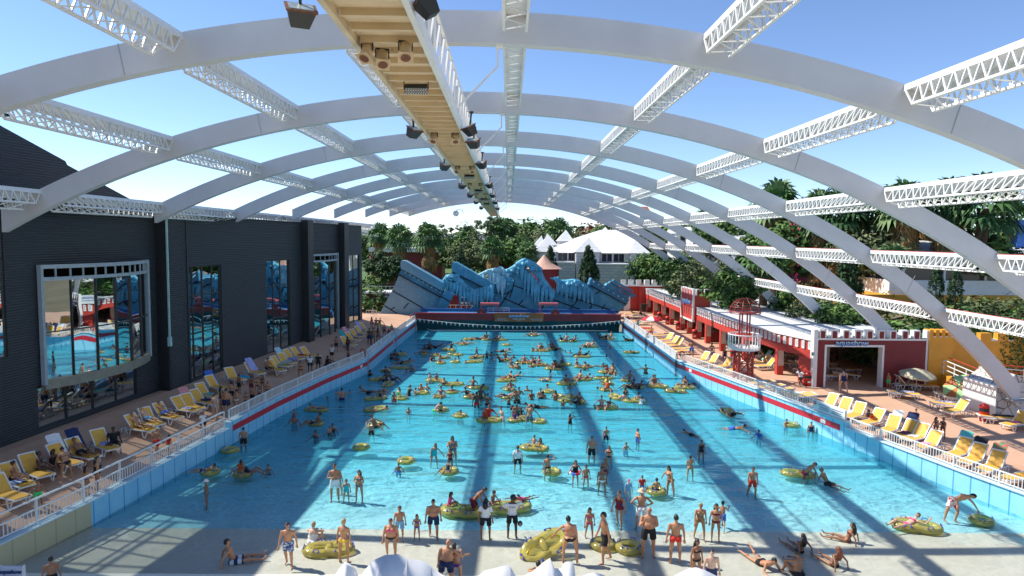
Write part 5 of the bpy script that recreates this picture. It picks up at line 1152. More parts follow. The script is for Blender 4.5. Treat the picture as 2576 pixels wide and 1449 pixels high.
def hut(name, label, px0, px1, py0, Y, m, roofm, cat="house"):
 a, c = onY((px0, py0), Y), onY((px1, py0), Y); H_ = thing(name, label, cat, ((a.x+c.x)/2, Y, DZ)); b = MB(); b.bb((a.x, Y, DZ), (c.x, Y+7, a.z-.9)); b.build("wall", m, H_)
 b = MB(); b.add([(a.x-.4, Y-.4, a.z-.95), (c.x+.4, Y-.4, a.z-.95), (c.x+.4, Y+7.4, a.z-.95), (a.x-.4, Y+7.4, a.z-.95), (a.x-.4, Y+3.5, a.z+.4), (c.x+.4, Y+3.5, a.z+.4)], [(0, 1, 5, 4), (2, 3, 4, 5), (0, 4, 3), (1, 2, 5), (3, 2, 1, 0)]); b.build("roof", roofm, H_)
 f_ = MB(); w_ = (c.x-a.x)*.3; x = (a.x+c.x)/2; f_.bb((x-w_, Y-.06, a.z-2.4), (x+w_, Y-.01, a.z-1.3)); W2 = f_.build("window", white, H_); f_ = MB(); f_.bb((x-w_*.9, Y-.09, a.z-2.3), (x+w_*.9, Y-.06, a.z-1.4)); f_.build("pane", blackm, W2); return H_
wallg = mat("hut_grey", (.42, .46, .50), .6, .12); tile_r = mat("tile_roof", (.36, .10, .05), .7, .25, 2)
hut("garden_hut", "pale grey hut glimpsed between the middle arches", 1868, 1900, 598, 112, wallg, roof_m); hut("garden_hut", "small white hut roof between the far arches", 1702, 1745, 575, 130, white, roof_m); hut("garden_hut", "blue grey hut under the level truss between two arches", 1800, 1860, 640, 118, wallg, mat("hut_roof_dark", (.04, .04, .05), .6, .2)); hut("tiled_house", "house with orange tiled roof peeping above the far arches", 1610, 1632, 522, 175, white, tile_r); hut("pink_sign_house", "magenta wall behind the shaggy palms", 2015, 2052, 520, 104, mat("magenta", (.40, .02, .10), .5, .15), white)
hut("garden_hut", "white shed right of the far arch feet", 1745, 1790, 583, 124, white, roof_m)
AW_ = thing("awning_house", "low dark red house with red striped awning beyond the lawn", "house", (onY(f1(300, 700), 150).x, 150, 1.2)); a, c = onY(f1(200, 655), 150), onY(f1(1420, 700), 150)
b = MB(); b.bb((a.x, 150, 1), (c.x, 158, a.z-.9)); b.build("wall", dred, AW_); b = MB(); b.bb((a.x-.3, 149, a.z-.9), (c.x+.3, 158.5, a.z)); b.build("roof_parapet", white, AW_)
b = MB(); b2_ = MB(); w_ = (onY(f1(430, 700), 150).x-a.x)/14
for i in range(14): (b if i % 2 else b2_).add([(a.x+w_*i, 149.6, a.z-.9), (a.x+w_*(i+1), 149.6, a.z-.9), (a.x+w_*(i+1), 147.8, a.z-2.4), (a.x+w_*i, 147.8, a.z-2.4)], [(0, 1, 2, 3)])
b.build("white_stripes", white, AW_); b2_.build("red_stripes", mat("awning_red", (.5, .03, .05), .7, .1), AW_)
# inflatable rings
rnd.seed(5)
g = NG("ring_vinyl"); g.n.nodes.remove(g.b)
tr = g.nd("BsdfTransparent"); tr.inputs[0].default_value = (1, .95, .58, 1); df = g.nd("BsdfDiffuse"); df.inputs[0].default_value = (.97, .82, .22, 1); tl = g.nd("BsdfTranslucent"); tl.inputs[0].default_value = (1, .86, .26, 1)
m0 = g.nd("MixShader"); m0.inputs[0].default_value = .45; g.L(df.outputs[0], m0.inputs[1]); g.L(tl.outputs[0], m0.inputs[2])
m1 = g.nd("MixShader"); lw = g.nd("LayerWeight"); lw.inputs[0].default_value = .35; g.L(g.math('MULTIPLY_ADD', lw.outputs['Facing'], .4, .42), m1.inputs[0]); g.L(tr.outputs[0], m1.inputs[1]); g.L(m0.outputs[0], m1.inputs[2])
gl = g.nd("BsdfGlossy"); gl.inputs['Roughness'].default_value = .12; m2 = g.nd("MixShader"); fr = g.nd("Fresnel"); fr.inputs[0].default_value = 1.5; g.L(fr.outputs[0], m2.inputs[0]); g.L(m1.outputs[0], m2.inputs[1]); g.L(gl.outputs[0], m2.inputs[2]); g.L(m2.outputs[0], g.out.inputs[0]); ring_m = g.m
hand_b = mat("handle_blue", (.02, .06, .42), .4, .1)
def ring(double=False):
 o = thing("double_ring" if double else "swim_ring", "ring", "ring")
 b = MB()
 if not double: b.torus(.44, .19, 30, 10, sq=.85)
 else:
  n, m = 48, 10; V = []
  for i in range(n):
   a = 2*math.pi*i/n; wx = .86+.0*a; cx, cy = .92*math.cos(a), (.46+.10*math.cos(2*a)*-.0-.12*math.exp(-(math.cos(a)/.35)**2))*math.sin(a)
   t_ = Vector((-.92*math.sin(a), .46*math.cos(a), 0)).normalized(); nn = Vector((t_.y, -t_.x, 0))
   for j in range(m): q = 2*math.pi*j/m; V.append((cx+nn.x*.19*math.cos(q), cy+nn.y*.19*math.cos(q), .17*math.sin(q)))
  b.add(V, [(i*m+j, ((i+1) % n)*m+j, ((i+1) % n)*m+(j+1) % m, i*m+(j+1) % m) for i in range(n) for j in range(m)])
  b.tube([(0, -.38, 0), (0, 0, .02), (0, .38, 0)], .16, 10)
 pt(b, "tube", ring_m, o, True)
 b = MB(); b.lathe([(.0, -.02), (.33, -.02), (.33, 0), (0, 0)], 18, (-.46 if double else 0, 0, -.06))
 if double: b.lathe([(.0, -.02), (.33, -.02), (.33, 0), (0, 0)], 18, (.46, 0, -.06))
 pt(b, "bottom_sheet", ring_m, o)
 sp = [(a, .5) for a in (40, 140, 220, 320)] if not double else []
 P = [(.5*math.cos(R(a)), .5*math.sin(R(a)), R(a)) for a, _ in sp] if not double else [(1.0, .0, 0), (-1.0, 0, R(180)), (.45, .5, R(75)), (-.45, .5, R(105)), (.45, -.5, R(-75)), (-.45, -.5, R(-105))]
 for x, y, a in P:
  b = MB(); t_ = Vector((-math.sin(a), math.cos(a), 0)); c = Vector((x, y, .13)); b.tube([c-t_*.12, c-t_*.11+Vector((0, 0, .09)), c+t_*.11+Vector((0, 0, .09)), c+t_*.12], .018, 5); b.box(c-t_*.11, (.09, .09, .02)); b.box(c+t_*.11, (.09, .09, .02)); pt(b, "handle", hand_b, o)
 return o
RING1, RING2 = ring(), ring(True)
def put_ring(p, label, double=False, rz=None, z=None, tilt=None, s=.8, shore=False):
 q = on_floor(p) if shore else onZ(p, .05)
 r = dup(RING2 if double else RING1, (q.x, q.y, (q.z+.16 if shore else .07) if z is None else z), rnd.uniform(0, 6) if rz is None else R(rz), label, "yellow inflatable rings in the pool", s)
 if tilt: r.rotation_euler = [R(x) for x in tilt]
 return r
# (tile, x, y, double, rotation, label)
RT = [
(ta, 1780, 170, 1, 5, "long double ring with a boy lying on it, far left row by the wave wall"), (ta, 2045, 180, 0, 0, "ring carrying two bathers, second in the far left row"), (ta, 2290, 185, 1, 10, "double ring with two bathers, right end of the far left row"), (ta, 1645, 258, 0, 0, "ring with a reclining pair below the far left row"), (ta, 2400, 268, 0, 0, "empty plain ring near the wave wall, left of centre"),
(ta, 1410, 355, 1, 0, "double ring under one dark haired swimmer on the far left"), (ta, 1460, 425, 0, 0, "half hidden ring beside the tilted far left ring"), (ta, 1570, 440, 0, 0, "ring with a bather leaning in, left of the standing boy"), (ta, 560, 430, 1, 12, "double ring in the shade under the left mesh railing"), (ta, 985, 425, 0, 0, "shaded ring around a man with spread arms"), (ta, 1190, 445, 0, 0, "shaded ring behind the packed left cluster"), (ta, 1330, 488, 0, 0, "pale ring tipped up in the packed left cluster"), (ta, 1270, 578, 0, 0, "ring at the front of the packed left cluster"), (ta, 1520, 562, 0, 0, "ring around a lone head right of the packed left cluster"), (ta, 1890, 480, 1, 30, "upper ring of the pair before the standing boy"), (ta, 1850, 558, 1, 20, "lower ring of the pair before the standing boy"),
(ta, 555, 660, 1, 3, "long double ring in the shade held by a boy"), (ta, 330, 712, 0, 0, "shaded ring above the crowded left wall ring"), (ta, 640, 575, 0, 0, "shaded ring with a prone bather near the left wall"), (ta, 190, 860, 1, 40, "crowded double ring in the shade by the left wall"), (ta, 370, 945, 1, 0, "long double ring lying in the shade in front of the crowded one"), (ta, 150, 1190, 1, 25, "shaded double ring with a long haired girl"), (ta, 600, 1190, 0, 0, "ring with the girl in bright green"), (ta, 970, 1095, 0, 0, "plain bright ring before two girls"), (ta, 1180, 885, 1, -12, "double ring under the child in red"), (ta, 1490, 948, 1, 8, "double ring with a girl resting at its far side"), (ta, 1250, 1155, 0, 0, "ring with a lounging woman and raised legs"), (ta, 1460, 1082, 0, 0, "ring around a man with outstretched arms"), (ta, 1920, 1005, 1, -5, "double ring with a man and a child, left of centre"), (ta, 1850, 1165, 1, 10, "ring with three bathers left of the central shadow"), (ta, 1290, 1385, 0, 0, "ring being climbed by a man in green shorts"), (ta, 150, 1375, 1, 35, "double ring with a prone boy in green trunks at the shadow edge"),
(tb, 80, 880, 1, 15, "double ring at the central shadow with raised knees on it"), (tb, 130, 1035, 0, 0, "ring with a man raising both arms over it"), (tb, 90, 1170, 0, 0, "ring behind the wading boy at the central shadow"), (tb, 545, 108, 0, 0, "farthest ring with two bathers before the wave wall centre"), (tb, 1050, 203, 0, 0, "left ring of the joined far pair"), (tb, 1225, 205, 0, 0, "right ring of the joined far pair"), (tb, 1810, 160, 1, -10, "double ring with three bathers at the far right"), (tb, 2190, 188, 0, 0, "small ring with one bather by the right wall"), (tb, 1535, 298, 1, 5, "double ring with two bathers behind the lone dark head"), (tb, 2225, 398, 1, -10, "double ring with a boy hanging off, near the right wall ladder"), (tb, 690, 368, 1, -6, "long raft of rings with four bathers, left part"), (tb, 870, 340, 0, 0, "long raft of rings with four bathers, right part"), (tb, 1390, 470, 1, -5, "double ring with a man stretching his legs out"), (tb, 60, 530, 0, 0, "ring under a group at the splash"), (tb, 390, 578, 1, 3, "double ring with a man sitting upright facing us"), (tb, 215, 645, 0, 0, "ring held by a bather with his back to us"), (tb, 645, 615, 1, 8, "double ring with two heads and orange shine"), (tb, 900, 680, 1, -12, "double ring with three reclining bathers"), (tb, 1050, 608, 1, -5, "double ring under a boy sitting high"), (tb, 1400, 648, 1, 2, "double ring with a bather in a pink cap"), (tb, 1820, 740, 1, -12, "double ring below three heads on the right"), (tb, 1115, 938, 1, 2, "long double ring behind a broad backed man"), (tb, 745, 873, 0, 0, "ring with a prone swimmer hugging it"), (tb, 1390, 865, 1, 6, "double ring with crossed legs stretching over the water"), (tb, 1755, 843, 1, 3, "wide double ring with a bather behind it"), (tb, 1825, 935, 0, 0, "ring with a bather in a yellow top"), (tb, 2150, 875, 0, 0, "ring with a man showing his bent knees"), (tb, 2270, 990, 1, -5, "double ring with a dark bather lying back"), (tb, 1790, 1038, 0, 0, "ring with a man in an orange vest"), (tb, 1960, 1165, 1, 0, "long double ring behind a standing couple"), (tb, 2290, 1235, 1, -5, "double ring pushed by a pale backed man"), (tb, 1800, 1350, 1, -8, "double ring with a bearded man and a companion"), (tb, 800, 1072, 0, 0, "empty ring beside the embracing couple"), (tb, 970, 1155, 0, 0, "ring behind the woman touching her mouth"), (tb, 1080, 1225, 0, 0, "ring behind a boy raising his hands"), (tb, 1190, 1160, 0, 0, "ring at the back of the three ring bunch"), (tb, 1345, 1255, 0, 20, "green shaded ring with a man lounging in it"),
(td, 1460, 795, 1, 4, "large double ring held by a family in red"), (td, 1900, 790, 0, 0, "ring with a child in purple"), (td, 2070, 765, 0, 0, "ring beside the man in grey shorts"), (td, 2330, 815, 0, 10, "empty bright ring right of the man in grey shorts"), (td, 960, 715, 0, 0, "ring around a man resting both arms"),
(tc_ := t3, 500, 985, 1, -14, "double ring with a couple sitting up on the right"), (t3, 960, 1005, 1, -5, "double ring near the right wall with two bathers"), (t3, 800, 1068, 1, -12, "double ring with a boy climbing off it near the right wall"), (t3, 1690, 1400, 0, 10, "ring with a waving man near the right wall shadow"),
(tG, 1740, 500, 0, 0, "shaded ring beside the man in dark shorts"), (tG, 1590, 665, 0, 0, "ring in the shade with a boy lying in it"), (tG, 1835, 680, 0, 0, "ring in the shade with two bathers and a bright patch"), (tG, 2390, 195, 1, -10, "shaded double ring with a bather and a boy beside it"), (tG, 2385, 300, 0, 0, "shaded ring under a slumped bather"),
(tH, 150, 478, 0, 20, "ring towed by the man in black shorts"), (tH, 490, 580, 0, 15, "empty ring behind the toddler with a small float"), (tH, 815, 660, 0, 0, "ring with a seated girl in dark blue"), (tH, 1455, 485, 1, -14, "double ring with a mother and small boy"), (tH, 1590, 665, 0, 0, "ring behind the woman in the orange top"), (tH, 260, 310, 0, 0, "ring with a man lying on it behind the black shorts man"), (tH, 2375, 810, 0, 0, "ring with a child sitting back to us"),
(tI, 870, 680, 1, -20, "double ring with a man kneeling in it"), (tI, 345, 215, 0, 0, "green tinted ring with a man waving one arm"), (tI, 820, 310, 0, 0, "ring with a small child near the right wall"), (tI, 2255, 1030, 0, 20, "ring pulled by the man in flowered shorts"),
]
for f, x, y, d, rz, lb in RT: put_ring(f(x, y), lb, bool(d), rz if rz else None)
put_ring(tH(910, 960), "big double ring with a kneeling boy and child in the shallows", True, -12, s=.95); put_ring(tH(1270, 930), "double ring beside the staff man in the shallows", True, 12, s=.92)
put_ring(tI(1765, 1075), "double ring with a reclining woman at the water's edge", True, -18, s=.9)
put_ring(tG(2480, 1275), "golden double ring on the cream beach behind a blonde woman", True, 8, shore=True, s=.9)
put_ring(tH(1530, 1300), "big golden double ring tipped up by the woman in orange and black", True, z=.35, tilt=(38, -22, 18), shore=True, s=.92)
put_ring(tH(1975, 1235), "golden ring left of the pair on the beach", False, 40, shore=True, s=.85); put_ring(tH(2170, 1260), "golden ring right of the pair on the beach", False, 100, shore=True, s=.88)
put_ring(t2(1650, 355), "spare ring lying on the wave wall corner", False, z=2.4)
bpy.data.objects.remove  # keep prototypes out of the picture
for o in (RING1, RING2):
 for c in list(o.children): bpy.data.objects.remove(c)
 bpy.data.objects.remove(o)
# sun loungers
lw_ = mat("lounger_white", (.76, .76, .74), .4, .05); ly = mat("lounger_yellow", (.80, .42, .06), .65, .1, 3)
def lounger(back=48):
 o = thing("sun_lounger", "lounger", "sun lounger"); a = R(back)   # head towards +y, foot towards -y
 b = MB()
 for s in (-1, 1): b.tube([(s*.33, -.98, .34), (s*.33, -.9, .37), (s*.33, .3, .36), (s*.33, .92, .34)], .035, 6)
 for y in (-.95, .35, .9): b.bar((-.33, y, .35), (.33, y, .35), .05)
 pt(b, "frame", lw_, o)
 for s in (-1, 1):
  for y0, dy in ((-.72, .14), (.5, -.12), (.78, .12)):
   b = MB(); b.tube([(s*.33, y0-dy, .34), (s*.34, y0, .02), (s*.34, y0+dy*.9, .02), (s*.33, y0+dy*1.6, .34)], .03, 5); pt(b, "leg", lw_, o)
 b = MB(); b.bb((-.3, -.95, .37), (.3, .24, .405)); pt(b, "seat", ly, o)
 c, s_ = math.cos(a), math.sin(a); L = .82; Mx = Matrix.Rotation(a, 3, 'X'); mid = Vector((0, .24+L/2*c, .40+L/2*s_))
 b = MB(); b.box(mid, (.6, L, .045), Mx=Mx); k = pt(b, "backrest", ly, o)
 b = MB()
 for s in (-1, 1): b.box(mid+Vector((s*.32, 0, 0)), (.05, L+.05, .07), Mx=Mx)
 b.box(Vector((0, .24+L*c, .40+L*s_)), (.66, .06, .08), Mx=Mx); pt(b, "backrest_rim", lw_, o)
 b = MB(); b.bar((.25, .24+L*c*.8, .40+L*s_*.8-.03), (.25, .75, .36), .03); b.bar((-.25, .24+L*c*.8, .40+L*s_*.8-.03), (-.25, .75, .36), .03); pt(b, "strut", lw_, o)
 return o
LG, LF = lounger(50), lounger(4)
gl_l, gl_r = "yellow sun loungers on the shaded terrace", "yellow sun loungers on the sunny deck"
def put_l(p, label, rz, flat=False, left=False, z=None):
 q = on_deck(p) if left else onZ(p, DZ if z is None else z); return dup(LF if flat else LG, q, R(rz), label, gl_l if left else gl_r)
def towel(name, label, p, rz, m, size=(.62, 1.2), z=None, left=False, back=False, crumple=.03):
 q = on_deck(p) if left else onZ(p, DZ); b = MB(); nx, ny = 6, 10; V = []
 for j in range(ny+1):
  for i in range(nx+1):
   x = (i/nx-.5)*size[0]; y = (j/ny-.5)*size[1]
   zz = .425 if z is None else z
   if back:
    t = j/ny*1.0; y = .12+t*.72; zz = .46+t*.72*math.tan(R(50))*.98
   ed = abs(i/nx-.5)*2
   V.append((x, y, zz+crumple*(math.sin(i*2.1+j*1.3)+rnd.uniform(-.5, .5))*.5+.02-(.13*ed**6 if not back else .05*ed**6)))
 W1 = nx+1; b.add(V, [(j*W1+i, j*W1+i+1, (j+1)*W1+i+1, (j+1)*W1+i) for j in range(ny) for i in range(nx)])
 b.add([(x, y, zz-.012) for x, y, zz in V], [(j*W1+i, (j+1)*W1+i, (j+1)*W1+i+1, j*W1+i+1) for j in range(ny) for i in range(nx)])
 o = b.build(name, m, None, True); o.location = q; o.rotation_euler = (0, 0, R(rz)); return tag(o, label, "towel", "towels on the loungers")
def cloth(n, c, c2=None, sc_=14, kind='noise'):
 if not c2: return mat(n, c, .9, .15, 6, .1)
 g = NG(n); ob = g.obj()
 f = g.noise(ob, sc_, 2) if kind == 'noise' else g.math('MULTIPLY_ADD', g.math('SINE', g.math('MULTIPLY', g.sep(ob)[0 if kind == 'x' else 1], sc_*3)), .5, .5)
 g.L(g.ramp(f, [(.47, c), (.53, c2)]), g.b.inputs['Base Color']); g.b.inputs['Roughness'].default_value = .9; return g.m
TW_ = dict(blue=cloth("towel_blue", (.05, .14, .50)), lilac=cloth("towel_lilac", (.25, .28, .62), (.45, .48, .75)), green=cloth("towel_green", (.20, .55, .38)), mint=cloth("towel_mint", (.12, .52, .48)), teal=cloth("towel_teal", (.02, .32, .35)), pink=cloth("towel_pink", (.62, .25, .25)), orange=cloth("towel_orange", (.85, .13, .01)), white=cloth("towel_white", (.70, .70, .68)), navy=cloth("towel_navy", (.015, .025, .09)), red=cloth("towel_red", (.50, .03, .02)), black=cloth("towel_black", (.02, .02, .025)), stripe=cloth("towel_stripe", (.65, .66, .70), (.05, .15, .45), 12, 'x'), print=cloth("towel_print", (.6, .12, .10), (.05, .30, .12), 9), maroon=cloth("towel_maroon", (.22, .03, .10), (.03, .03, .15), 5), pale=cloth("towel_pale", (.40, .62, .70)), pattern=cloth("towel_pattern", (.5, .5, .6), (.05, .06, .18), 10), magenta=cloth("towel_magenta", (.62, .06, .25), (.7, .6, .6), 10), aqua=cloth("towel_aqua", (.05, .45, .65)))
# left terrace: loungers with heads to the dark wall
LL = [(tG, 60, 900, "lounger at the lower left corner of the terrace"), (tG, 130, 800, "lounger with the dark haired woman at the left edge"), (tG, 270, 725, "lounger behind the boy in green shorts"), (tG, 480, 640, "lounger with a white towel over its back"), (tG, 620, 590, "lounger under a navy towel near the orange towel"), (tG, 790, 520, "lounger with a lilac towel and dark sitter"), (tG, 1060, 385, "nearest of the two loungers with lying men"), (tG, 1140, 335, "second of the two loungers with lying men"), (tG, 1260, 290, "lounger with the woman shading her eyes"), (tG, 1395, 235, "lounger left of the pink covered one"), (tG, 1450, 215, "lounger under a pink cover"), (tG, 1530, 175, "lounger with a navy towel before the crowd"), (tG, 1560, 125, "lounger with a mint towel before the crowd"),
 (t1, 250, 950, "lounger with raised blue back beside the crowd"), (t1, 560, 800, "lounger hidden behind the crowd, left one"), (t1, 900, 690, "lounger with spotted towel behind the crowd"), (t1, 1260, 640, "front lounger of the towel covered row"), (t1, 1350, 570, "lounger with green towel in the row"), (t1, 1450, 510, "lounger with pale blue towel in the row"), (t1, 1560, 440, "lounger with lilac towel in the row"), (t1, 1680, 400, "last lounger of the row with a red towel"), (t1, 1850, 390, "lounger half hidden behind the two walkers"),
 (t2, 320, 960, "lounger with teal towel near the far window"), (t2, 400, 880, "lounger with pink towel near the far window"), (t2, 480, 820, "lounger with blue towel near the far window"), (t2, 560, 760, "lounger under lilac cloth near the far window"), (t2, 620, 700, "farthest terrace lounger by the building end")]
for f, x, y, lb in LL: put_l(f(x, y), "yellow "+lb, 62+rnd.uniform(-8, 8), left=True)
for f, x, y, c, lb, bk in ((tG, 480, 610, 'white', "white printed towel over a lounger back near the left edge", 1), (tG, 620, 560, 'navy', "dark navy towel over a lounger back", 1), (tG, 650, 610, 'orange', "bright orange towel hanging on a lounger", 0), (tG, 780, 495, 'lilac', "lilac towel under the dark sitter", 0), (tG, 1450, 195, 'pink', "pink towel covering a whole lounger back", 1), (tG, 1400, 230, 'pattern', "patterned cloth on the lounger by the pink one", 0), (tG, 1540, 165, 'navy', "navy towel on the lounger before the crowd", 0), (tG, 1570, 120, 'mint', "mint towel on the lounger before the crowd", 0), (tG, 110, 800, 'stripe', "blue white striped towel at the left edge", 0),
      (t1, 250, 930, 'blue', "vivid blue towel on a raised back beside the crowd", 1), (t1, 740, 780, 'aqua', "aqua towel amid the crowd", 0), (t1, 930, 680, 'lilac', "blue spotted towel behind the crowd", 1), (t1, 1350, 550, 'green', "green towel in the covered row", 0), (t1, 1450, 500, 'pale', "pale blue towel in the covered row", 0), (t1, 1420, 470, 'pale', "light blue towel on a back in the covered row", 1), (t1, 1560, 450, 'lilac', "lilac towel in the covered row", 0), (t1, 1680, 385, 'red', "dark red towel at the end of the covered row", 0), (t2, 300, 900, 'teal', "teal towel near the far window", 1), (t2, 360, 830, 'magenta', "pink towel near the far window", 1), (t2, 470, 800, 'blue', "deep blue towel near the far window", 0), (t2, 570, 720, 'lilac', "lilac cloth over the far lounger", 1)):
 towel("towel", lb, f(x, y), 62, TW_[c], left=True, back=bool(bk))
# right deck
RL = [(t3, 430, 130, -100, 1, "flat lounger with striped cloth behind the lifeguard"), (t3, 520, 160, -100, 1, "flat lounger nearest below the red parasol"), (t3, 650, 230, -65, 0, "folded lounger first of the tight yellow row"), (t3, 740, 290, -65, 0, "folded lounger second of the tight yellow row"), (t3, 810, 330, -65, 0, "folded lounger third of the tight yellow row"), (t3, 900, 390, -80, 1, "flat lounger at the end of the tight yellow row"), (t3, 960, 430, -80, 1, "flat lounger by the man in blue shorts"),
 (t3, 1250, 590, -60, 0, "lounger with upright back left of the tower"), (t3, 1400, 640, -55, 0, "lounger with white rim left of the tower"), (t3, 1640, 700, -60, 0, "lounger beside the orange life ring post"), (t3, 1830, 760, -60, 0, "lounger behind the tower legs"),
 (t8, 480, 1190, -75, 1, "first flat lounger with pale blue pad by the railing"), (t8, 640, 1260, -75, 1, "second flat lounger with pale blue pad by the railing"), (t8, 800, 1330, -75, 1, "third flat lounger with pale blue pad by the railing"), (t8, 1130, 1400, -75, 1, "flat lounger with white towel at the railing bend"), (tI, 900, 130, -75, 1, "bare flat lounger before the rules sign"),
 (tI, 1090, 200, -58, 0, "raised lounger left of the rules sign"), (tI, 1200, 235, -58, 0, "raised lounger behind the rules sign"), (tI, 1300, 275, -58, 0, "raised lounger with white bag right of the rules sign"), (tI, 1430, 325, -58, 0, "lounger with the sunbather in red"), (tI, 1560, 385, -58, 0, "lounger with white towel on its back"), (tI, 1680, 420, -58, 0, "lounger covered by a dark blanket"), (tI, 1760, 450, -58, 0, "lounger covered by a white knitted throw"), (tI, 1850, 510, -58, 0, "lounger with pink towel behind the wading women"), (tI, 2080, 570, -58, 0, "lounger with mint towel over its back"), (tI, 2190, 620, -58, 0, "lounger with black cloth and red fish toy"), (tI, 2330, 680, -58, 0, "lounger with the colourful printed towel"), (tI, 2520, 760, -75, 1, "flat lounger at the right edge"),
 (t10, 560, 900, 80, 0, "lounger under the beige parasol by the red wall"), (t10, 850, 920, 80, 1, "second lounger under the beige parasol"), (t10, 520, 1060, 75, 1, "flat lounger heaped with clothes before the red wall"), (t10, 1330, 1080, 75, 1, "lounger with blue towel by the yellow wall"), (t10, 1500, 1150, 75, 1, "lounger with bags by the yellow wall"), (t10, 1260, 1250, 75, 1, "lounger with patterned towel before the plinth"), (t10, 1400, 1360, -70, 0, "raised lounger before the stone plinth"), (t4, 2130, 330, 75, 1, "lounger with bags right of the plinth"), (t4, 2430, 430, -75, 0, "lounger with maroon cloth at the right edge"),
 (t8, 480, 840, -80, 0, "lounger with green towel in the arcade opening"), (t8, 560, 890, -80, 0, "lounger with a reader's legs in the arcade opening"), (t9, 380, 470, -90, 1, "flat lounger with pale towels near the far railing end"), (t9, 480, 570, -90, 1, "flat lounger behind the red parasol"), (t9, 300, 420, -90, 1, "farthest flat lounger of the sunny deck")]
for f, x, y, rz, fl, lb in RL: put_l(f(x, y), "yellow "+lb, rz+rnd.uniform(-6, 6), bool(fl))
for f, x, y, rz, c, lb, bk in ((t3, 430, 110, -100, 'stripe', "blue white striped towel behind the lifeguard", 0), (t3, 300, 30, -100, 'red', "red towel behind the lifeguard", 0), (t8, 480, 1180, -75, 'pale', "first pale blue lounger pad by the railing", 0), (t8, 640, 1250, -75, 'pale', "second pale blue lounger pad by the railing", 0), (t8, 800, 1320, -75, 'pale', "third pale blue lounger pad by the railing", 0), (t8, 1130, 1380, -75, 'white', "white towel on the lounger at the railing bend", 0), (tI, 1570, 380, -58, 'white', "white towel over a lounger back", 1), (tI, 1690, 415, -58, 'maroon', "dark maroon and blue blanket on a lounger", 0), (tI, 1680, 400, -58, 'navy', "grey navy cloth over a lounger back", 1), (tI, 1760, 440, -58, 'white', "white knitted throw on a lounger", 0), (tI, 1850, 500, -58, 'magenta', "pink white towel behind the wading women", 0), (tI, 2080, 560, -58, 'mint', "mint green towel over a lounger back", 1), (tI, 2190, 610, -58, 'black', "black cloth over a lounger back", 1), (tI, 2330, 670, -58, 'print', "red green printed towel over a lounger back", 1), (t10, 520, 1040, 75, 'pattern', "heap of grey and green clothes on a lounger", 0), (t10, 1400, 1060, 75, 'blue', "royal blue towel by the yellow wall", 0), (t10, 1600, 1130, 75, 'red', "dark red towel and bag by the yellow wall", 0), (t10, 1230, 1220, 75, 'pattern', "navy patterned towel before the stone plinth", 0), (t4, 2230, 310, 75, 'black', "black bag cloth on the lounger right of the plinth", 0), (t4, 2480, 420, -75, 'maroon', "maroon cloth on the lounger at the right edge", 0), (t8, 480, 810, -80, 'green', "green towel in the arcade opening", 1), (t9, 400, 460, -90, 'pale', "pale aqua towel near the far railing end", 0), (t9, 470, 560, -90, 'aqua', "aqua towel behind the red parasol", 0), (tI, 1240, 260, -58, 'white', "white cloth on the lounger right of the rules sign", 0)):
 towel("towel", lb, f(x, y), rz, TW_[c], back=bool(bk))
k = 0
for gxx, gyy in [(24.6, 53.2), (26.2, 53.0), (27.6, 53.6), (25.2, 55.8), (27, 56.2), (28.8, 55.6), (24.4, 58.5), (26.2, 59), (28.2, 58.6), (24.3, 62), (26.4, 62.5), (24.6, 66.5), (26.6, 67), (24.4, 70.5), (24.8, 78), (25, 84), (25.2, 90)]:
 dup(LF if k % 3 else LG, (gxx, gyy, DZ), R(80+rnd.uniform(-25, 25)), ["lounger in the dim opening of the castle gate, front row", "lounger deep in the shade behind the castle gate", "lounger standing in shade behind the arcade columns"][0 if k < 3 else (1 if k < 9 else 2)], "loungers stored in the shade of the arcade"); k += 1
for o in (LG, LF):
 for c in list(o.children): bpy.data.objects.remove(c)
 bpy.data.objects.remove(o)
# parasols, bins, ladders, signs
def parasol(name, label, loc, r, h, ms, n=8, tilt=0, rz=0, grp=None, sag=.32):
 o = thing(name, label, "parasol", loc, R(rz), grp); o.rotation_euler = (R(tilt), 0, R(rz))
 b = MB(); b.tube([(0, 0, 0), (0, 0, h)], .022, 6); pt(b, "pole", lw_, o)
 b = MB()
 for i in range(n):
  a0, a1 = 2*math.pi*i/n, 2*math.pi*(i+1)/n; b.mi = i % len(ms); rr2 = [0, .4, .75, 1]
  P = lambda a, t: (r*t*math.cos(a), r*t*math.sin(a), h-sag*r*t*t-.02)
  for t0_, t1_ in zip(rr2, rr2[1:]): b.add([P(a0, t0_), P(a0, t1_), P(a1, t1_), P(a1, t0_)], [(0, 1, 2, 3)])
  b.add([P(a0, 1), P(a1, 1), (*P(a1, 1)[:2], P(a1, 1)[2]-.1), (*P(a0, 1)[:2], P(a0, 1)[2]-.1)], [(0, 1, 2, 3)])
 pt(b, "canopy", ms, o); b = MB()
 for i in range(n): a = 2*math.pi*i/n; b.bar((0, 0, h-.35*r*.6), (r*.8*math.cos(a), r*.8*math.sin(a), h-sag*r*.64-.04), .012)
 pt(b, "ribs", lw_, o); return o
pr = mat("parasol_red", (.58, .02, .03), .7, .08); pw = mat("parasol_white", (.75, .75, .73), .7, .05); pbl = mat("parasol_blue", (.05, .15, .55), .7, .08); pbe = mat("parasol_beige", (.50, .45, .30), .7, .1); pgr = mat("parasol_lime", (.35, .62, .25), .7, .1); por = mat("parasol_rust", (.45, .14, .04), .7, .1)
parasol("parasol", "red and white parasol over the lifeguard's loungers", onZ(t9(650, 720), DZ), 1.3, 2.15, [pr, pr, pw])
q = onZ(t10(700, 940), DZ); parasol("parasol", "beige parasol tilted over two loungers by the red wall", q, 1.25, 1.75, [pbe], tilt=8)
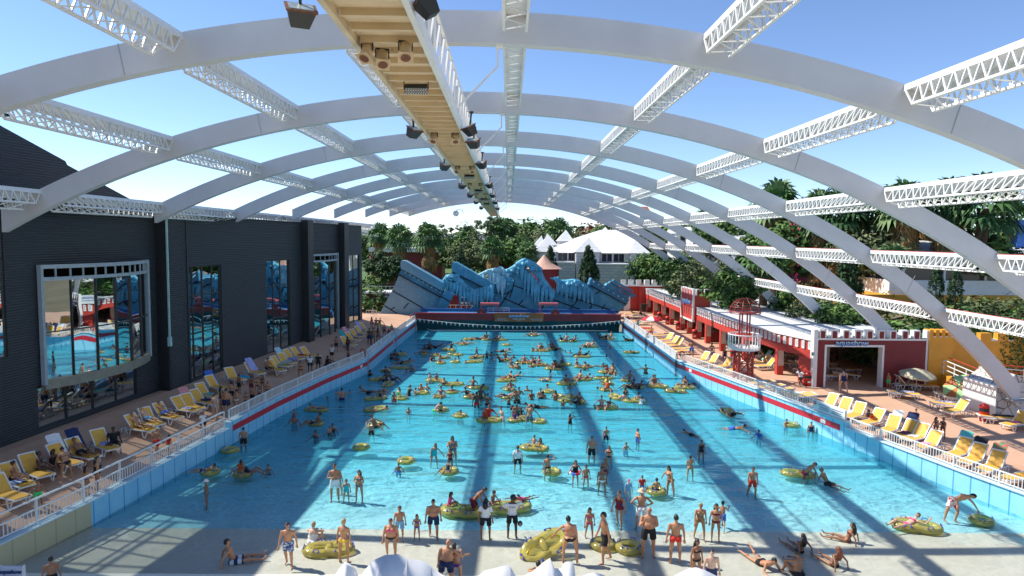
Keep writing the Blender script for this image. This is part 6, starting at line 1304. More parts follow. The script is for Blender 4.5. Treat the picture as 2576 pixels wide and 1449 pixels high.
q = onZ(t10(1800, 1130), DZ); parasol("parasol", "lime and rust striped parasol tipped against the yellow wall", q+Vector((-.3, .5, 0)), 1.2, 2.0, [pgr, por], tilt=52, rz=-60)
for i, (x, y, ms, lb) in enumerate(((330, 1190, [pbl, pw], "blue and white parasol, front left of the lawn group"), (420, 1185, [pbl, pw], "blue and white parasol, front middle of the lawn group"), (560, 1180, [pbl, pw], "blue and white parasol, front right of the lawn group"), (320, 1120, [pw, pbl], "white and blue parasol behind the lawn group"), (680, 1140, [pbe], "pale yellow parasol by the grey plank top"), (1465, 870, [pbl, pw], "blue parasol far back on the lawn"), (1590, 870, [mat("parasol_teal", (.1, .42, .5), .7, .1), pw], "teal parasol far back on the lawn"), (1430, 925, [pr, pw], "red parasol left of the far red pair"), (1540, 935, [pr], "red parasol right of the far red pair"), (1205, 990, [pr], "low red parasol beside the lawn palm trunk"), (790, 895, [mat("parasol_violet", (.2, .18, .45), .7, .1)], "violet parasol above the grey plank"), (910, 862, [pw, pr], "white parasol with red panel far left on the lawn"), (955, 935, [mat("parasol_lilac", (.4, .38, .65), .7, .1), pw], "lilac parasol by the low palm"))):
 p = f1(x, y+70); q = onZ(p, 1.15); parasol("parasol", lb, q, 1.5, 2.3, ms, grp="parasols on the lawn")
rc = mat("chair_red", (.50, .03, .02), .5, .1)
for i, (x, y, lb) in enumerate(((160, 1290, "red plastic chair at the left of the lawn terrace"), (350, 1290, "red plastic chair by the parasol group"), (430, 1300, "red plastic chair beside the red table"), (515, 1300, "red plastic table at the right of the lawn terrace"))):
 q = onZ(f1(x, y+20), 1.0); o = thing("garden_chair" if i < 3 else "garden_table", lb, "chair" if i < 3 else "table", q, group="red garden furniture")
 if i < 3:
  b = MB(); b.box((0, 0, .42), (.5, .5, .05)); pt(b, "seat", rc, o); b = MB(); b.box((0, .24, .72), (.5, .05, .55)); pt(b, "backrest", rc, o)
 else: b = MB(); b.box((0, 0, .7), (1.3, .8, .05)); pt(b, "tabletop", rc, o)
 for sx in (-1, 1):
  for sy in (-1, 1): b = MB(); b.bar((sx*(.22 if i < 3 else .55), sy*(.22 if i < 3 else .33), 0), (sx*(.22 if i < 3 else .55), sy*(.22 if i < 3 else .33), .42 if i < 3 else .68), .05); pt(b, "leg", rc, o)
for i in range(16):
 x, y = rnd.choice([(900, 1080), (1080, 1000), (1250, 1160), (1350, 1180), (1420, 1060), (1500, 1040), (1560, 1000), (1100, 1080), (740, 1000), (400, 1140), (980, 960), (1380, 980)]); q = onZ(f1(x+rnd.uniform(-60, 60), y+40+rnd.uniform(-15, 20)), 1.15)
 b = MB(); b.box((q.x, q.y, 1.3), (.6, 1.8, .06), rnd.uniform(0, 3)); b.box((q.x, q.y, 1.15), (.5, 1.4, .28), rnd.uniform(0, 3))
 tag(b.build("lawn_mat", TW_[rnd.choice(['blue', 'red', 'white', 'pale', 'orange', 'lilac'])], loc=(q.x, q.y, 1.15)), "bright towel on a lawn lounger in the distance", "towel", "towels scattered on the lawn")
def bin_(p, label, z=DZ):
 q = onZ(p, z); o = thing("litter_bin", label, "bin", q, group="red litter bins")
 b = MB(); b.lathe([(.0, 0), (.24, 0), (.29, .62)], 14); b.lathe([(.29, .85), (.3, .9), (.22, 1.05), (.0, 1.14)], 14); pt(b, "body", mat("bin_red", (.52, .02, .015), .4, .1), o, True)
 b = MB(); b.lathe([(.27, .62), (.27, .85)], 14); pt(b, "opening_band", blackm, o)
 b = MB(); b.box((-.05, -.285, .35), (.22, .02, .12)); pt(b, "emblem", white_s, o)
for f, x, y, lb in ((t8, 1280, 1165, "red litter bin beside the gate pier"), (t4, 1880, 290, "red litter bin in front of the stone plinth"), (t3, 1795, 530, "red litter bin behind the tower legs"), (t3, 1130, 165, "red litter bin by the third arcade column"), (t9, 1100, 655, "red litter bin in the middle of the arcade front"), (t9, 920, 560, "red litter bin at the far arcade columns"), (t9, 780, 480, "farthest red litter bin of the arcade")): bin_(f(x, y), lb)
q = onZ(t9(510, 350), DZ); o = thing("wheeled_bin", "dark grey wheeled bin at the far arcade end", "bin", q); b = MB(); b.add([(-.35, -.35, .1), (.35, -.35, .1), (.35, .35, .1), (-.35, .35, .1), (-.42, -.42, 1.2), (.42, -.42, 1.2), (.42, .42, 1.2), (-.42, .42, 1.2)], [(0, 1, 5, 4), (1, 2, 6, 5), (2, 3, 7, 6), (3, 0, 4, 7), (0, 3, 2, 1)]); pt(b, "body", blackm, o); b = MB(); b.box((0, 0, 1.24), (.9, .9, .1)); pt(b, "lid", blackm, o)
q = onZ(t3(1425, 205), DZ); o = thing("plastic_table", "small white plastic table in front of the arcade", "table", q); b = MB(); b.box((0, 0, .7), (.8, .8, .05)); pt(b, "tabletop", lw_, o)
for sx in (-1, 1):
 for sy in (-1, 1): b = MB(); b.bar((sx*.32, sy*.32, 0), (sx*.36, sy*.36, .7), .06); pt(b, "leg", lw_, o)
q = onZ(t3(1850, 760), DZ); o = thing("life_ring_post", "orange life ring on a red post beside the tower", "life ring", q); b = MB(); b.bar((0, 0, 0), (0, 0, 1.3), .1); pt(b, "post", red, o); b = MB(); b.torus(.3, .07, 20, 8); k = pt(b, "life_ring", mat("ring_orange", (.62, .15, .05), .6, .1), o, True); k.location = (0, -.1, 1.2); k.rotation_euler = (R(90), 0, R(20))
def ladder(W, side, y, label):
 x = lerp(y, W); o = thing("pool_ladder", label, "ladder", (x, y, 0), group="pool ladders"); s = -side
 for dy in (-.22, .22):
  b = MB(); b.tube([(s*.08, dy, -1.2), (s*.08, dy, 1.35), (0, dy, 1.95), (-s*.35, dy, 2.0), (-s*.42, dy, 1.4)], .025, 6); pt(b, "rail", blackm if side > 0 else grey, o)
 b = MB()
 for i in range(7): b.bar((s*.08, -.22, -1+.36*i), (s*.08, .22, -1+.36*i), .05, .03)
 pt(b, "rungs", blackm if side > 0 else grey, o)
 b = MB(); b.torus(.22, .05, 16, 6); k = pt(b, "grab_cushion", red, o, True); k.location = (-s*.4, 0, 1.95); k.rotation_euler = (R(90), 0, 0)
for W, s, y, lb in ((WL, -1, 58.6, "pool ladder at the bend of the shaded wall"), (WL, -1, 72.2, "pool ladder midway along the shaded mesh railing"), (WL, -1, 85.2, "pool ladder next to the wave wall on the shaded side"), (WR, 1, 58.7, "pool ladder at the bend of the sunny wall"), (WR, 1, 71.4, "pool ladder midway along the sunny mesh railing"), (WR, 1, 84.8, "pool ladder next to the wave wall on the sunny side")): ladder(W, s, y, lb)
for W, s, y, lb in ((WL, -1, 57.2, "small white depth plate on the shaded stripe"), (WR, 1, 56.4, "small white depth plate on the sunny stripe by the bend"), (WR, 1, 40.6, "small white depth plate near the end of the sunny stripe"), (WR, 1, 70, "small white depth plate on the far sunny stripe"), (WL, -1, 71.2, "small white depth plate on the far shaded stripe")):
 x0, x1 = lerp(y-.2, W), lerp(y+.2, W); b = MB(); b.slab([(x0-s*.02, y-.2, .78), (x1-s*.02, y+.2, .78), (x1-s*.02, y+.2, 1.02), (x0-s*.02, y-.2, 1.02)], None, None, (-s*.015, 0, 0)); tag(b.build("depth_plate", white_s, loc=(x0, y, .9)), lb, "sign")
y0, y1 = 38.9, 41.6; x0, x1 = lerp(y0, WR)+.05, lerp(y1, WR)+.05
RS = thing("rules_sign", "white bathing rules board hung on the railing at the end of the red stripe", "sign", ((x0+x1)/2, 40.2, 1.4)); b = MB(); b.slab([(x0, y0, 1.42), (x1, y1, 1.42), (x1, y1, 2.02), (x0, y0, 2.02)], None, None, (-.03, 0, 0)); b.build("board", white_s, RS)
Q = lambda t, z: Vector((x0+(x1-x0)*t-.05, y0+(y1-y0)*t, z)); b = MB(); pth = [Q(.93+.055*math.cos(a), 1.86+.1*math.sin(a)) for a in [2*math.pi*i/12 for i in range(13)]]; b.slab(pth[:12], None, None, (-.01, 0, 0)); b.build("prohibition_disc", pr, RS)
b = MB(); b.slab([Q(.9, 1.84), Q(.96, 1.84), Q(.96, 1.88), Q(.9, 1.88)], None, None, (-.02, 0, 0)); b.build("disc_bar", white_s, RS)
b = MB()
for z, ts in ((1.86, ((.05, .4), (.45, .82))), (1.72, ((.1, .38), (.5, .78))), (1.6, ((.08, .4), (.48, .8)))):
 for a, c in ts: b.slab([Q(a, z-.02), Q(c, z-.02), Q(c, z+.02), Q(a, z+.02)], None, None, (-.01, 0, 0))
b.build("print_lines", mat("sign_grey_print", (.25, .3, .4), .6, 0), RS)
# foreground sign, white rocks
sg = on_floor(tG(90, 1460)); SG = thing("beach_sign", "white aquashow sign board at the lower left corner of the beach", "sign", (sg.x, sg.y-.5, .2)); sx, sy = sg.x, sg.y-.5
zt2 = onY(tG(90, 1375), sy).z; xs0, xs1 = onY(tG(-12, 1380), sy).x, onY(tG(170, 1385), sy).x
b = MB(); b.bb((xs0, sy, zt2-.9), (xs1, sy+.06, zt2)); b.build("board", mat("sign_lilac", (.55, .55, .68), .5, .06), SG); b = MB(); b.bb((xs1, sy-.02, zt2-1), (xs1+.04, sy+.08, zt2+.03)); b.bb((xs0-.04, sy-.02, zt2-1), (xs0, sy+.08, zt2+.03)); b.build("edge_post", white, SG)
text("aquashow", .19, .01, ((xs0+xs1)/2, sy-.02, zt2-.2), (R(90), 0, 0), logo_d, "lettering", SG, 1, .006); text("PARK HOTEL", .08, .008, ((xs0+xs1)/2, sy-.02, zt2-.38), (R(90), 0, 0), logo_d, "lettering", SG)
rock_m = mat("white_rock", (.66, .67, .70), .75, .12, .8, .35)
def rock(label, pts, Y, dep, ridge):
 b = MB(); P = [onY(p, Y) for p in pts]; base = -.3; n = len(P); mid = [p+Vector((rnd.uniform(-.1, .1), dep*.5, -dep*.28-.1*rnd.random())) for p in P]; back = [p+Vector((0, dep, -dep*.6-.4-.3*rnd.random())) for p in P]; frt = [Vector((p.x+rnd.uniform(-.15, .15), Y-.55-.3*rnd.random(), max(base, p.z-.7-.5*rnd.random()))) for p in P]; ft2 = [Vector((p.x, Y-.8, base)) for p in P]; bk2 = [Vector((p.x, p.y, base)) for p in back]
 rows = [ft2, frt, P, mid, back, bk2]; V = [v for r_ in rows for v in r_]; F = []
 for r_ in range(len(rows)-1):
  for i in range(n-1):
   a, c, d, e = r_*n+i, r_*n+i+1, (r_+1)*n+i+1, (r_+1)*n+i; F += [(a, c, d), (a, d, e)] if (i+r_) % 2 else [(a, c, e), (c, d, e)]
 F += [tuple(r_*n for r_ in range(len(rows)))[::-1], tuple(r_*n+n-1 for r_ in range(len(rows)))]
 b.add(V, F); o = b.build("white_rock", rock_m, None, True, loc=(P[n//2].x, Y, base)); return tag(o, label, "rock", "white painted rocks in the foreground")
rock("broad white rock dome, largest in the foreground", [tH(x, y) for x, y in ((140, 1460), (190, 1390), (240, 1330), (330, 1290), (430, 1283), (500, 1320), (600, 1330), (680, 1390), (760, 1450))], 19.5, 2.2, 0)
rock("small white rock point left of the broad dome", [tH(x, y) for x, y in ((-60, 1460), (-20, 1400), (25, 1343), (55, 1380), (90, 1460))], 19.2, 1.2, 0)
rock("blue shaded rock wedge in the lower middle", [tH(x, y) for x, y in ((1010, 1470), (1080, 1410), (1160, 1390), (1265, 1362), (1300, 1420), (1330, 1470))], 19.3, 1.4, 0)
rock("forked white rock below the tipped golden ring", [tH(x, y) for x, y in ((1340, 1470), (1450, 1410), (1520, 1350), (1575, 1310), (1610, 1390), (1660, 1395), (1690, 1345), (1755, 1350), (1730, 1440), (1760, 1470))], 19.4, 1.3, 0)
rock("low white rock right of the forked one", [tH(x, y) for x, y in ((1780, 1470), (1850, 1435), (1920, 1420), (1990, 1445), (2020, 1470))], 19.2, 1., 0)
rock("flat white rock corner below the bearded man", [tI(x, y) for x, y in ((-90, 1470), (20, 1420), (100, 1383), (170, 1405), (260, 1450), (300, 1470))], 19.2, 1.2, 0)
# people
rnd.seed(11)
SK = [mat("skin_fair", (.60, .36, .25), .5, .06, 6), mat("skin_tan", (.46, .22, .115), .5, .07, 6), mat("skin_brown", (.30, .135, .07), .5, .08, 6), mat("skin_dark", (.11, .052, .032), .5, .08, 6)]
feat = mat("eye_dark", (.02, .015, .012), .4, 0); lip = mat("lip", (.34, .10, .08), .5, 0)
HC = dict(k=mat("hair_black", (.012, .010, .010), .5, .2, 30), b=mat("hair_brown", (.05, .025, .012), .5, .2, 30), y=mat("hair_blond", (.42, .27, .11), .55, .2, 30), g=mat("hair_grey", (.40, .38, .36), .6, .1, 30), r=mat("hair_red", (.20, .045, .012), .5, .2, 30), W=mat("hat_white", (.78, .78, .75), .8, .05), P=mat("cap_pink", (.62, .10, .25), .7, .05), C=mat("cap_green", (.45, .62, .50), .7, .1), S=mat("hat_straw", (.55, .45, .30), .8, .2, 20))
CL = {c: cloth("cloth_"+n, v) for c, n, v in (('K', 'black', (.012, .012, .015)), ('N', 'navy', (.012, .025, .09)), ('B', 'blue', (.03, .13, .48)), ('L', 'light_blue', (.22, .42, .62)), ('R', 'red', (.60, .03, .02)), ('O', 'orange', (.85, .12, .02)), ('G', 'green', (.05, .60, .16)), ('W', 'white', (.76, .76, .75)), ('P', 'pink', (.75, .07, .22)), ('Y', 'yellow', (.72, .50, .05)), ('M', 'maroon', (.17, .012, .03)), ('T', 'teal', (.02, .42, .46)), ('V', 'violet', (.14, .05, .25)), ('E', 'grey', (.16, .17, .19)))}
CL['D'] = cloth("cloth_blue_pattern", (.03, .06, .20), (.45, .50, .60), 16); CL['F'] = cloth("cloth_red_flowers", (.55, .03, .05), (.80, .72, .68), 11); CL['S'] = cloth("cloth_navy_stripe", (.02, .03, .08), (.6, .62, .66), 9, 'y'); CL['A'] = cloth("cloth_tan_pattern", (.42, .26, .12), (.16, .08, .04), 20); CL['Q'] = cloth("cloth_grey_pattern", (.25, .30, .36), (.03, .04, .06), 20)
v3 = Vector
def nv(*a): return Vector(a).normalized()
# body frame: facing -y, x to the person's left; every pose lists limb directions (left = +x)
def mir(v): return (-v[0], v[1], v[2])
def pose(sp=(0, 0, 1), hd=None, aL=None, aR=None, lL=None, lR=None, low=False, up=(0, -1, 0)):
 d = lambda p, q: (nv(*p), nv(*q))
 return dict(sp=nv(*sp), hd=nv(*(hd or sp)), aL=d(*(aL or ((.22, .05, -1), (.1, -.12, -1)))), aR=d(*(aR or ((-.22, .05, -1), (-.1, -.12, -1)))), lL=d(*(lL or ((.1, 0, -1), (.02, .03, -1)))), lR=d(*(lR or ((-.1, 0, -1), (-.02, .03, -1)))), low=low, fw=nv(*up))
PO = dict(
stand=pose(), walk=pose((0, -.06, 1), None, ((.22, .22, -1), (.1, .02, -1)), ((-.22, -.2, -1), (-.1, -.35, -1)), ((.08, -.26, -1), (.02, .05, -1)), ((-.08, .2, -1), (-.02, .42, -1))),
hips=pose((0, .02, 1), None, ((.75, .15, -.75), (-.75, -.15, -.5)), ((-.75, .15, -.75), (.75, -.15, -.5)), ((.16, 0, -1), (.05, .02, -1)), ((-.16, 0, -1), (-.05, .02, -1))),
cross=pose((0, .02, 1), None, ((.28, -.2, -.9), (-.8, -.55, .2)), ((-.28, -.2, -.9), (.8, -.55, .15))),
mouth=pose((0, .02, 1), (0, -.1, 1), ((.2, -.1, -1), (-.7, -.6, .1)), ((-.3, -.4, -.8), (.45, -.5, .9))),
shade=pose((0, .03, 1), None, None, ((-.8, -.25, .45), (.75, -.25, .6))),
neck=pose((.04, .03, 1), (-.1, -.15, 1), ((.7, -.2, .1), (-.8, -.2, .5)), ((-.3, -.4, -.8), (.3, -.4, .9))),
reachL=pose((.12, -.1, 1), None, ((.75, -.15, -.75), (.5, -.1, -.8)), None, ((.2, -.05, -1), (.04, .05, -1)), ((-.2, .08, -1), (-.04, .08, -1))),
reachR=pose((-.12, -.1, 1), None, None, ((-.75, -.15, -.75), (-.5, -.1, -.8)), ((.2, .08, -1), (.04, .08, -1)), ((-.2, -.05, -1), (-.04, .05, -1))),
bend=pose((.35, -.75, .65), (.3, -.8, .3), ((.45, -.5, -.8), (.35, -.3, -.85)), ((-.7, .1, -.5), (-.2, -.3, -.9)), ((.32, -.15, -1), (.05, .25, -1)), ((-.3, .1, -1), (-.1, .15, -1))),
lean=pose((.05, -.5, .86), (0, -.7, .7), ((.2, -.45, -.85), (.05, -.4, -.9)), ((-.2, -.45, -.85), (-.05, -.4, -.9)), ((.14, -.25, -1), (.04, .25, -1)), ((-.14, -.1, -1), (-.04, .3, -1))),
out=pose((0, -.02, 1), None, ((1, -.05, -.25), (1, -.15, -.3)), ((-1, -.05, -.25), (-1, -.15, -.3))),
wade=pose((0, -.05, 1), None, ((.5, -.2, -.85), (.35, -.8, -.35)), ((-.5, -.2, -.85), (-.35, -.8, -.35))),
run=pose((0, -.2, 1), None, ((.5, .4, -.7), (.3, -.7, -.2)), ((-.3, -.5, -.7), (-.1, -.8, .3)), ((.06, -.65, -.8), (0, .35, -.95)), ((-.06, .3, -1), (0, .85, -.6))),
head=pose((0, -.03, 1), None, ((.45, -.35, -.8), (.2, -.9, -.1)), ((-.8, -.1, .35), (.75, .05, .7))),
hug=pose((-.1, -.03, 1), None, None, ((-.55, -.2, -.75), (-.55, -.45, -.1))), hugged=pose((.1, 0, 1), (.25, -.1, 1), ((.3, -.3, -.8), (.5, -.5, .3)), ((-.2, -.3, -.9), (.4, -.6, .5))),
sitback=pose((0, .34, .94), (0, .12, 1), ((.35, .62, -.75), (.12, .12, -1)), ((-.35, .62, -.75), (-.12, .12, -1)), ((.14, -1, .12), (.05, -1, -.14)), ((-.14, -1, .12), (-.05, -1, -.14)), True),
sitknee=pose((0, -.12, 1), (0, -.15, 1), ((.3, -.75, -.3), (-.5, -.7, -.2)), ((-.3, -.75, -.3), (.5, -.7, -.2)), ((.2, -.75, .72), (.05, -.4, -.95)), ((-.2, -.75, .72), (-.05, -.4, -.95)), True),
sit=pose((0, .02, 1), None, ((.25, -.3, -.9), (0, -.85, -.45)), ((-.25, -.3, -.9), (0, -.85, -.45)), ((.2, -1, .02), (.03, -.15, -1)), ((-.2, -1, .02), (-.03, -.15, -1)), True),
sitx=pose((0, -.12, 1), (0, -.2, 1), ((.3, -.4, -.8), (-.2, -.8, -.4)), ((-.3, -.4, -.8), (.2, -.8, -.4)), ((.75, -.65, .2), (-.85, -.4, -.2)), ((-.75, -.65, .2), (.85, -.4, -.2)), True),
lounge=pose((0, .72, .7), (0, .5, .85), ((.5, -.1, -.75), (.1, -.85, -.2)), ((-.5, -.1, -.75), (-.1, -.85, -.2)), ((.14, -1, .06), (.03, -1, -.08)), ((-.14, -1, .06), (-.03, -1, -.08)), True),
tube=pose((0, .6, .8), (0, .25, 1), ((.85, .3, -.35), (.6, -.5, -.45)), ((-.85, .3, -.35), (-.6, -.5, -.45)), ((.22, -.8, .55), (.1, -.75, -.65)), ((-.22, -.85, .45), (-.1, -.8, -.6)), True),
tubeup=pose((0, .25, .97), (0, .0, 1), ((.7, .1, -.7), (.3, -.7, -.4)), ((-.7, .1, -.7), (-.3, -.7, -.4)), ((.3, -.9, .25), (.15, -.7, -.7)), ((-.3, -.9, .25), (-.15, -.7, -.7)), True),
tubeflat=pose((0, .9, .42), (0, .6, .8), ((.7, .6, -.2), (.2, .5, .85)), ((-.85, .2, -.3), (-.7, -.5, -.3)), ((.12, -1, .2), (.05, -1, -.1)), ((-.14, -.9, .45), (-.05, -.9, -.45)), True),
prone=pose((0, -.93, .36), (0, -.6, .8), ((.35, -.9, -.2), (.1, -1, .05)), ((-.35, -.9, -.2), (-.1, -1, .05)), ((.12, 1, -.06), (.05, 1, .06)), ((-.12, 1, -.06), (-.05, 1, .06)), True, (0, -.36, -.93)),
elbows=pose((0, -.9, .45), (0, -.5, .86), ((.45, -.2, -.9), (.1, -.95, -.1)), ((-.45, -.2, -.9), (-.1, -.95, -.1)), ((.1, 1, .0), (.05, .75, .6)), ((-.1, 1, 0), (-.05, .95, .1)), True, (0, -.45, -.9)),
swim=pose((0, -.97, .22), (0, -.7, .7), ((.6, -.7, -.2), (.6, -.6, -.1)), ((-.6, -.7, -.2), (-.6, -.6, -.1)), ((.14, 1, -.12), (.05, 1, -.05)), ((-.14, 1, -.12), (-.05, 1, -.05)), True, (0, -.2, -.97)),
float=pose((0, .55, .83), (-.1, .2, 1), ((.7, .5, -.4), (.5, .6, -.6)), ((-1, -.3, -.1), (-1, -.3, -.05)), ((.2, -1, -.1), (.1, -1, -.2)), ((-.2, -1, -.1), (-.1, -1, -.2)), True),
kneel=pose((.1, -.6, .8), (.1, -.7, .7), ((.25, -.5, -.85), (.1, -.5, -.85)), ((-.25, -.5, -.85), (-.1, -.5, -.85)), ((.2, -.25, -.95), (.05, .95, -.15)), ((-.2, -.25, -.95), (-.05, .95, -.15)), True),
)
TY = dict(m=dict(h=1.76, sh=.195, hp=.095, ch=.155, dp=.112, be=.10, lim=1.0, bu=0), h=dict(h=1.75, sh=.205, hp=.115, ch=.175, dp=.14, be=.165, lim=1.1, bu=.02), f=dict(h=1.65, sh=.165, hp=.105, ch=.135, dp=.102, be=.088, lim=.92, bu=.055), F=dict(h=1.64, sh=.18, hp=.13, ch=.155, dp=.13, be=.135, lim=1.08, bu=.075), c=dict(h=1.66, sh=.165, hp=.09, ch=.132, dp=.10, be=.098, lim=.90, bu=0))
BODY = {}
def capsule(b, p, q, r0, r1, n=10, fl=None):
 d = (q-p); L = d.length; d = d/L if L > 1e-6 else Vector((0, 0, 1)); ref = fl if fl is not None and abs(fl.dot(d)) < .95 else (Vector((1, 0, 0)) if abs(d.x) < .8 else Vector((0, 1, 0)))
 a = d.cross(ref).normalized(); c = d.cross(a); V = []; rows = []
 for t in (-90, -50, -15): rows.append((p+d*r0*math.sin(R(t)), r0*max(.05, math.cos(R(t)))))
 rows.append((p.lerp(q, .5), (r0+r1)/2))
 for t in (15, 50, 90): rows.append((q+d*r1*math.sin(R(t)), r1*max(.05, math.cos(R(t)))))
 for o, r in rows: V += [o+(a*math.cos(6.28319*j/n)+c*math.sin(6.28319*j/n))*r for j in range(n)]
 k = len(rows); b.add(V, [(i*n+j, i*n+(j+1) % n, (i+1)*n+(j+1) % n, (i+1)*n+j) for i in range(k-1) for j in range(n)]+[tuple(range(n))[::-1], tuple((k-1)*n+j for j in range(n))])
def ellm(b, c, r, X, Y, Z): b.sph(c, r, 12, 8, Matrix((X, Y, Z)).transposed())
def body(ty, po):
 key = (ty, po)
 if key in BODY: return BODY[key]
 T = TY[ty]; p = PO[po]; lm = T['lim']; sp = p['sp']; fw = p['fw']; lf = fw.cross(sp).normalized()*-1 if False else sp.cross(fw).normalized()*-1
 if lf.x < 0: lf = -lf
 fw = lf.cross(sp)*-1; fw = fw if fw.dot(p['fw']) > 0 else -fw
 k = T['h']/1.76; th, sh_, ua, fa = .43*k, .43*k, .285*k, .25*k
 pz = 0 if p['low'] else .93*k; O = Vector((0, 0, pz)); b = MB(); seg = []
 nk = O+sp*.50*k; chest = O+sp*.34*k; hd = p['hd']; hc = nk+hd*.19*k+fw*.015; hr = (.074*k, .092*k, .112*k)
 if ty == 'c': hr = tuple(x*1.14 for x in hr)
 ellm(b, O+sp*.02, (T['hp']+.075, T['dp']*.98, .13*k), lf, fw, sp); ellm(b, O+sp*.19*k+fw*(T['be']-.09)*.35, (T['be']*1.25+.02, max(T['dp']*.92, T['be']), .16*k), lf, fw, sp)
 ellm(b, chest, (T['ch']+.012, T['dp'], .19*k), lf, fw, sp); ellm(b, O+sp*.44*k, (T['sh']*.92, T['dp']*.75, .085*k), lf, fw, sp)
 capsule(b, O+sp*.44*k, nk+hd*.1*k, .062*lm*k, .05*lm*k)
 if T['bu']:
  for s in (-1, 1): b.sph(chest+lf*s*.072+fw*(T['dp']*.72)+sp*.015, T['bu'], 10, 7)
 for s in (-1, 1): b.sph(O+lf*s*.075-fw*T['dp']*.52-sp*.02, .098*lm*k, 10, 7)
 hx = lf; hz = hd; hy = hz.cross(hx).normalized(); hx = hy.cross(hz)
 if hy.dot(fw) < 0: hy = -hy
 ellm(b, hc, hr, hx, hy, hz); ellm(b, hc-hz*.055*k+hy*.022, (.055*k, .062*k, .062*k), hx, hy, hz)
 capsule(b, hc+hy*.085*k+hz*.012, hc+hy*.108*k-hz*.022, .011, .016, 6)
 for s in (-1, 1): ellm(b, hc+hx*s*hr[0]*.98, (.014, .022, .032), hx, hy, hz)
 seg += [('torso', O-sp*.06, nk), ('head', nk+hd*.06, hc+hd*.1)]
 hands = []
 for s, ar, lg, nm in ((1, 'aL', 'lL', 'L'), (-1, 'aR', 'lR', 'R')):
  u, f_ = p[ar]; S = O+sp*.44*k+lf*s*T['sh']; E = S+u*ua; W = E+f_*fa
  capsule(b, S, E, .054*lm*k, .040*lm*k); capsule(b, E, W, .041*lm*k, .027*lm*k); seg += [('arm'+nm, S, E), ('fore'+nm, E, W)]; hands.append((W, f_, s))
  t_, h_ = p[lg]; Hp = O+lf*s*T['hp']-sp*.03; K = Hp+t_*th; A = K+h_*sh_
  capsule(b, Hp, K, .088*lm*k, .058*lm*k); capsule(b, K, A, .055*lm*k, .036*lm*k); b.sph(K.lerp(A, .28)-(fw*.02), (.056*lm*k, .056*lm*k, .09*k), 8, 6)
  seg += [('thigh'+nm, Hp, K), ('shin'+nm, K, A)]
  fd = Vector((s*.15, -1, 0)) if h_.z < -.55 else (Vector((0, 0, 1))*.75-h_*-.5 if h_.y < -.5 else h_)
  if h_.y > .5: fd = h_+Vector((0, 0, -.3))
  fd.normalize(); capsule(b, A+Vector((0, 0, -.02)) if h_.z < -.55 else A, A+fd*.15*k+(Vector((0, 0, -.045)) if h_.z < -.55 else Vector((0, 0, 0))), .036*k, .026*k, 8)
 me = bpy.data.meshes.new("tmp"); me.from_pydata(b.v, [], b.f); o = bpy.data.objects.new("tmp", me); col.objects.link(o)
 m = o.modifiers.new("r", 'REMESH'); m.mode = 'VOXEL'; m.voxel_size = .0185*k; m2 = o.modifiers.new("s", 'SMOOTH'); m2.factor = .5; m2.iterations = 3
 bpy.context.view_layer.update(); ev = o.evaluated_get(bpy.context.evaluated_depsgraph_get()); rm = bpy.data.meshes.new_from_object(ev); bpy.data.objects.remove(o)
 n = len(rm.vertices); co = np.empty(n*3); rm.vertices.foreach_get('co', co); co = co.reshape(-1, 3); no = np.empty(n*3); rm.vertices.foreach_get('normal', no); no = no.reshape(-1, 3)
 D = []; Tt = []
 for _, a, c in seg:
  a = np.array(a); dd = np.array(c)-a; L2 = dd@dd; t = ((co-a)@dd)/L2; tc = np.clip(t, 0, 1); D.append(np.linalg.norm(co-(a+tc[:, None]*dd), axis=1)); Tt.append(t)
 D = np.array(D); Tt = np.array(Tt)
 nmz = [s_[0] for s_ in seg]; rad = np.array([.12 if q == 'torso' else (.08 if q == 'head' else (.07 if q.startswith('thigh') else .04)) for q in nmz])[:, None]
 idx = np.argmin(D-rad, axis=0); tt = Tt[idx, np.arange(n)]
 polys = [list(pl.vertices) for pl in rm.polygons]
 f = MB(); f.v = [tuple(c) for c in co]; f.f = list(polys); f.m = [0]*len(polys); f.mi = 0
 for W, fd, s in hands:                       # palm, four fingers of different length, thumb
  sd = fd.cross(Vector((0, 1, 0)));  sd = sd.normalized() if sd.length > .2 else Vector((1, 0, 0)); un = sd.cross(fd)
  capsule(f, W, W+fd*.075*k, .026*k, .036*k, 8)
  for i, (off, ln) in enumerate(((-.030, .062), (-.010, .074), (.010, .070), (.030, .055))):
   c = W+fd*.085*k+sd*off; f.tube([c, c+fd*ln*.5*k+un*.004, c+fd*ln*k+un*.022], [.010*k, .009*k, .007*k], 6)
  c = W+fd*.035*k+sd*.028*(-s); f.tube([c, c+(fd*.6+sd*(-s)*.8)*.035*k, c+(fd+sd*(-s)*.45)*.06*k+un*.01], [.012*k, .011*k, .008*k], 6)
 f.mi = 1
 for s in (-1, 1): f.sph(hc+hx*s*.030*k+hy*hr[1]*.92+hz*.012, .011*k, 6, 4)
 for s in (-1, 1): f.box(hc+hx*s*.030*k+hy*hr[1]*.93+hz*.035, (.035*k, .012, .007), Mx=Matrix((hx, hy, hz)).transposed())
 f.mi = 2; f.sph(hc+hy*.083*k-hz*.058*k, (.022*k, .009, .008), 7, 4, Matrix((hx, hy, hz)).transposed())
 out = bpy.data.meshes.new("body"); out.from_pydata(f.v, [], f.f); [out.materials.append(mm) for mm in (SK[1], feat, lip)]; out.polygons.foreach_set('material_index', f.m); out.polygons.foreach_set('use_smooth', [True]*len(f.f)); out.update()
 bpy.data.meshes.remove(rm); ftz = float(co[:, 2].min())
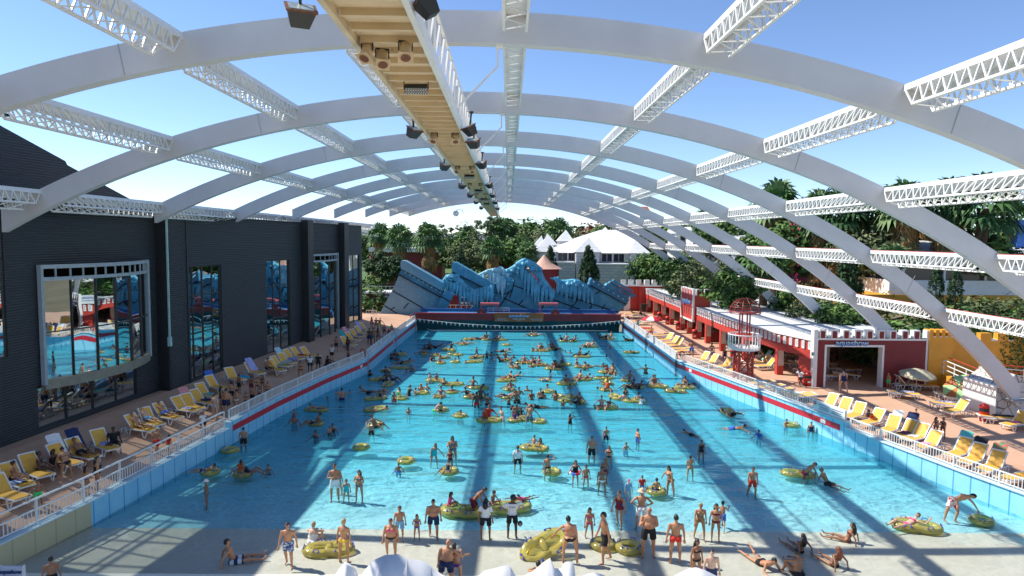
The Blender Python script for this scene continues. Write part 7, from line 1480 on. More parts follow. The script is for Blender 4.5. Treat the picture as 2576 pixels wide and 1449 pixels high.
 # stroke width across the limbs for the sideways and front tests
 BODY[key] = dict(me=out, co=co, no=no, idx=idx, tt=tt, nm=nmz, polys=polys, hc=hc, hx=hx, hy=hy, hz=hz, hr=hr, nk=nk, fw=fw, sp=sp, lf=lf, O=O, k=k, foot=ftz, T=T, cl={}, W=hands)
 return BODY[key]
def region(B, kind):
 t = B['tt']; nm = np.array(B['nm'])[B['idx']]; co = B['co']; tor = nm == 'torso'; thg = np.char.startswith(nm, 'thigh'); arm = np.char.startswith(nm, 'arm'); shn = np.char.startswith(nm, 'shin')
 rel = co-np.array(B['O']); sp_ = rel@np.array(B['sp']); fr = rel@np.array(B['fw']); lt = np.abs(rel@np.array(B['lf'])); k = B['k']
 low = tor | thg
 if kind == 'shorts': return (low & (sp_ < .085*k) & (~thg | (t < .66)))
 if kind == 'trunks': return (low & (sp_ < .07*k) & (~thg | (t < .30)))
 if kind == 'brief': return low & (sp_ < .06*k) & ((~thg) | (t < .12)) & (sp_ > -.14*k)
 if kind == 'bikini': return low & (sp_ < .045*k-lt*.05) & (lt < .26) & ((~thg) | (t < .10)) & (sp_ > -.15*k+lt*.75)
 if kind == 'bra': return tor & (sp_ > .295*k) & (sp_ < np.where(fr > .02, .385*k, .335*k)) & (~arm)
 if kind == 'suit': return low & (sp_ < np.where(fr > 0, .40*k, .33*k)) & ((~thg) | (t < .10)) & (sp_ > -.15*k+lt*.6) | (tor & (sp_ >= .33*k) & (sp_ < .47*k) & (lt > .06) & (lt < .10))
 if kind == 'tee': return (tor & (sp_ > .03*k) & (sp_ < .475*k)) | (arm & (t < .62))
 if kind == 'rash': return low & (sp_ < .475*k) & ((~thg) | (t < .12)) | (arm & (t < .95))
 if kind == 'vest': return tor & (sp_ > .08*k) & (sp_ < .46*k)
def garment(B, kind):
 if kind in B['cl']: return B['cl'][kind]
 m = region(B, kind); off = {'shorts': .016, 'tee': .02, 'trunks': .011, 'vest': .02}.get(kind, .008)
 fl = 1.0
 use = [p for p in B['polys'] if all(m[i] for i in p)]; ids = sorted({i for p in use for i in p}); mp = {i: j for j, i in enumerate(ids)}
 V = B['co'][ids]+B['no'][ids]*off if ids else np.zeros((0, 3))
 if kind in ('shorts', 'tee') and ids:
  tt = np.clip(B['tt'][ids], 0, 1); nm = np.array(B['nm'])[B['idx'][ids]]; ex = np.where(np.char.startswith(nm, 'thigh'), .02*tt, np.where(np.char.startswith(nm, 'arm'), .02*tt, .0)); V = V+B['no'][ids]*ex[:, None]
 me = bpy.data.meshes.new(kind); me.from_pydata([tuple(x) for x in V], [], [[mp[i] for i in p] for p in use]); me.materials.append(CL['K']); me.polygons.foreach_set('use_smooth', [True]*len(use)); me.update(); B['cl'][kind] = me; return me
def hair(B, st):
 key = 'hair'+st
 if key in B['cl']: return B['cl'][key]
 hc, hx, hy, hz, hr, k = B['hc'], B['hx'], B['hy'], B['hz'], B['hr'], B['k']; b = MB(); Mx = Matrix((hx, hy, hz)).transposed()
 if st in ('s', 'l', 'p', 'u'):
  n, m = 16, 10; V = []; F = []
  for i in range(m+1):
   th_ = R(118)*i/m
   for j in range(n):
    a = 6.28319*j/n; q = Vector((math.sin(th_)*math.cos(a), math.sin(th_)*math.sin(a), math.cos(th_)))
    lim = R(58 if q.y > .25 else (92 if abs(q.y) <= .25 else 118)); t2 = min(th_, lim); q = Vector((math.sin(t2)*math.cos(a), math.sin(t2)*math.sin(a), math.cos(t2)))
    g_ = 1.10 if st == 's' else 1.16
    V.append(hc+Mx @ Vector((q.x*hr[0]*g_, q.y*hr[1]*g_-.004, q.z*hr[2]*g_)))
  b.add(V, [(i*n+j, (i+1)*n+j, (i+1)*n+(j+1) % n, i*n+(j+1) % n) for i in range(m) for j in range(n)])
 bk = -hy; dn = Vector((0, 0, -1)) if abs(hz.z) > .45 else -hz
 if st == 'l':
  for s in (-1, -.5, 0, .5, 1): c = hc+hx*s*.058*k+bk*(.075-.025*abs(s))*k; b.tube([c, c+dn*.12*k+bk*.035*k, c+dn*.28*k+bk*.04*k, c+dn*.40*k+bk*.02*k], [.042*k, .046*k, .036*k, .012*k], 7)
 if st == 'p': c = hc+bk*.09*k+hz*.02; b.tube([c, c+bk*.05+dn*.06*k, c+bk*.04+dn*.25*k, c+bk*.02+dn*.36*k], [.028*k, .034*k, .026*k, .008], 7)
 if st == 'u': b.sph(hc+bk*.085*k+hz*.065*k, .048*k, 9, 7)
 if st == 'h': b.lathe([(.0, .115), (.06, .112), (.092, .07), (.098, .01), (.165, -.01), (.168, -.018), (.09, 0)], 16); b.v = [tuple(hc+Mx @ (Vector(q)*k+Vector((0, -.005, .03)))) for q in b.v]
 if st == 'c':
  b.lathe([(.0, .11), (.055, .105), (.085, .07), (.092, .015)], 16); b.add([(-.07, .07, .02), (.07, .07, .02), (.05, .165, .0), (-.05, .165, .0)], [(0, 1, 2, 3)]); b.v = [tuple(hc+Mx @ (Vector(q)*k+Vector((0, .0, .022)))) for q in b.v]
 me = bpy.data.meshes.new("hair"); me.from_pydata([tuple(q) for q in b.v], [], b.f); me.materials.append(HC['k']); me.polygons.foreach_set('use_smooth', [True]*len(b.f)); me.update(); B['cl'][key] = me; return me
OUT = {'sh': ['shorts'], 'tr': ['trunks'], 'br': ['brief'], 'bk': ['bra', 'bikini'], 'bb': ['bikini'], 'sw': ['suit'], 'ts': ['tee', 'shorts'], 'ra': ['rash'], 'vs': ['vest', 'shorts'], 'ss': ['vest', 'brief'], 'tb': ['tee', 'brief']}
NAME = {'shorts': 'shorts', 'trunks': 'trunks', 'brief': 'swim_briefs', 'bra': 'bikini_top', 'bikini': 'bikini_bottom', 'suit': 'swimsuit', 'tee': 'shirt', 'rash': 'rash_suit', 'vest': 'top'}
def person(loc, rz, ty, sk, hr_, of, cols, po, label, s=1., group=None, tiltx=0):
 B = body(ty, po); o = thing("person", label, "child" if ty == 'c' else ("man" if ty in 'mh' else "woman"), loc, R(rz), group); o.scale = (s*1.1, s*1.1, s)
 if tiltx: o.rotation_euler = (R(tiltx), 0, R(rz))
 def ch(n, me, m):
  c = bpy.data.objects.new(n, me); col.objects.link(c); c.parent = o; c.material_slots[0].link = 'OBJECT'; c.material_slots[0].material = m; return c
 ch("body", B['me'], SK[sk])
 if hr_[0] != 'x': ch("hat" if hr_[0] in 'h' else ("cap" if hr_[0] == 'c' else "hair"), hair(B, hr_[0]), HC[hr_[1]])
 for kd, c in zip(OUT[of], cols):
  me = garment(B, kd)
  if len(me.polygons): ch(NAME[kd], me, CL[c])
 return o
def spot(kind, p):
 return on_floor(p) if kind == 'w' else (on_deck(p) if kind == 'l' else onZ(p, DZ))
def P(f, x, y0, y1, ty, sk, hr_, of, cols, po, rz, label, md='b', s=None, group=None, ring=False):
 """md: b = feet on the pool floor or beach, w = wades or swims (y1 is the water line), l / r = left or right deck, t = sits in a ring, g = seated on the ground"""
 T = TY[ty]; B = body(ty, po); H = T['h']
 if md in 'blr':
  q = on_floor(f(x, y1)) if md == 'b' else (on_deck(f(x, y1)) if md == 'l' else onZ(f(x, y1), DZ)); top = onY(f(x, y0), q.y).z; sc_ = max(.5, min(1.13, (top-q.z)/H)) if s is None else s
  return person(q-Vector((0, 0, B['foot']*sc_)), rz, ty, sk, hr_, of, cols, po, label, sc_, group)
 if md == 'w':
  q = onZ(f(x, y1), 0); top = onY(f(x, y0), q.y).z; sc_ = s or (.72 if ty == 'c' else 1.0)
  hgt = B['hc'].z*sc_+.11*sc_; z = top-hgt
  return person((q.x, q.y, z), rz, ty, sk, hr_, of, cols, po, label, sc_, group)
 if md == 't':
  q = onZ(f(x, y1), .1); sc_ = s or (.74 if ty == 'c' else .97); return person((q.x, q.y, .13 if not ring else ring), rz, ty, sk, hr_, of, cols, po, label, sc_, group)
 q = on_floor(f(x, y1)); sc_ = s or 1.0
 return person((q.x, q.y, q.z+.10*sc_), rz, ty, sk, hr_, of, cols, po, label, sc_, group)
G1 = "people standing in the shallows"
H_, I_, G_ = tH, tI, tG
# near shallows, middle
P(H_, 20, 1018, 1350, 'f', 1, 'uy', 'bk', 'YY', 'stand', 165, "blonde woman in yellow bikini seen from behind beside the golden ring")
P(H_, 375, 1008, 1320, 'F', 1, 'sb', 'bk', 'PK', 'walk', 0, "woman in bright pink bikini top walking towards the white rock dome")
P(H_, 440, 915, 1185, 'c', 1, 'sb', 'sh', 'L', 'walk', 10, "boy in pale blue shorts behind the woman in pink")
P(H_, 570, 985, 1180, 'c', 1, 'lb', 'bk', 'VV', 'cross', 0, "little girl in purple bikini holding her tummy")
P(H_, 695, 862, 1165, 'h', 1, 'sk', 'sh', 'N', 'walk', 0, "big bellied man in navy shorts walking out of the water")
P(H_, 1088, 865, 1178, 'f', 2, 'lk', 'ts', 'WK', 'stand', 170, "woman with very long black hair, white shirt and black shorts")
st_ = P(H_, 1288, 838, 1165, 'm', 3, 'sk', 'ts', 'WK', 'head', 180, "staff man in white lettered shirt and dark shorts, hand on his head")
P(H_, 1870, 930, 1175, 'c', 1, 'lb', 'bk', 'PP', 'walk', 5, "slim girl in pink bikini walking out of the water")
P(H_, 1985, 960, 1345, 'm', 1, 'sk', 'sh', 'K', 'walk', -80, "slim man in dark shorts stepping left between the golden rings")
P(H_, 1725, 1005, 1355, 'F', 1, 'uk', 'bk', 'OK', 'reachL', 170, "woman in orange top and black bottoms gripping the tipped golden ring")
P(H_, 2095, 800, 1085, 'f', 1, 'sb', 'sw', 'M', 'walk', -35, "woman in maroon swimsuit stepping in the shadow band")
P(H_, 2262, 790, 1105, 'm', 1, 'hS', 'sh', 'W', 'hips', 175, "man in straw hat and white shorts, hands on hips")
P(H_, 2315, 925, 1305, 'h', 1, 'xk', 'sh', 'K', 'mouth', 0, "shaven headed man in black shorts at the foot of the shadow band")
P(H_, 2518, 985, 1355, 'm', 1, 'sk', 'tr', 'R', 'stand', 178, "man in red trunks with his back to us")
P(H_, 2165, 718, 890, 'c', 0, 'cP', 'ra', 'L', 'stand', 5, "small child in pale blue swim suit and pink cap")
P(H_, 2268, 690, 850, 'c', 1, 'sk', 'tb', 'RB', 'stand', 0, "boy in red and blue swim shirt behind the straw hat man")
P(H_, 2480, 620, 850, 'F', 1, 'lk', 'bk', 'EK', 'reachR', -70, "heavy woman in grey top leaning over the child's ring")
P(H_, 1765, 575, 780, 'c', 1, 'lk', 'sw', 'K', 'wade', 0, "girl in black swimsuit with a small red and blue float around her")
P(H_, 1845, 610, 800, 'c', 1, 'uk', 'bb', 'R', 'stand', 10, "child in red bottoms next to the girl with the float")
P(H_, 1965, 618, 850, 'f', 2, 'pk', 'bk', 'EW', 'walk', 0, "woman in grey top and white bikini bottom kicking up spray")
P(H_, 1985, 560, 760, 'm', 2, 'sk', 'sh', 'M', 'stand', 20, "brown man standing right behind the woman in white bikini bottom")
P(H_, 2018, 465, 640, 'f', 1, 'lb', 'bk', 'KK', 'mouth', -15, "woman in black bikini touching her chin in the water")
P(H_, 1555, 530, 735, 'f', 1, 'uk', 'bk', 'OK', 'shade', 175, "woman in orange top with one hand raised to her head")
P(H_, 1330, 465, 680, 'f', 1, 'pk', 'ts', 'WK', 'stand', 180, "woman with long ponytail in white shirt wading away")
P(H_, 1888, 393, 615, 'm', 1, 'sk', 'sh', 'K', 'stand', 0, "bearded man in black shorts standing straight in the water")
P(H_, 1995, 318, 478, 'm', 1, 'sk', 'sh', 'N', 'walk', 15, "man in navy shorts with head bowed behind the bearded one")
P(H_, 2235, 335, 500, 'h', 1, 'sk', 'sh', 'B', 'stand', -75, "round bellied man in blue shorts looking down, seen from the side")
P(H_, 2147, 440, 490, 'c', 1, 'sk', 'sh', 'B', 'wade', 20, "small boy up to his chest near the round bellied man", 'w')
P(H_, 1725, 225, 370, 'f', 2, 'lk', 'sw', 'K', 'neck', 30, "woman in dark swimsuit with both hands behind her neck")
P(H_, 700, 445, 635, 'c', 1, 'lb', 'sw', 'T', 'reachL', 5, "girl in teal swimsuit holding out a hand")
P(H_, 838, 392, 612, 'F', 1, 'lk', 'sw', 'E', 'mouth', 5, "woman in dark grey swimsuit with a hand at her mouth")
P(H_, 822, 490, 660, 'c', 2, 'lk', 'sw', 'M', 'cross', 0, "girl in maroon swimsuit in front of the woman in dark grey")
P(H_, 800, 600, 655, 'c', 2, 'sk', 'sw', 'N', 'tubeup', -55, "girl in navy swimsuit sitting on the ring with legs out", 't')
P(H_, 432, 595, 658, 'c', 2, 'sk', 'sh', 'B', 'wade', 10, "toddler in a small striped float", 'w', .62)
P(H_, 135, 650, 895, 'f', 1, 'lb', 'bk', 'EE', 'cross', -15, "woman in grey blue bikini with folded arms")
P(H_, 38, 715, 905, 'c', 1, 'sb', 'sw', 'T', 'walk', 20, "girl in turquoise swimsuit pulled along by the bearded family")
P(G_, 2528, 600, 885, 'm', 1, 'sk', 'sh', 'W', 'cross', 10, "bearded man in white shorts at the edge of the shade")
P(G_, 2560, 668, 835, 'c', 1, 'lb', 'bk', 'TT', 'stand', 20, "woman in turquoise bikini beside the bearded man in white shorts")
P(H_, 226, 285, 442, 'm', 1, 'xk', 'sh', 'K', 'reachR', 0, "bald man in black shorts towing a ring")
P(H_, 262, 245, 318, 'm', 2, 'sk', 'sh', 'K', 'tube', 60, "man sprawled on a ring behind the bald man", 't')
P(H_, 507, 175, 300, 'f', 1, 'lb', 'bk', 'NL', 'walk', 0, "girl in blue bikini walking alone between shadow and sun")
P(H_, 1000, 800, 935, 'm', 2, 'sk', 'sh', 'M', 'kneel', 75, "brown boy kneeling on the big double ring", 't', ring=.45)
P(H_, 815, 856, 945, 'c', 2, 'lk', 'ra', 'P', 'sitx', 80, "girl in pink swim suit sitting on the big double ring", 't', ring=.32)
P(H_, 1140, 845, 930, 'c', 2, 'uk', 'bk', 'PP', 'sitx', 60, "child in pink crouching between the two double rings", 't', ring=.32)
P(H_, 1365, 820, 905, 'c', 2, 'lk', 'sw', 'P', 'prone', -60, "girl in pink leaning over the ring with flying hair", 't', ring=.32)
P(H_, 790, 1175, 1555, 'h', 1, 'xk', 'sh', 'N', 'hug', 180, "broad balding man hugging a woman, seen from behind")
P(H_, 868, 1205, 1540, 'f', 1, 'lb', 'bb', 'V', 'hugged', 165, "woman in purple bikini bottom in the broad man's arm")
P(H_, 1485, 1335, 1535, 'm', 1, 'sk', 'sh', 'N', 'sitknee', 180, "dark haired head showing behind the forked rock", 'g')
# near shallows, right
P(I_, 127, 890, 1180, 'f', 1, 'sy', 'sw', 'A', 'walk', 0, "fair woman in tan patterned swimsuit facing us")
P(I_, 246, 905, 1185, 'c', 1, 'lk', 'bk', 'MM', 'stand', -8, "girl in maroon bikini beside the tan swimsuit")
P(I_, 297, 880, 1095, 'c', 1, 'sk', 'sh', 'B', 'run', 160, "boy in bright blue shorts running off")
P(I_, 100, 1170, 1500, 'f', 2, 'lk', 'bk', 'KK', 'stand', 25, "woman in black bikini with long hair by the flat rock corner")
P(I_, 212, 1245, 1590, 'm', 0, 'sk', 'sh', 'N', 'stand', 5, "bearded bare chested man at the bottom edge")
P(I_, 600, 1270, 1370, 'm', 1, 'sk', 'tr', 'K', 'elbows', 20, "man lying on his elbows with feet crossed up", 'g')
P(I_, 880, 1130, 1270, 'f', 2, 'lk', 'bk', 'KK', 'sitback', 195, "seated woman with very long black hair leaning back, left of two", 'g')
P(I_, 870, 1260, 1450, 'm', 2, 'sk', 'sh', 'K', 'sitknee', 195, "man with dark shorts seated with knees up, back to us", 'g', 1.08)
P(I_, 1240, 1070, 1190, 'f', 2, 'lk', 'bk', 'MM', 'sitback', 235, "seated woman with black hair propped on straight arms near the blue edge", 'g')
P(I_, 1140, 1230, 1375, 'f', 2, 'lr', 'bk', 'KK', 'sitback', 200, "red haired woman in black bikini sitting on the beach", 'g')
P(I_, 1690, 1000, 1065, 'f', 0, 'ub', 'bk', 'PP', 'tubeflat', -75, "pale woman in pink bikini lying back on the double ring at the edge", 't')
P(I_, 2035, 830, 1052, 'm', 1, 'sk', 'sh', 'F', 'bend', 20, "man in red flowered shorts bending for a ring", s=1.08)
P(I_, 522, 620, 862, 'm', 1, 'sk', 'sh', 'R', 'walk', 5, "thin man in red shorts walking inside the dark shadow band")
P(I_, 55, 540, 735, 'f', 1, 'ub', 'bb', 'A', 'mouth', 175, "woman in beige bikini seen from behind, arms raised to her face")
P(I_, 138, 420, 605, 'f', 2, 'sk', 'sw', 'K', 'stand', 15, "woman in black swimsuit standing in the dark shadow band")
P(I_, 925, 575, 705, 'm', 1, 'sk', 'sh', 'M', 'lean', 45, "man in maroon shorts kneeling up inside the double ring", 'w')
P(I_, 1095, 630, 735, 'm', 2, 'sk', 'sh', 'K', 'float', 40, "man floating on his back with one arm out to the ring", 't', ring=.02)
P(I_, 965, 285, 430, 'F', 1, 'sk', 'sw', 'N', 'stand', -10, "stout woman in navy swimsuit by the right wall")
P(I_, 780, 262, 320, 'c', 1, 'sb', 'sh', 'B', 'wade', 20, "small blond child inside a ring near the right wall", 'w')
P(I_, 575, 345, 400, 'c', 2, 'sk', 'ra', 'B', 'wade', -40, "child in blue shirt swimming in the right shadow band", 'w')
P(I_, 60, 308, 375, 'c', 2, 'sk', 'sh', 'K', 'swim', -140, "boy swimming away on the left of the shadow band", 't', ring=.05)
P(I_, 385, 300, 328, 'm', 1, 'sk', 'sh', 'B', 'swim', 80, "swimmer floating face down with white shirt", 't', ring=.02)
P(I_, 362, 185, 235, 'm', 2, 'sk', 'sh', 'K', 'tubeflat', 100, "man waving one arm from the green tinted ring", 't')
P(I_, 1530, 475, 620, 'f', 1, 'uk', 'bk', 'TT', 'reachL', -15, "woman in turquoise bikini at the foot of the right wall")
P(I_, 1608, 455, 640, 'f', 0, 'ub', 'bk', 'KK', 'mouth', -50, "pale woman in black bikini whose shadow falls on the wall")
P(I_, 1485, 520, 590, 'm', 2, 'sk', 'sh', 'K', 'sitknee', 30, "man sitting in the water at the foot of the right wall", 'g', .9)
# shade and beach, left
P(G_, 1840, 325, 520, 'm', 1, 'sk', 'sh', 'K', 'stand', 180, "man in dark shorts wading away by the stripe start")
P(G_, 1560, 715, 945, 'c', 2, 'hW', 'br', 'E', 'stand', -70, "small person in white sun hat walking in the shade", s=.82)
P(G_, 2025, 605, 640, 'c', 1, 'sk', 'sh', 'K', 'wade', 10, "lone head of a boy in the shaded water", 'w')
P(G_, 1545, 600, 660, 'c', 1, 'sk', 'sh', 'N', 'tubeflat', -70, "boy lying in the first shaded ring", 't')
P(G_, 1808, 590, 660, 'c', 1, 'sk', 'ra', 'O', 'tubeup', -20, "boy in orange shirt in the second shaded ring", 't')
P(G_, 1880, 600, 675, 'f', 2, 'sk', 'sw', 'K', 'tube', 110, "dark haired bather lying in the second shaded ring", 't')
P(G_, 2488, 318, 438, 'c', 1, 'sk', 'sh', 'K', 'stand', 40, "boy in black and orange shorts in the shade", 'b')
P(G_, 2512, 295, 355, 'f', 2, 'sk', 'sw', 'K', 'wade', 0, "bather just behind the boy in black and orange shorts", 'w')
P(G_, 2385, 345, 395, 'f', 2, 'sk', 'sw', 'K', 'wade', -30, "bather up to the shoulders in the shade", 'w')
P(G_, 2372, 240, 300, 'm', 2, 'sk', 'sh', 'K', 'tube', -70, "bather slumped over a shaded ring", 't')
P(G_, 2218, 190, 250, 'c', 2, 'sk', 'sh', 'K', 'wade', 60, "child carried high in the shaded water", 'w', .6)
P(G_, 2222, 225, 290, 'm', 2, 'sk', 'sh', 'M', 'wade', 0, "man carrying a child in the shaded water", 'w')
P(G_, 2478, 95, 200, 'c', 2, 'sk', 'sh', 'K', 'reachR', -60, "boy bending to the shaded double ring", 'b')
P(G_, 2388, 148, 190, 'c', 2, 'sk', 'sh', 'N', 'tubeflat', 80, "boy lying in the shaded double ring", 't')
P(t5, 910, 525, 770, 'm', 1, 'sk', 'sh', 'K', 'stand', 20, "left one of three boys standing in the shade")
P(t5, 990, 492, 695, 'm', 1, 'sk', 'sh', 'N', 'stand', -150, "middle one of three boys standing in the shade", 'w')
P(t5, 1115, 525, 765, 'm', 1, 'sk', 'sh', 'K', 'reachR', 190, "right one of three boys standing in the shade")
P(G_, 395, 1300, 1620, 'm', 2, 'sk', 'sh', 'K', 'stand', -150, "man at the lower left corner looking away to the right")
P(G_, 1765, 1180, 1350, 'm', 1, 'sk', 'sh', 'S', 'sitback', 110, "man in striped shorts sitting on the shaded beach", 'g', 1.08)
P(G_, 2178, 1035, 1382, 'm', 1, 'sk', 'sh', 'D', 'walk', 0, "muscular man in blue patterned shorts stepping out of the shade")
P(G_, 2360, 1065, 1205, 'F', 0, 'uy', 'sw', 'W', 'sitknee', 170, "fair woman in white swimsuit kneeling beside the golden ring", 'g')
# right deck
P(t4, 705, 75, 400, 'f', 1, 'uk', 'sw', 'Q', 'stand', -60, "woman in patterned swimsuit and sunglasses strolling on the deck", 'r')
P(t4, 1050, 210, 560, 'f', 1, 'lk', 'bk', 'EE', 'reachR', 15, "woman pointing left with an outstretched arm on the deck", 'r')
P(t4, 1170, 230, 600, 'f', 2, 'pk', 'bk', 'KK', 'cross', -70, "woman in black bikini with ponytail beside the pointing one", 'r')
P(t8, 1880, 870, 1290, 'F', 0, 'uk', 'sw', 'N', 'walk', 178, "woman in navy swimsuit walking into the castle gate", 'r')
P(t8, 1150, 835, 1190, 'm', 3, 'sk', 'ts', 'WK', 'run', -70, "man in white shirt hurrying past the bin with a white bundle", 'r')
P(t10, 240, 610, 900, 'c', 1, 'sk', 'sh', 'G', 'stand', -80, "boy in bright green shorts beside the gate opening", 'r')
P(t9, 1335, 825, 1125, 'm', 2, 'sk', 'sh', 'B', 'cross', 160, "man in blue shorts by the tight row of yellow loungers", 'r')
P(t9, 1680, 870, 1180, 'f', 2, 'pk', 'bk', 'WW', 'stand', 10, "woman in white bikini between arcade and tower", 'r')
P(t9, 1905, 960, 1245, 'f', 2, 'lk', 'sw', 'N', 'stand', 20, "woman in dark swimsuit left of the tower legs", 'r')
P(t9, 645, 590, 775, 'm', 2, 'sk', 'vs', 'YR', 'hips', 170, "lifeguard in yellow top and red shorts under the parasol", 'r')
P(t9, 410, 440, 640, 'm', 2, 'sk', 'sh', 'T', 'hips', -40, "man in teal shorts leaning at the far railing", 'r')
P(t9, 462, 285, 455, 'm', 2, 'sk', 'sh', 'K', 'hips', 10, "man in black shorts, hands on hips, far end of the deck", 'r')
P(t9, 752, 190, 405, 'm', 1, 'sk', 'sh', 'L', 'walk', 0, "man in pale blue shorts coming out of the far arcade", 'r')
P(lambda x, y: (x, y), 2452, 790, 838, 'm', 1, 'sk', 'ts', 'AK', 'stand', 5, "man behind the low hedge before the yellow base", 'r', 1.0).location = onY((2452, 838), 61)
for f, x, y, rz, ty, sk, hr_, of, c, lb, z in ((tI, 1430, 310, 122, 'f', 1, 'lk', 'sw', 'R', "sunbather in red swimsuit lying on a near lounger", .46), (t10, 560, 880, 260, 'f', 0, 'sk', 'bk', 'VV', "person resting under the beige parasol", .46), (t8, 600, 850, 100, 'm', 1, 'sk', 'sh', 'B', "person reading on a lounger in the arcade opening", .46), (t9, 330, 415, 90, 'c', 2, 'sk', 'sh', 'K', "child sitting on the farthest deck lounger", .5)):
 q = onZ(f(x, y), DZ); person(q+Vector((0, 0, z)), rz, ty, sk, hr_, of, c, 'lounge', lb, .95)
# left terrace
P(G_, 292, 720, 940, 'c', 2, 'sk', 'sh', 'G', 'wade', 40, "boy in bright green shorts on the shaded terrace", 'l')
P(G_, 505, 465, 735, 'f', 1, 'uk', 'bk', 'KK', 'lean', -130, "woman in black bikini bending over a towelled lounger", 'l')
P(G_, 655, 615, 830, 'f', 1, 'lk', 'bb', 'V', 'stand', 150, "girl with purple bottoms on the shaded terrace", 'l')
P(G_, 738, 545, 810, 'F', 1, 'lk', 'sw', 'K', 'stand', 130, "woman in black swimsuit beside the girl in purple", 'l')
P(G_, 1188, 325, 540, 'm', 1, 'cC', 'sh', 'R', 'walk', 150, "man in pale cap and red shorts with light on his shoulders", 'l')
P(G_, 1275, 380, 520, 'c', 1, 'sk', 'tb', 'RR', 'walk', 150, "boy in red walking next to the capped man", 'l')
P(G_, 1535, 205, 370, 'f', 1, 'sk', 'ts', 'WK', 'stand', 60, "woman in white top and black skirt by the railing", 'l')
CR = [(225, 970, 1420, 'F', 0, 'sb', 'bk', 'LL', 'stand', 150, "woman in light blue bikini at the near edge of the crowd"), (420, 880, 1350, 'h', 1, 'sk', 'sh', 'N', 'stand', 170, "broad man in navy shorts in the near crowd"), (330, 850, 1250, 'f', 2, 'lk', 'sw', 'K', 'stand', 120, "dark woman behind the broad man in the crowd"), (510, 770, 1150, 'm', 1, 'sk', 'sh', 'K', 'stand', 200, "man with pale back in the middle of the crowd"), (600, 900, 1290, 'f', 1, 'uk', 'bk', 'WW', 'stand', 175, "woman with white bikini strap in the crowd"), (640, 640, 980, 'm', 2, 'sk', 'sh', 'K', 'stand', 140, "tall dark man in black shorts behind the crowd"), (760, 940, 1270, 'f', 1, 'lk', 'bk', 'KK', 'mouth', 30, "woman touching her face at the railing side of the crowd"), (870, 855, 1180, 'm', 1, 'sk', 'sh', 'K', 'stand', 160, "man near the railing in the crowd"), (850, 670, 980, 'm', 2, 'sk', 'sh', 'M', 'hips', 160, "man with bent arms in the crowd"), (950, 695, 990, 'f', 1, 'sb', 'bk', 'KK', 'stand', 40, "woman facing the pool in the crowd"), (990, 850, 1110, 'f', 2, 'lk', 'bk', 'WK', 'stand', 10, "woman in white top at the railing in the crowd"), (1040, 655, 930, 'f', 2, 'lk', 'bk', 'KK', 'stand', -20, "long haired woman at the back of the crowd"), (1130, 760, 1080, 'F', 1, 'lb', 'bk', 'AK', 'stand', 20, "woman in gold bikini at the far end of the crowd"),
 (1700, 420, 720, 'F', 1, 'sb', 'bk', 'KK', 'walk', 20, "woman in black bikini walking alone along the terrace"), (1860, 300, 610, 'f', 3, 'uk', 'ts', 'WK', 'walk', 10, "dark woman with white top walking on the terrace"), (2000, 285, 580, 'm', 3, 'sk', 'ts', 'KK', 'stand', 0, "man all in black on the terrace"), (2235, 130, 420, 'm', 1, 'sk', 'ts', 'WK', 'stand', 150, "man in white shirt by the far pilaster"), (2310, -10, 260, 'm', 1, 'sk', 'sh', 'K', 'stand', 160, "bare backed man in black shorts by the far pilaster"), (2500, -10, 240, 'm', 3, 'sk', 'sh', 'K', 'stand', 120, "dark man in front of the teal towel lounger"), (2520, 230, 420, 'c', 2, 'sk', 'sh', 'M', 'stand', 150, "child behind the railing bend")]
for x, y0, y1, ty, sk, hr_, of, c, po, rz, lb in CR: P(t1, x, y0, y1, ty, sk, hr_, of, c, po, rz, lb, 'l')
CR2 = [(730, 430, 640, 'f', 2, 'lk', 'bk', 'OO', 'stand', 60, "slim woman in orange bikini in the far sunlit group"), (805, 440, 650, 'm', 2, 'sk', 'sh', 'E', 'stand', 20, "man in the middle of the far sunlit group"), (866, 445, 660, 'm', 2, 'sk', 'sh', 'Y', 'reachL', 0, "man in yellow shorts in the far sunlit group"), (945, 560, 760, 'm', 2, 'sk', 'sh', 'M', 'stand', 10, "dark man near the terrace step behind the railing"), (1072, 550, 700, 'c', 2, 'sk', 'tb', 'GK', 'stand', 20, "child in lime green shirt behind the railing"), (690, 620, 915, 'm', 3, 'sk', 'sh', 'N', 'stand', 160, "tall dark man left in the wet walkway group"), (755, 605, 905, 'm', 2, 'sk', 'sh', 'E', 'stand', 170, "man in grey shorts in the wet walkway group"), (840, 620, 890, 'f', 2, 'lk', 'bk', 'EE', 'stand', 150, "woman in the wet walkway group"), (925, 700, 860, 'c', 2, 'sk', 'tb', 'WK', 'stand', -40, "child in white shirt leaning on the railing"), (1018, 640, 800, 'c', 3, 'sk', 'sh', 'K', 'stand', 0, "dark child at the railing"), (885, 790, 940, 'f', 2, 'sk', 'sw', 'M', 'lean', 60, "woman crouching at the railing"), (320, 770, 1000, 'm', 3, 'sk', 'ts', 'KK', 'stand', 60, "man in black passing the loungers by the far window"), (325, 1005, 1180, 'c', 2, 'sk', 'sh', 'K', 'stand', 150, "dark child near the railing bend")]
for x, y0, y1, ty, sk, hr_, of, c, po, rz, lb in CR2: P(t2, x, y0, y1, ty, sk, hr_, of, c, po, rz, lb, 'l')
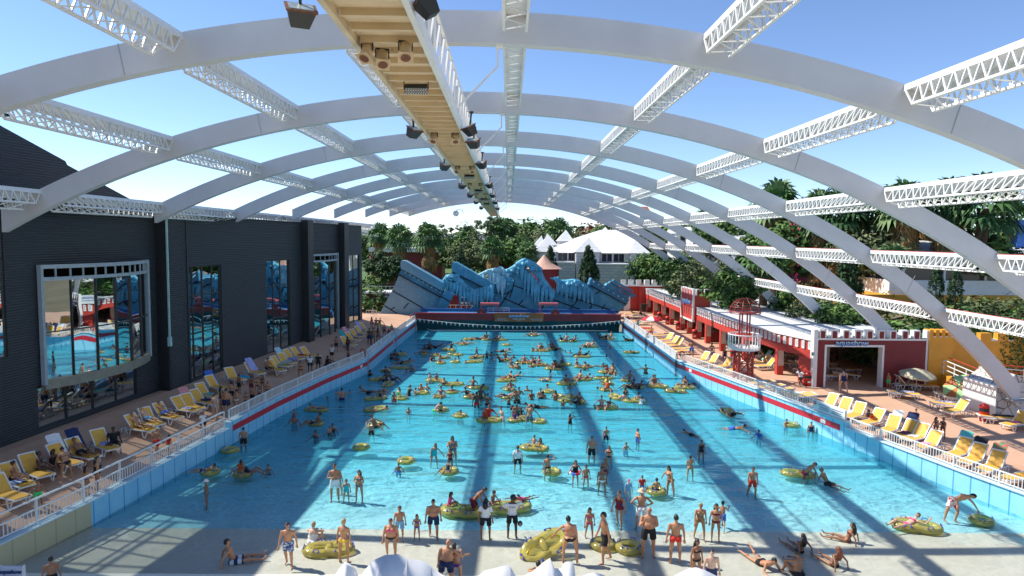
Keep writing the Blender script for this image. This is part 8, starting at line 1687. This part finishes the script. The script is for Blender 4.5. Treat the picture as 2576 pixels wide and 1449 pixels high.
for f, x, y, rz, ty, sk, hr_, of, c, po, lb in ((G_, 110, 795, 150, 'f', 1, 'uk', 'bk', 'KK', 'sit', "woman with pale back sitting on a lounger at the left edge"), (G_, 300, 715, 120, 'f', 3, 'uk', 'bk', 'KK', 'sit', "dark woman sitting on a lounger near the left edge"), (G_, 400, 690, 60, 'f', 3, 'lk', 'sw', 'K', 'sitx', "dark girl sitting cross legged on a lounger"), (G_, 860, 510, 40, 'm', 3, 'sk', 'ts', 'KK', 'sit', "dark sitter beside the lilac towel"), (G_, 610, 590, 62, 'm', 2, 'sk', 'sh', 'K', 'lounge', "person with bent legs below the navy towel"), (G_, 1040, 375, 62, 'm', 1, 'sk', 'sh', 'A', 'lounge', "man lying on the nearer lounger of the pair"), (G_, 1110, 325, 62, 'm', 0, 'sk', 'sh', 'L', 'lounge', "man in pale blue shorts lying on the second lounger of the pair"), (G_, 1240, 280, 62, 'm', 1, 'lb', 'sh', 'B', 'lounge', "person in blue lying with hands over the face"), (t1, 1130, 640, 60, 'm', 2, 'sk', 'sh', 'K', 'sit', "man sitting on the first towel covered lounger"), (t1, 2140, 500, 100, 'm', 3, 'sk', 'ts', 'KK', 'sitknee', "person crouching by the railing on the terrace")):
 q = on_deck(f(x, y)); person(q+Vector((0, 0, .5 if 'crouch' not in lb else .12)), rz, ty, sk, hr_, of, c, po, lb, .95)
# swimmers of the middle and far pool: f, x, y top, y water, type, skin, hair, outfit, colours, pose, turn, mode, label
sw = [
(ta, 1820, 125, 185, 'c', 2, 'sk', 'sh', 'K', 'prone', 80, 't', "boy stretched flat along the long far left double ring"), (ta, 1935, 110, 165, 'm', 2, 'sk', 'sh', 'N', 'tubeflat', -80, 't', "bather with knees up at the end of the long far left ring"),
(ta, 2065, 80, 165, 'm', 2, 'sk', 'sh', 'E', 'tubeup', 20, 't', "boy sitting upright on the second far left ring"), (ta, 2030, 120, 175, 'f', 3, 'sk', 'sw', 'K', 'wade', 10, 'w', "dark bather in front of the second far left ring"), (ta, 2262, 100, 175, 'm', 3, 'sk', 'sh', 'K', 'tube', -40, 't', "dark bather on the right far left double ring"), (ta, 2205, 150, 185, 'c', 3, 'sk', 'sh', 'K', 'wade', 0, 'w', "dark head beside the right far left double ring"),
(ta, 1625, 200, 250, 'f', 1, 'sk', 'bk', 'KK', 'tubeflat', -80, 't', "fair bather lying left on the pair ring"), (ta, 1720, 200, 250, 'f', 1, 'sk', 'bk', 'RR', 'tubeflat', 90, 't', "fair bather lying right on the pair ring"), (ta, 2495, 255, 285, 'c', 1, 'sb', 'sh', 'K', 'wade', 60, 'w', "swimmer trailing behind the empty plain ring"),
(ta, 1455, 275, 335, 'm', 3, 'sk', 'sh', 'K', 'tubeup', 10, 't', "dark haired swimmer above the far left double ring"), (ta, 1890, 305, 440, 'c', 2, 'sk', 'sh', 'E', 'out', 180, 'w', "boy standing with arms spread, seen from behind, left of centre"), (ta, 2065, 375, 500, 'c', 3, 'sk', 'sh', 'K', 'wade', 180, 'w', "dark child between two other heads left of the splash"), (ta, 2150, 378, 460, 'm', 2, 'sk', 'sh', 'K', 'out', 180, 'w', "man with shoulders out, left of the splash"), (ta, 2000, 455, 515, 'm', 2, 'sk', 'sh', 'K', 'wade', 10, 'w', "head left of the dark child"),
(ta, 1868, 430, 490, 'c', 2, 'sk', 'sh', 'N', 'tube', -50, 't', "child leaning on the upper ring of the pair"), (ta, 1705, 525, 585, 'c', 1, 'sk', 'sh', 'K', 'wade', 20, 'w', "swimmer at the left of the lower ring of the pair"), (ta, 1520, 375, 425, 'm', 3, 'sk', 'sh', 'K', 'wade', -20, 'w', "dark swimmer leaning on a ring, left of the standing boy"), (ta, 1578, 445, 500, 'm', 3, 'sk', 'sh', 'K', 'wade', 0, 'w', "dark head under the leaning swimmer"), (ta, 1520, 485, 540, 'm', 1, 'sb', 'sh', 'K', 'wade', 0, 'w', "lone head inside the bean shaped ring"),
(ta, 985, 265, 340, 'm', 3, 'sk', 'sh', 'K', 'wade', 20, 'w', "dark swimmer at the left of the shaded raft"), (ta, 1078, 250, 325, 'm', 3, 'sk', 'sh', 'K', 'tubeup', 0, 't', "dark swimmer sitting on the shaded raft"), (ta, 1190, 280, 310, 'm', 3, 'sk', 'sh', 'K', 'tubeflat', -90, 't', "dark swimmer whose legs stick out of the shaded raft"), (ta, 975, 320, 430, 'm', 2, 'sk', 'sh', 'K', 'out', 0, 'w', "man with arms spread over the shaded ring"), (ta, 1230, 392, 440, 'f', 3, 'sk', 'sw', 'K', 'wade', 40, 'w', "dark bather behind the packed left cluster"), (ta, 1112, 425, 545, 'f', 1, 'lb', 'sw', 'M', 'wade', 60, 'w', "woman with wet hair left in the packed cluster"), (ta, 1180, 475, 545, 'm', 1, 'sk', 'sh', 'K', 'reachR', 0, 'w', "bather stretching an arm out of the packed cluster"), (ta, 1262, 460, 560, 'c', 1, 'sk', 'sh', 'O', 'tubeup', 30, 't', "boy sitting on the front ring of the packed cluster"), (ta, 1310, 455, 490, 'f', 1, 'sb', 'bk', 'KK', 'tubeflat', 90, 't', "bather lying in the pale tipped ring"),
(ta, 487, 350, 455, 'm', 3, 'sk', 'sh', 'K', 'wade', 180, 'w', "dark swimmer hanging on the shaded wall ring"), (ta, 585, 360, 410, 'm', 3, 'sk', 'sh', 'K', 'wade', 0, 'w', "dark head behind the shaded wall ring"), (ta, 425, 412, 520, 'f', 3, 'sk', 'sw', 'K', 'reachR', 30, 'w', "dark swimmer nearest the shaded wall"), (ta, 520, 440, 540, 'm', 3, 'sk', 'sh', 'K', 'wade', 170, 'w', "dark swimmer below the shaded wall ring"), (ta, 625, 505, 575, 'm', 2, 'sk', 'sh', 'K', 'prone', 100, 't', "swimmer lying across a ring near the shaded wall"), (ta, 782, 595, 720, 'm', 2, 'sk', 'sh', 'K', 'reachR', -10, 'w', "boy reaching for the long shaded ring"), (ta, 680, 685, 740, 'c', 2, 'sk', 'sh', 'K', 'wade', 10, 'w', "small head in front of the reaching boy"),
(ta, 320, 630, 740, 'f', 2, 'sk', 'sw', 'K', 'wade', 180, 'w', "bather at the back of the crowded shaded ring"), (ta, 50, 690, 800, 'f', 3, 'lk', 'sw', 'K', 'wade', 60, 'w', "bather by the ladder of the shaded wall"), (ta, 330, 755, 880, 'm', 3, 'sk', 'sh', 'K', 'tubeup', -30, 't', "dark bather on the left of the crowded shaded ring"), (ta, 440, 755, 870, 'm', 3, 'sk', 'sh', 'N', 'tube', 60, 't', "dark bather on the right of the crowded shaded ring"), (ta, 300, 960, 1115, 'f', 1, 'pk', 'bk', 'KK', 'wade', 180, 'w', "woman with ponytail wading away at the shade edge"), (ta, 235, 1055, 1170, 'c', 2, 'lk', 'sw', 'K', 'tubeup', 50, 't', "long haired girl riding the shaded double ring"), (ta, 20, 1040, 1090, 'm', 2, 'sk', 'sh', 'K', 'tubeflat', 80, 't', "bather lying on the lettered ring in the shade"),
(ta, 552, 980, 1165, 'f', 0, 'lk', 'sw', 'G', 'sit', -40, 't', "girl in bright green swimsuit perched on a ring"), (ta, 470, 1075, 1275, 'c', 1, 'lk', 'sh', 'R', 'stand', -15, 'w', "girl in red shorts at the shade edge"), (ta, 722, 955, 1140, 'f', 1, 'pk', 'sw', 'K', 'reachL', 60, 'w', "woman in black swimsuit holding a child's arm"), (ta, 845, 1005, 1120, 'c', 1, 'sk', 'sh', 'O', 'wade', -60, 'w', "small child held by the woman in black"), (ta, 930, 930, 1060, 'f', 1, 'ly', 'bk', 'AA', 'cross', 10, 'w', "blond woman behind the plain bright ring"), (ta, 1038, 920, 1070, 'f', 1, 'sk', 'bk', 'TT', 'wade', -15, 'w', "woman in turquoise top behind the plain bright ring"), (ta, 1072, 740, 850, 'c', 0, 'sk', 'sh', 'R', 'wade', 90, 'w', "pale boy behind the child in red"), (ta, 1075, 800, 930, 'm', 0, 'sk', 'sh', 'E', 'reachL', 70, 'w', "pale boy pushing the double ring of the child in red"), (ta, 1200, 735, 870, 'c', 2, 'sk', 'sh', 'R', 'sit', 15, 't', "child in red sitting high on a double ring"), (ta, 1328, 825, 965, 'F', 1, 'sk', 'bk', 'KK', 'wade', 0, 'w', "woman in black bikini top wading between rings"), (ta, 1557, 855, 915, 'f', 1, 'lk', 'bk', 'WW', 'wade', 0, 'w', "girl resting her arms on the double ring"),
(ta, 1265, 985, 1145, 'f', 2, 'uk', 'bk', 'VV', 'tubeup', -20, 't', "woman lounging on a ring with one long leg out"), (ta, 1465, 965, 1090, 'm', 2, 'sk', 'sh', 'K', 'out', 180, 'w', "man stretching both arms across a ring"), (ta, 1818, 855, 980, 'm', 2, 'sk', 'sh', 'K', 'tubeup', -30, 't', "man sitting up on the double ring left of centre"), (ta, 1915, 935, 1010, 'f', 2, 'sk', 'sw', 'M', 'lean', 90, 'w', "bather bent over the double ring left of centre"), (ta, 1742, 1045, 1150, 'f', 3, 'uk', 'sw', 'K', 'tube', 40, 't', "woman with a top bun on the crowded ring"), (ta, 1950, 1045, 1170, 'm', 3, 'sk', 'sh', 'K', 'tubeup', -30, 't', "dark bather on the right of the crowded ring"), (ta, 1830, 1085, 1160, 'c', 2, 'sk', 'sh', 'N', 'tubeflat', 60, 't', "child between the two bathers on the crowded ring"), (ta, 1892, 1075, 1345, 'm', 3, 'sk', 'tr', 'R', 'stand', -160, 'w', "dark man in red trunks standing left of the central shadow"), (ta, 2080, 1100, 1300, 'f', 2, 'sk', 'bk', 'NK', 'wade', 180, 'w', "girl walking away at the central shadow"),
(ta, 2460, 862, 985, 'm', 2, 'sk', 'sh', 'K', 'reachL', 0, 'w', "man opening both arms above a ring with a sleeper"), (ta, 2460, 980, 1030, 'f', 2, 'sk', 'bk', 'NN', 'tubeflat', 0, 't', "sleeper in the ring under the open armed man"), (ta, 2415, 1095, 1160, 'm', 2, 'sk', 'sh', 'K', 'tubeflat', -80, 't', "bather with a foot up on a ring in the central shadow"), (ta, 2445, 1155, 1300, 'c', 2, 'sk', 'sh', 'K', 'out', 175, 'w', "boy with spread arms and his back to us in the central shadow"), (ta, 2420, 770, 850, 'f', 1, 'sk', 'bk', 'KK', 'tube', -70, 't', "bather whose raised knees show above the central double ring"), (ta, 2525, 785, 830, 'm', 2, 'sk', 'sh', 'K', 'tubeflat', -70, 't', "second bather on the central double ring"),
(ta, 230, 1300, 1395, 'c', 2, 'sk', 'br', 'G', 'prone', 100, 't', "boy in green trunks diving across a ring at the shadow edge"), (ta, 1170, 1240, 1400, 'm', 0, 'sk', 'sh', 'G', 'lean', 75, 'w', "pale man in green shorts bending over a ring"), (ta, 1270, 1250, 1440, 'c', 1, 'sk', 'br', 'K', 'stand', 200, 'w', "boy standing in front of the man in green shorts"),
(ta, 2390, 412, 500, 'm', 2, 'sk', 'sh', 'M', 'tubeup', 20, 't', "bather sitting up in the ring at the splash"), (ta, 2300, 460, 545, 'm', 3, 'sk', 'sh', 'K', 'tube', 60, 't', "dark bather left in the ring at the splash"), (ta, 2520, 430, 495, 'c', 2, 'sk', 'sh', 'K', 'wade', 10, 'w', "head right of the splash ring"), (ta, 2350, 315, 375, 'm', 2, 'sk', 'sh', 'K', 'swim', 80, 't', "swimmer throwing up the splash"),
(tb, 480, 40, 105, 'f', 2, 'lk', 'bk', 'KK', 'tube', -70, 't', "woman on the farthest ring before the wave wall"), (tb, 630, 35, 95, 'f', 1, 'uk', 'bk', 'WW', 'tubeflat', 80, 't', "fair woman with crossed arms on the farthest ring"), (tb, 1110, 115, 185, 'm', 1, 'sk', 'sh', 'K', 'tubeup', -30, 't', "fair bather in the joined far pair of rings"), (tb, 1050, 145, 195, 'f', 3, 'sk', 'sw', 'K', 'tube', 60, 't', "dark bather left in the joined far pair"), (tb, 1240, 125, 200, 'm', 3, 'sk', 'sh', 'K', 'tube', -50, 't', "dark bather right in the joined far pair"), (tb, 1705, 78, 150, 'm', 3, 'sk', 'sh', 'K', 'tube', 70, 't', "dark bather left on the far right double ring"), (tb, 1800, 90, 160, 'f', 2, 'sk', 'sw', 'K', 'tubeup', 0, 't', "bather in the middle of the far right double ring"), (tb, 1885, 65, 145, 'm', 1, 'sk', 'sh', 'N', 'tubeup', -20, 't', "fair bather right on the far right double ring"), (tb, 2192, 145, 190, 'm', 3, 'sk', 'sh', 'K', 'tubeflat', 70, 't', "dark bather in the small ring by the right wall"),
(tb, 1452, 245, 295, 'm', 1, 'sk', 'sh', 'K', 'tube', -60, 't', "left bather of two on the ring behind the lone head"), (tb, 1538, 245, 290, 'm', 1, 'sk', 'sh', 'K', 'tube', -60, 't', "right bather of two on the ring behind the lone head"), (tb, 1862, 285, 330, 'm', 3, 'sk', 'sh', 'K', 'wade', 10, 'w', "lone dark head far right of centre"), (tb, 2275, 350, 400, 'c', 1, 'sk', 'sh', 'K', 'prone', -60, 't', "boy hanging off the double ring near the right wall ladder"), (tb, 530, 310, 375, 'm', 2, 'sk', 'sh', 'K', 'wade', 60, 'w', "bather left of the long raft of rings"), (tb, 650, 290, 355, 'm', 1, 'sk', 'sh', 'K', 'tubeup', -20, 't', "first bather on the long raft of rings"), (tb, 702, 285, 355, 'f', 1, 'sb', 'bk', 'KK', 'tubeup', 30, 't', "second bather on the long raft of rings"), (tb, 855, 275, 325, 'm', 2, 'sk', 'sh', 'K', 'tubeup', 0, 't', "third bather on the long raft of rings"), (tb, 935, 285, 350, 'm', 3, 'sk', 'sh', 'K', 'tube', 70, 't', "last bather on the long raft of rings"),
(tb, 1095, 355, 400, 'f', 2, 'sk', 'sw', 'K', 'wade', 10, 'w', "left head of a swimming pair right of the raft"), (tb, 1180, 350, 410, 'm', 2, 'sk', 'sh', 'K', 'wade', -10, 'w', "right head of a swimming pair right of the raft"), (tb, 1335, 372, 450, 'm', 2, 'sk', 'sh', 'K', 'tubeup', -70, 't', "man stretching his legs over the double ring"), (tb, 1410, 410, 450, 'f', 3, 'sk', 'sw', 'K', 'tubeflat', -80, 't', "dark bather lying beside the stretching man"), (tb, 1805, 430, 475, 'm', 3, 'sk', 'sh', 'K', 'out', 0, 'w', "dark swimmer with level arms right of centre"), (tb, 205, 430, 495, 'm', 2, 'sk', 'sh', 'K', 'wade', 20, 'w', "swimmer just right of the splash foam"), (tb, 505, 440, 490, 'c', 3, 'sk', 'sh', 'K', 'wade', -20, 'w', "dark child above the upright sitter"),
(tb, 390, 460, 570, 'm', 1, 'sk', 'sh', 'M', 'tubeup', 0, 't', "man sitting upright facing us on a double ring"), (tb, 265, 520, 590, 'f', 1, 'sk', 'bk', 'KK', 'wade', 80, 'w', "bather pulling the upright sitter's ring"), (tb, 480, 520, 560, 'f', 1, 'sk', 'bk', 'NN', 'tubeflat', -85, 't', "bather lying behind the upright sitter"), (tb, 290, 575, 690, 'm', 2, 'sk', 'sh', 'K', 'reachL', 180, 'w', "bather with his back to us holding a ring"), (tb, 175, 560, 635, 'f', 1, 'sk', 'bk', 'KK', 'tubeup', 30, 't', "bather on the ring held from behind"), (tb, 508, 572, 655, 'm', 2, 'sk', 'sh', 'K', 'wade', 170, 'w', "head and shoulders left of the orange shining ring"), (tb, 590, 545, 605, 'f', 2, 'sk', 'sw', 'M', 'tube', 50, 't', "bather left on the orange shining ring"), (tb, 637, 515, 605, 'm', 2, 'sk', 'sh', 'K', 'tubeup', -40, 't', "bather right on the orange shining ring"), (tb, 880, 570, 650, 'f', 2, 'lk', 'bk', 'KK', 'tube', -50, 't', "woman left in the reclining trio"), (tb, 908, 580, 665, 'f', 1, 'lb', 'bk', 'WW', 'tube', -30, 't', "woman in the middle of the reclining trio"), (tb, 965, 610, 665, 'm', 3, 'sk', 'sh', 'K', 'tube', 60, 't', "dark bather right in the reclining trio"), (tb, 1042, 495, 595, 'c', 3, 'sk', 'sh', 'K', 'sit', 0, 't', "dark boy sitting high on a double ring"),
(tb, 1310, 530, 635, 'f', 1, 'cP', 'bk', 'KK', 'tubeup', 60, 't', "bather in a pink cap on a double ring"), (tb, 1430, 600, 710, 'f', 2, 'ly', 'bk', 'KK', 'wade', 180, 'w', "blond woman wading in front of the pink cap ring"), (tb, 1545, 570, 645, 'f', 2, 'sk', 'bk', 'AA', 'tubeflat', 80, 't', "bather with folded arms lying on the pink cap ring"), (tb, 1750, 570, 650, 'f', 2, 'lk', 'bk', 'KK', 'wade', 10, 'w', "left of three long haired heads on the right"), (tb, 1815, 600, 670, 'f', 2, 'lk', 'bk', 'KK', 'wade', 0, 'w', "middle of three long haired heads on the right"), (tb, 1915, 570, 660, 'f', 1, 'lk', 'bk', 'WW', 'wade', -20, 'w', "right of three long haired heads on the right"), (tb, 1910, 650, 755, 'm', 1, 'sk', 'sh', 'K', 'tubeup', -20, 't', "man on the double ring below the three heads"), (tb, 1840, 680, 745, 'f', 2, 'sk', 'sw', 'M', 'tube', 40, 't', "bather lying on the double ring below the three heads"), (tb, 2480, 600, 760, 'm', 2, 'sk', 'sh', 'K', 'out', 180, 'w', "man seen from behind with arms stretched wide, far right"),
(tb, 845, 690, 820, 'c', 2, 'lk', 'ra', 'W', 'wade', 150, 'w', "girl in white top wading below the reclining trio"), (tb, 1112, 775, 920, 'h', 2, 'sk', 'sh', 'K', 'wade', 180, 'w', "broad backed man behind the long double ring"), (tb, 755, 845, 880, 'c', 1, 'sk', 'sh', 'B', 'prone', 60, 't', "prone swimmer hugging a small ring"), (tb, 780, 935, 1005, 'm', 1, 'sk', 'sh', 'K', 'wade', 60, 'w', "swimmer below the prone one"), (tb, 1180, 935, 1025, 'c', 2, 'sk', 'sh', 'K', 'wade', 190, 'w', "boy in front of the long double ring"), (tb, 1340, 750, 860, 'm', 1, 'sk', 'sh', 'N', 'tubeup', -50, 't', "man with crossed legs over the water"), (tb, 1410, 785, 850, 'f', 2, 'sk', 'bk', 'KK', 'tubeflat', -75, 't', "bather lying behind the man with crossed legs"), (tb, 1765, 745, 820, 'f', 2, 'sk', 'bk', 'KK', 'out', 0, 'w', "woman resting behind the wide double ring"), (tb, 1775, 825, 925, 'c', 2, 'sk', 'ra', 'Y', 'tube', -60, 't', "bather in a yellow top on a ring"), (tb, 2195, 745, 870, 'm', 2, 'sk', 'sh', 'T', 'tubeup', -50, 't', "man with two bent knees on a ring"), (tb, 2205, 880, 1000, 'm', 3, 'sk', 'sh', 'K', 'tube', -80, 't', "dark man lying back on a double ring"), (tb, 2350, 930, 1000, 'm', 3, 'sk', 'sh', 'K', 'tubeflat', -40, 't', "dark bather whose legs hang over the double ring"),
(tb, 1822, 920, 1030, 'm', 2, 'sk', 'vs', 'OK', 'tubeup', -10, 't', "man in an orange vest on a ring"), (tb, 1648, 980, 1020, 'm', 3, 'sk', 'sh', 'K', 'wade', 20, 'w', "lone dark head left of the orange vest"), (tb, 2138, 985, 1120, 'f', 2, 'lk', 'bk', 'KK', 'mouth', 30, 'w', "woman behind the pale boy with patterned shorts"), (tb, 2105, 1065, 1225, 'm', 0, 'sk', 'sh', 'D', 'hips', 180, 'w', "pale boy in patterned shorts seen from behind"), (tb, 2335, 1085, 1225, 'm', 0, 'sk', 'sh', 'K', 'reachR', 180, 'w', "pale backed man pushing a double ring"), (tb, 2400, 1150, 1300, 'c', 2, 'sk', 'ra', 'W', 'reachR', 160, 'w', "child in white shirt beside the pale backed man"), (tb, 1720, 1190, 1330, 'm', 0, 'sk', 'sh', 'K', 'tubeup', -10, 't', "bearded man with one arm stretched on a ring"), (tb, 1825, 1245, 1345, 'f', 1, 'sk', 'bk', 'KK', 'tube', -45, 't', "companion with long legs on the bearded man's ring"), (tb, 437, 968, 1060, 'm', 1, 'sk', 'sh', 'K', 'wade', 10, 'w', "man with wet shoulders left of the embracing couple"), (tb, 515, 1038, 1205, 'f', 2, 'sk', 'bk', 'KK', 'mouth', 10, 'w', "woman with a hand to her mouth, alone"), (tb, 670, 1008, 1190, 'm', 1, 'sk', 'sh', 'K', 'cross', 20, 'w', "man of the embracing couple"), (tb, 715, 1060, 1190, 'f', 2, 'sk', 'bk', 'KK', 'cross', 200, 'w', "woman of the embracing couple"), (tb, 925, 1045, 1220, 'f', 2, 'lk', 'bk', 'EE', 'mouth', -20, 'w', "woman touching her mouth beside the ring bunch"), (tb, 1200, 1115, 1180, 'c', 1, 'sk', 'sh', 'K', 'wade', 0, 'w', "child's head at the back of the ring bunch"), (tb, 1320, 1145, 1265, 'm', 3, 'sk', 'sh', 'K', 'tubeup', -40, 't', "dark man lounging in the green shaded ring"), (tb, 1060, 1205, 1320, 'c', 2, 'sk', 'sh', 'K', 'mouth', 190, 'w', "boy raising his hands, back to us"), (tb, 300, 985, 1110, 'm', 2, 'sk', 'sh', 'K', 'wade', 0, 'w', "man behind the tall wader at the central shadow"), (tb, 258, 1035, 1268, 'm', 2, 'sk', 'sh', 'K', 'reachR', 10, 'w', "tall wader stretching an arm at the central shadow"), (tb, 575, 1285, 1335, 'm', 1, 'sk', 'sh', 'K', 'swim', -80, 't', "swimmer lifting the face, alone below the couple"),
(td, 1438, 512, 760, 'm', 2, 'sk', 'tb', 'RR', 'reachL', 10, 'w', "man in red shirt reaching over the family ring"), (td, 1380, 575, 795, 'c', 2, 'lk', 'sw', 'R', 'stand', 20, 'w', "girl in red swimsuit at the family ring"), (td, 1690, 550, 825, 'f', 0, 'sk', 'bk', 'WW', 'reachR', -60, 'w', "pale woman in white bikini at the family ring"), (td, 1925, 490, 700, 'm', 2, 'sk', 'sh', 'K', 'lean', 0, 'w', "man leaning over the child in purple"), (td, 1905, 630, 770, 'c', 2, 'sk', 'ra', 'V', 'sitx', 20, 't', "child in purple and pink on a ring"), (td, 2010, 565, 690, 'c', 3, 'sk', 'ra', 'K', 'wade', 10, 'w', "dark child in black shirt behind the ring"), (td, 2155, 515, 820, 'm', 1, 'sk', 'sh', 'E', 'reachR', 170, 'w', "man in grey shorts with his back to us at a ring"), (td, 1850, 530, 610, 'f', 3, 'lk', 'sw', 'K', 'wade', 150, 'w', "dark haired bather behind the leaning man"), (td, 968, 608, 700, 'm', 1, 'sk', 'sh', 'K', 'out', 0, 'w', "man resting both arms on a ring, left of the family"),
(td, 2225, 1085, 1225, 'c', 1, 'sk', 'sh', 'W', 'tubeup', -30, 't', "small boy sitting on the mother's double ring"), (td, 2340, 1090, 1235, 'f', 1, 'lk', 'bk', 'WW', 'wade', -10, 'w', "smiling mother behind the double ring"), (H_, 2378, 712, 800, 'c', 1, 'sk', 'sh', 'N', 'sit', 180, 't', "child sitting on a ring with arms out, back to us"),
(t3, 462, 825, 945, 'm', 2, 'sk', 'sh', 'K', 'tubeup', 20, 't', "man of the couple sitting up on the right"), (t3, 425, 838, 940, 'f', 1, 'sk', 'bk', 'WW', 'tubeup', 10, 't', "woman of the couple sitting up on the right"), (t3, 940, 855, 965, 'm', 1, 'sk', 'sh', 'K', 'tubeup', -70, 't', "man on the ring nearest the right wall"), (t3, 1040, 900, 965, 'f', 3, 'sk', 'sw', 'K', 'tube', 70, 't', "dark bather on the ring nearest the right wall"), (t3, 855, 960, 1080, 'c', 2, 'sk', 'br', 'G', 'prone', -110, 't', "boy climbing off a double ring near the right wall"),
]
for f, x, y0, y1, ty, sk, hr_, of, c, po, rz, md, lb in sw: P(f, x, y0, y1, ty, sk, hr_, of, c, po, rz, lb, md)
bpy.context.view_layer.update()
mw = st_.matrix_world; Bs = body('m', 'head')
tx = text("STAFF", .085, .002, (0, 0, 0), (0, 0, 0), blackm, "lettering", None); tx.parent = st_; tx.location = Bs['O']+Bs['sp']*.36-Bs['fw']*(Bs['T']['dp']+.035); tx.rotation_euler = (R(90), 0, R(180))
b = MB(); b.sph((0, 0, 0), (.10, .07, .12), 8, 6); q = st_.location+Vector((.32, -.05, .62)); o_c = thing("camera_bag", "black camera held at the staff man's right side", "camera", q); pt(b, "body", blackm, o_c); b = MB(); b.tube([(0, -.05, 0), (0, -.17, -.02)], .05, 10); pt(b, "lens", grey, o_c)
# small float around the girl and the toddler
for f, x, y, lb, s in ((H_, 1765, 668, "red and blue float around the girl in black", .62), (H_, 432, 652, "small striped float around the toddler", .55)):
 q = onY(f(x, y), on_floor(f(x, 780 if x > 1000 else 658)).y); b = MB(); n0 = 24
 for i in range(n0):
  b.mi = (i//3) % 3
  a0, a1 = 2*math.pi*i/n0, 2*math.pi*(i+1)/n0
  for j in range(8):
   c0, c1 = 2*math.pi*j/8, 2*math.pi*(j+1)/8; T_ = lambda a, c: ((.4+.1*math.cos(c))*math.cos(a)*s, (.4+.1*math.cos(c))*math.sin(a)*s, .1*math.sin(c)*s); b.add([T_(a0, c0), T_(a1, c0), T_(a1, c1), T_(a0, c1)], [(0, 1, 2, 3)])
 o = b.build("swim_float", [pr, pw, pbl], None, True); o.location = q; tag(o, lb, "float")
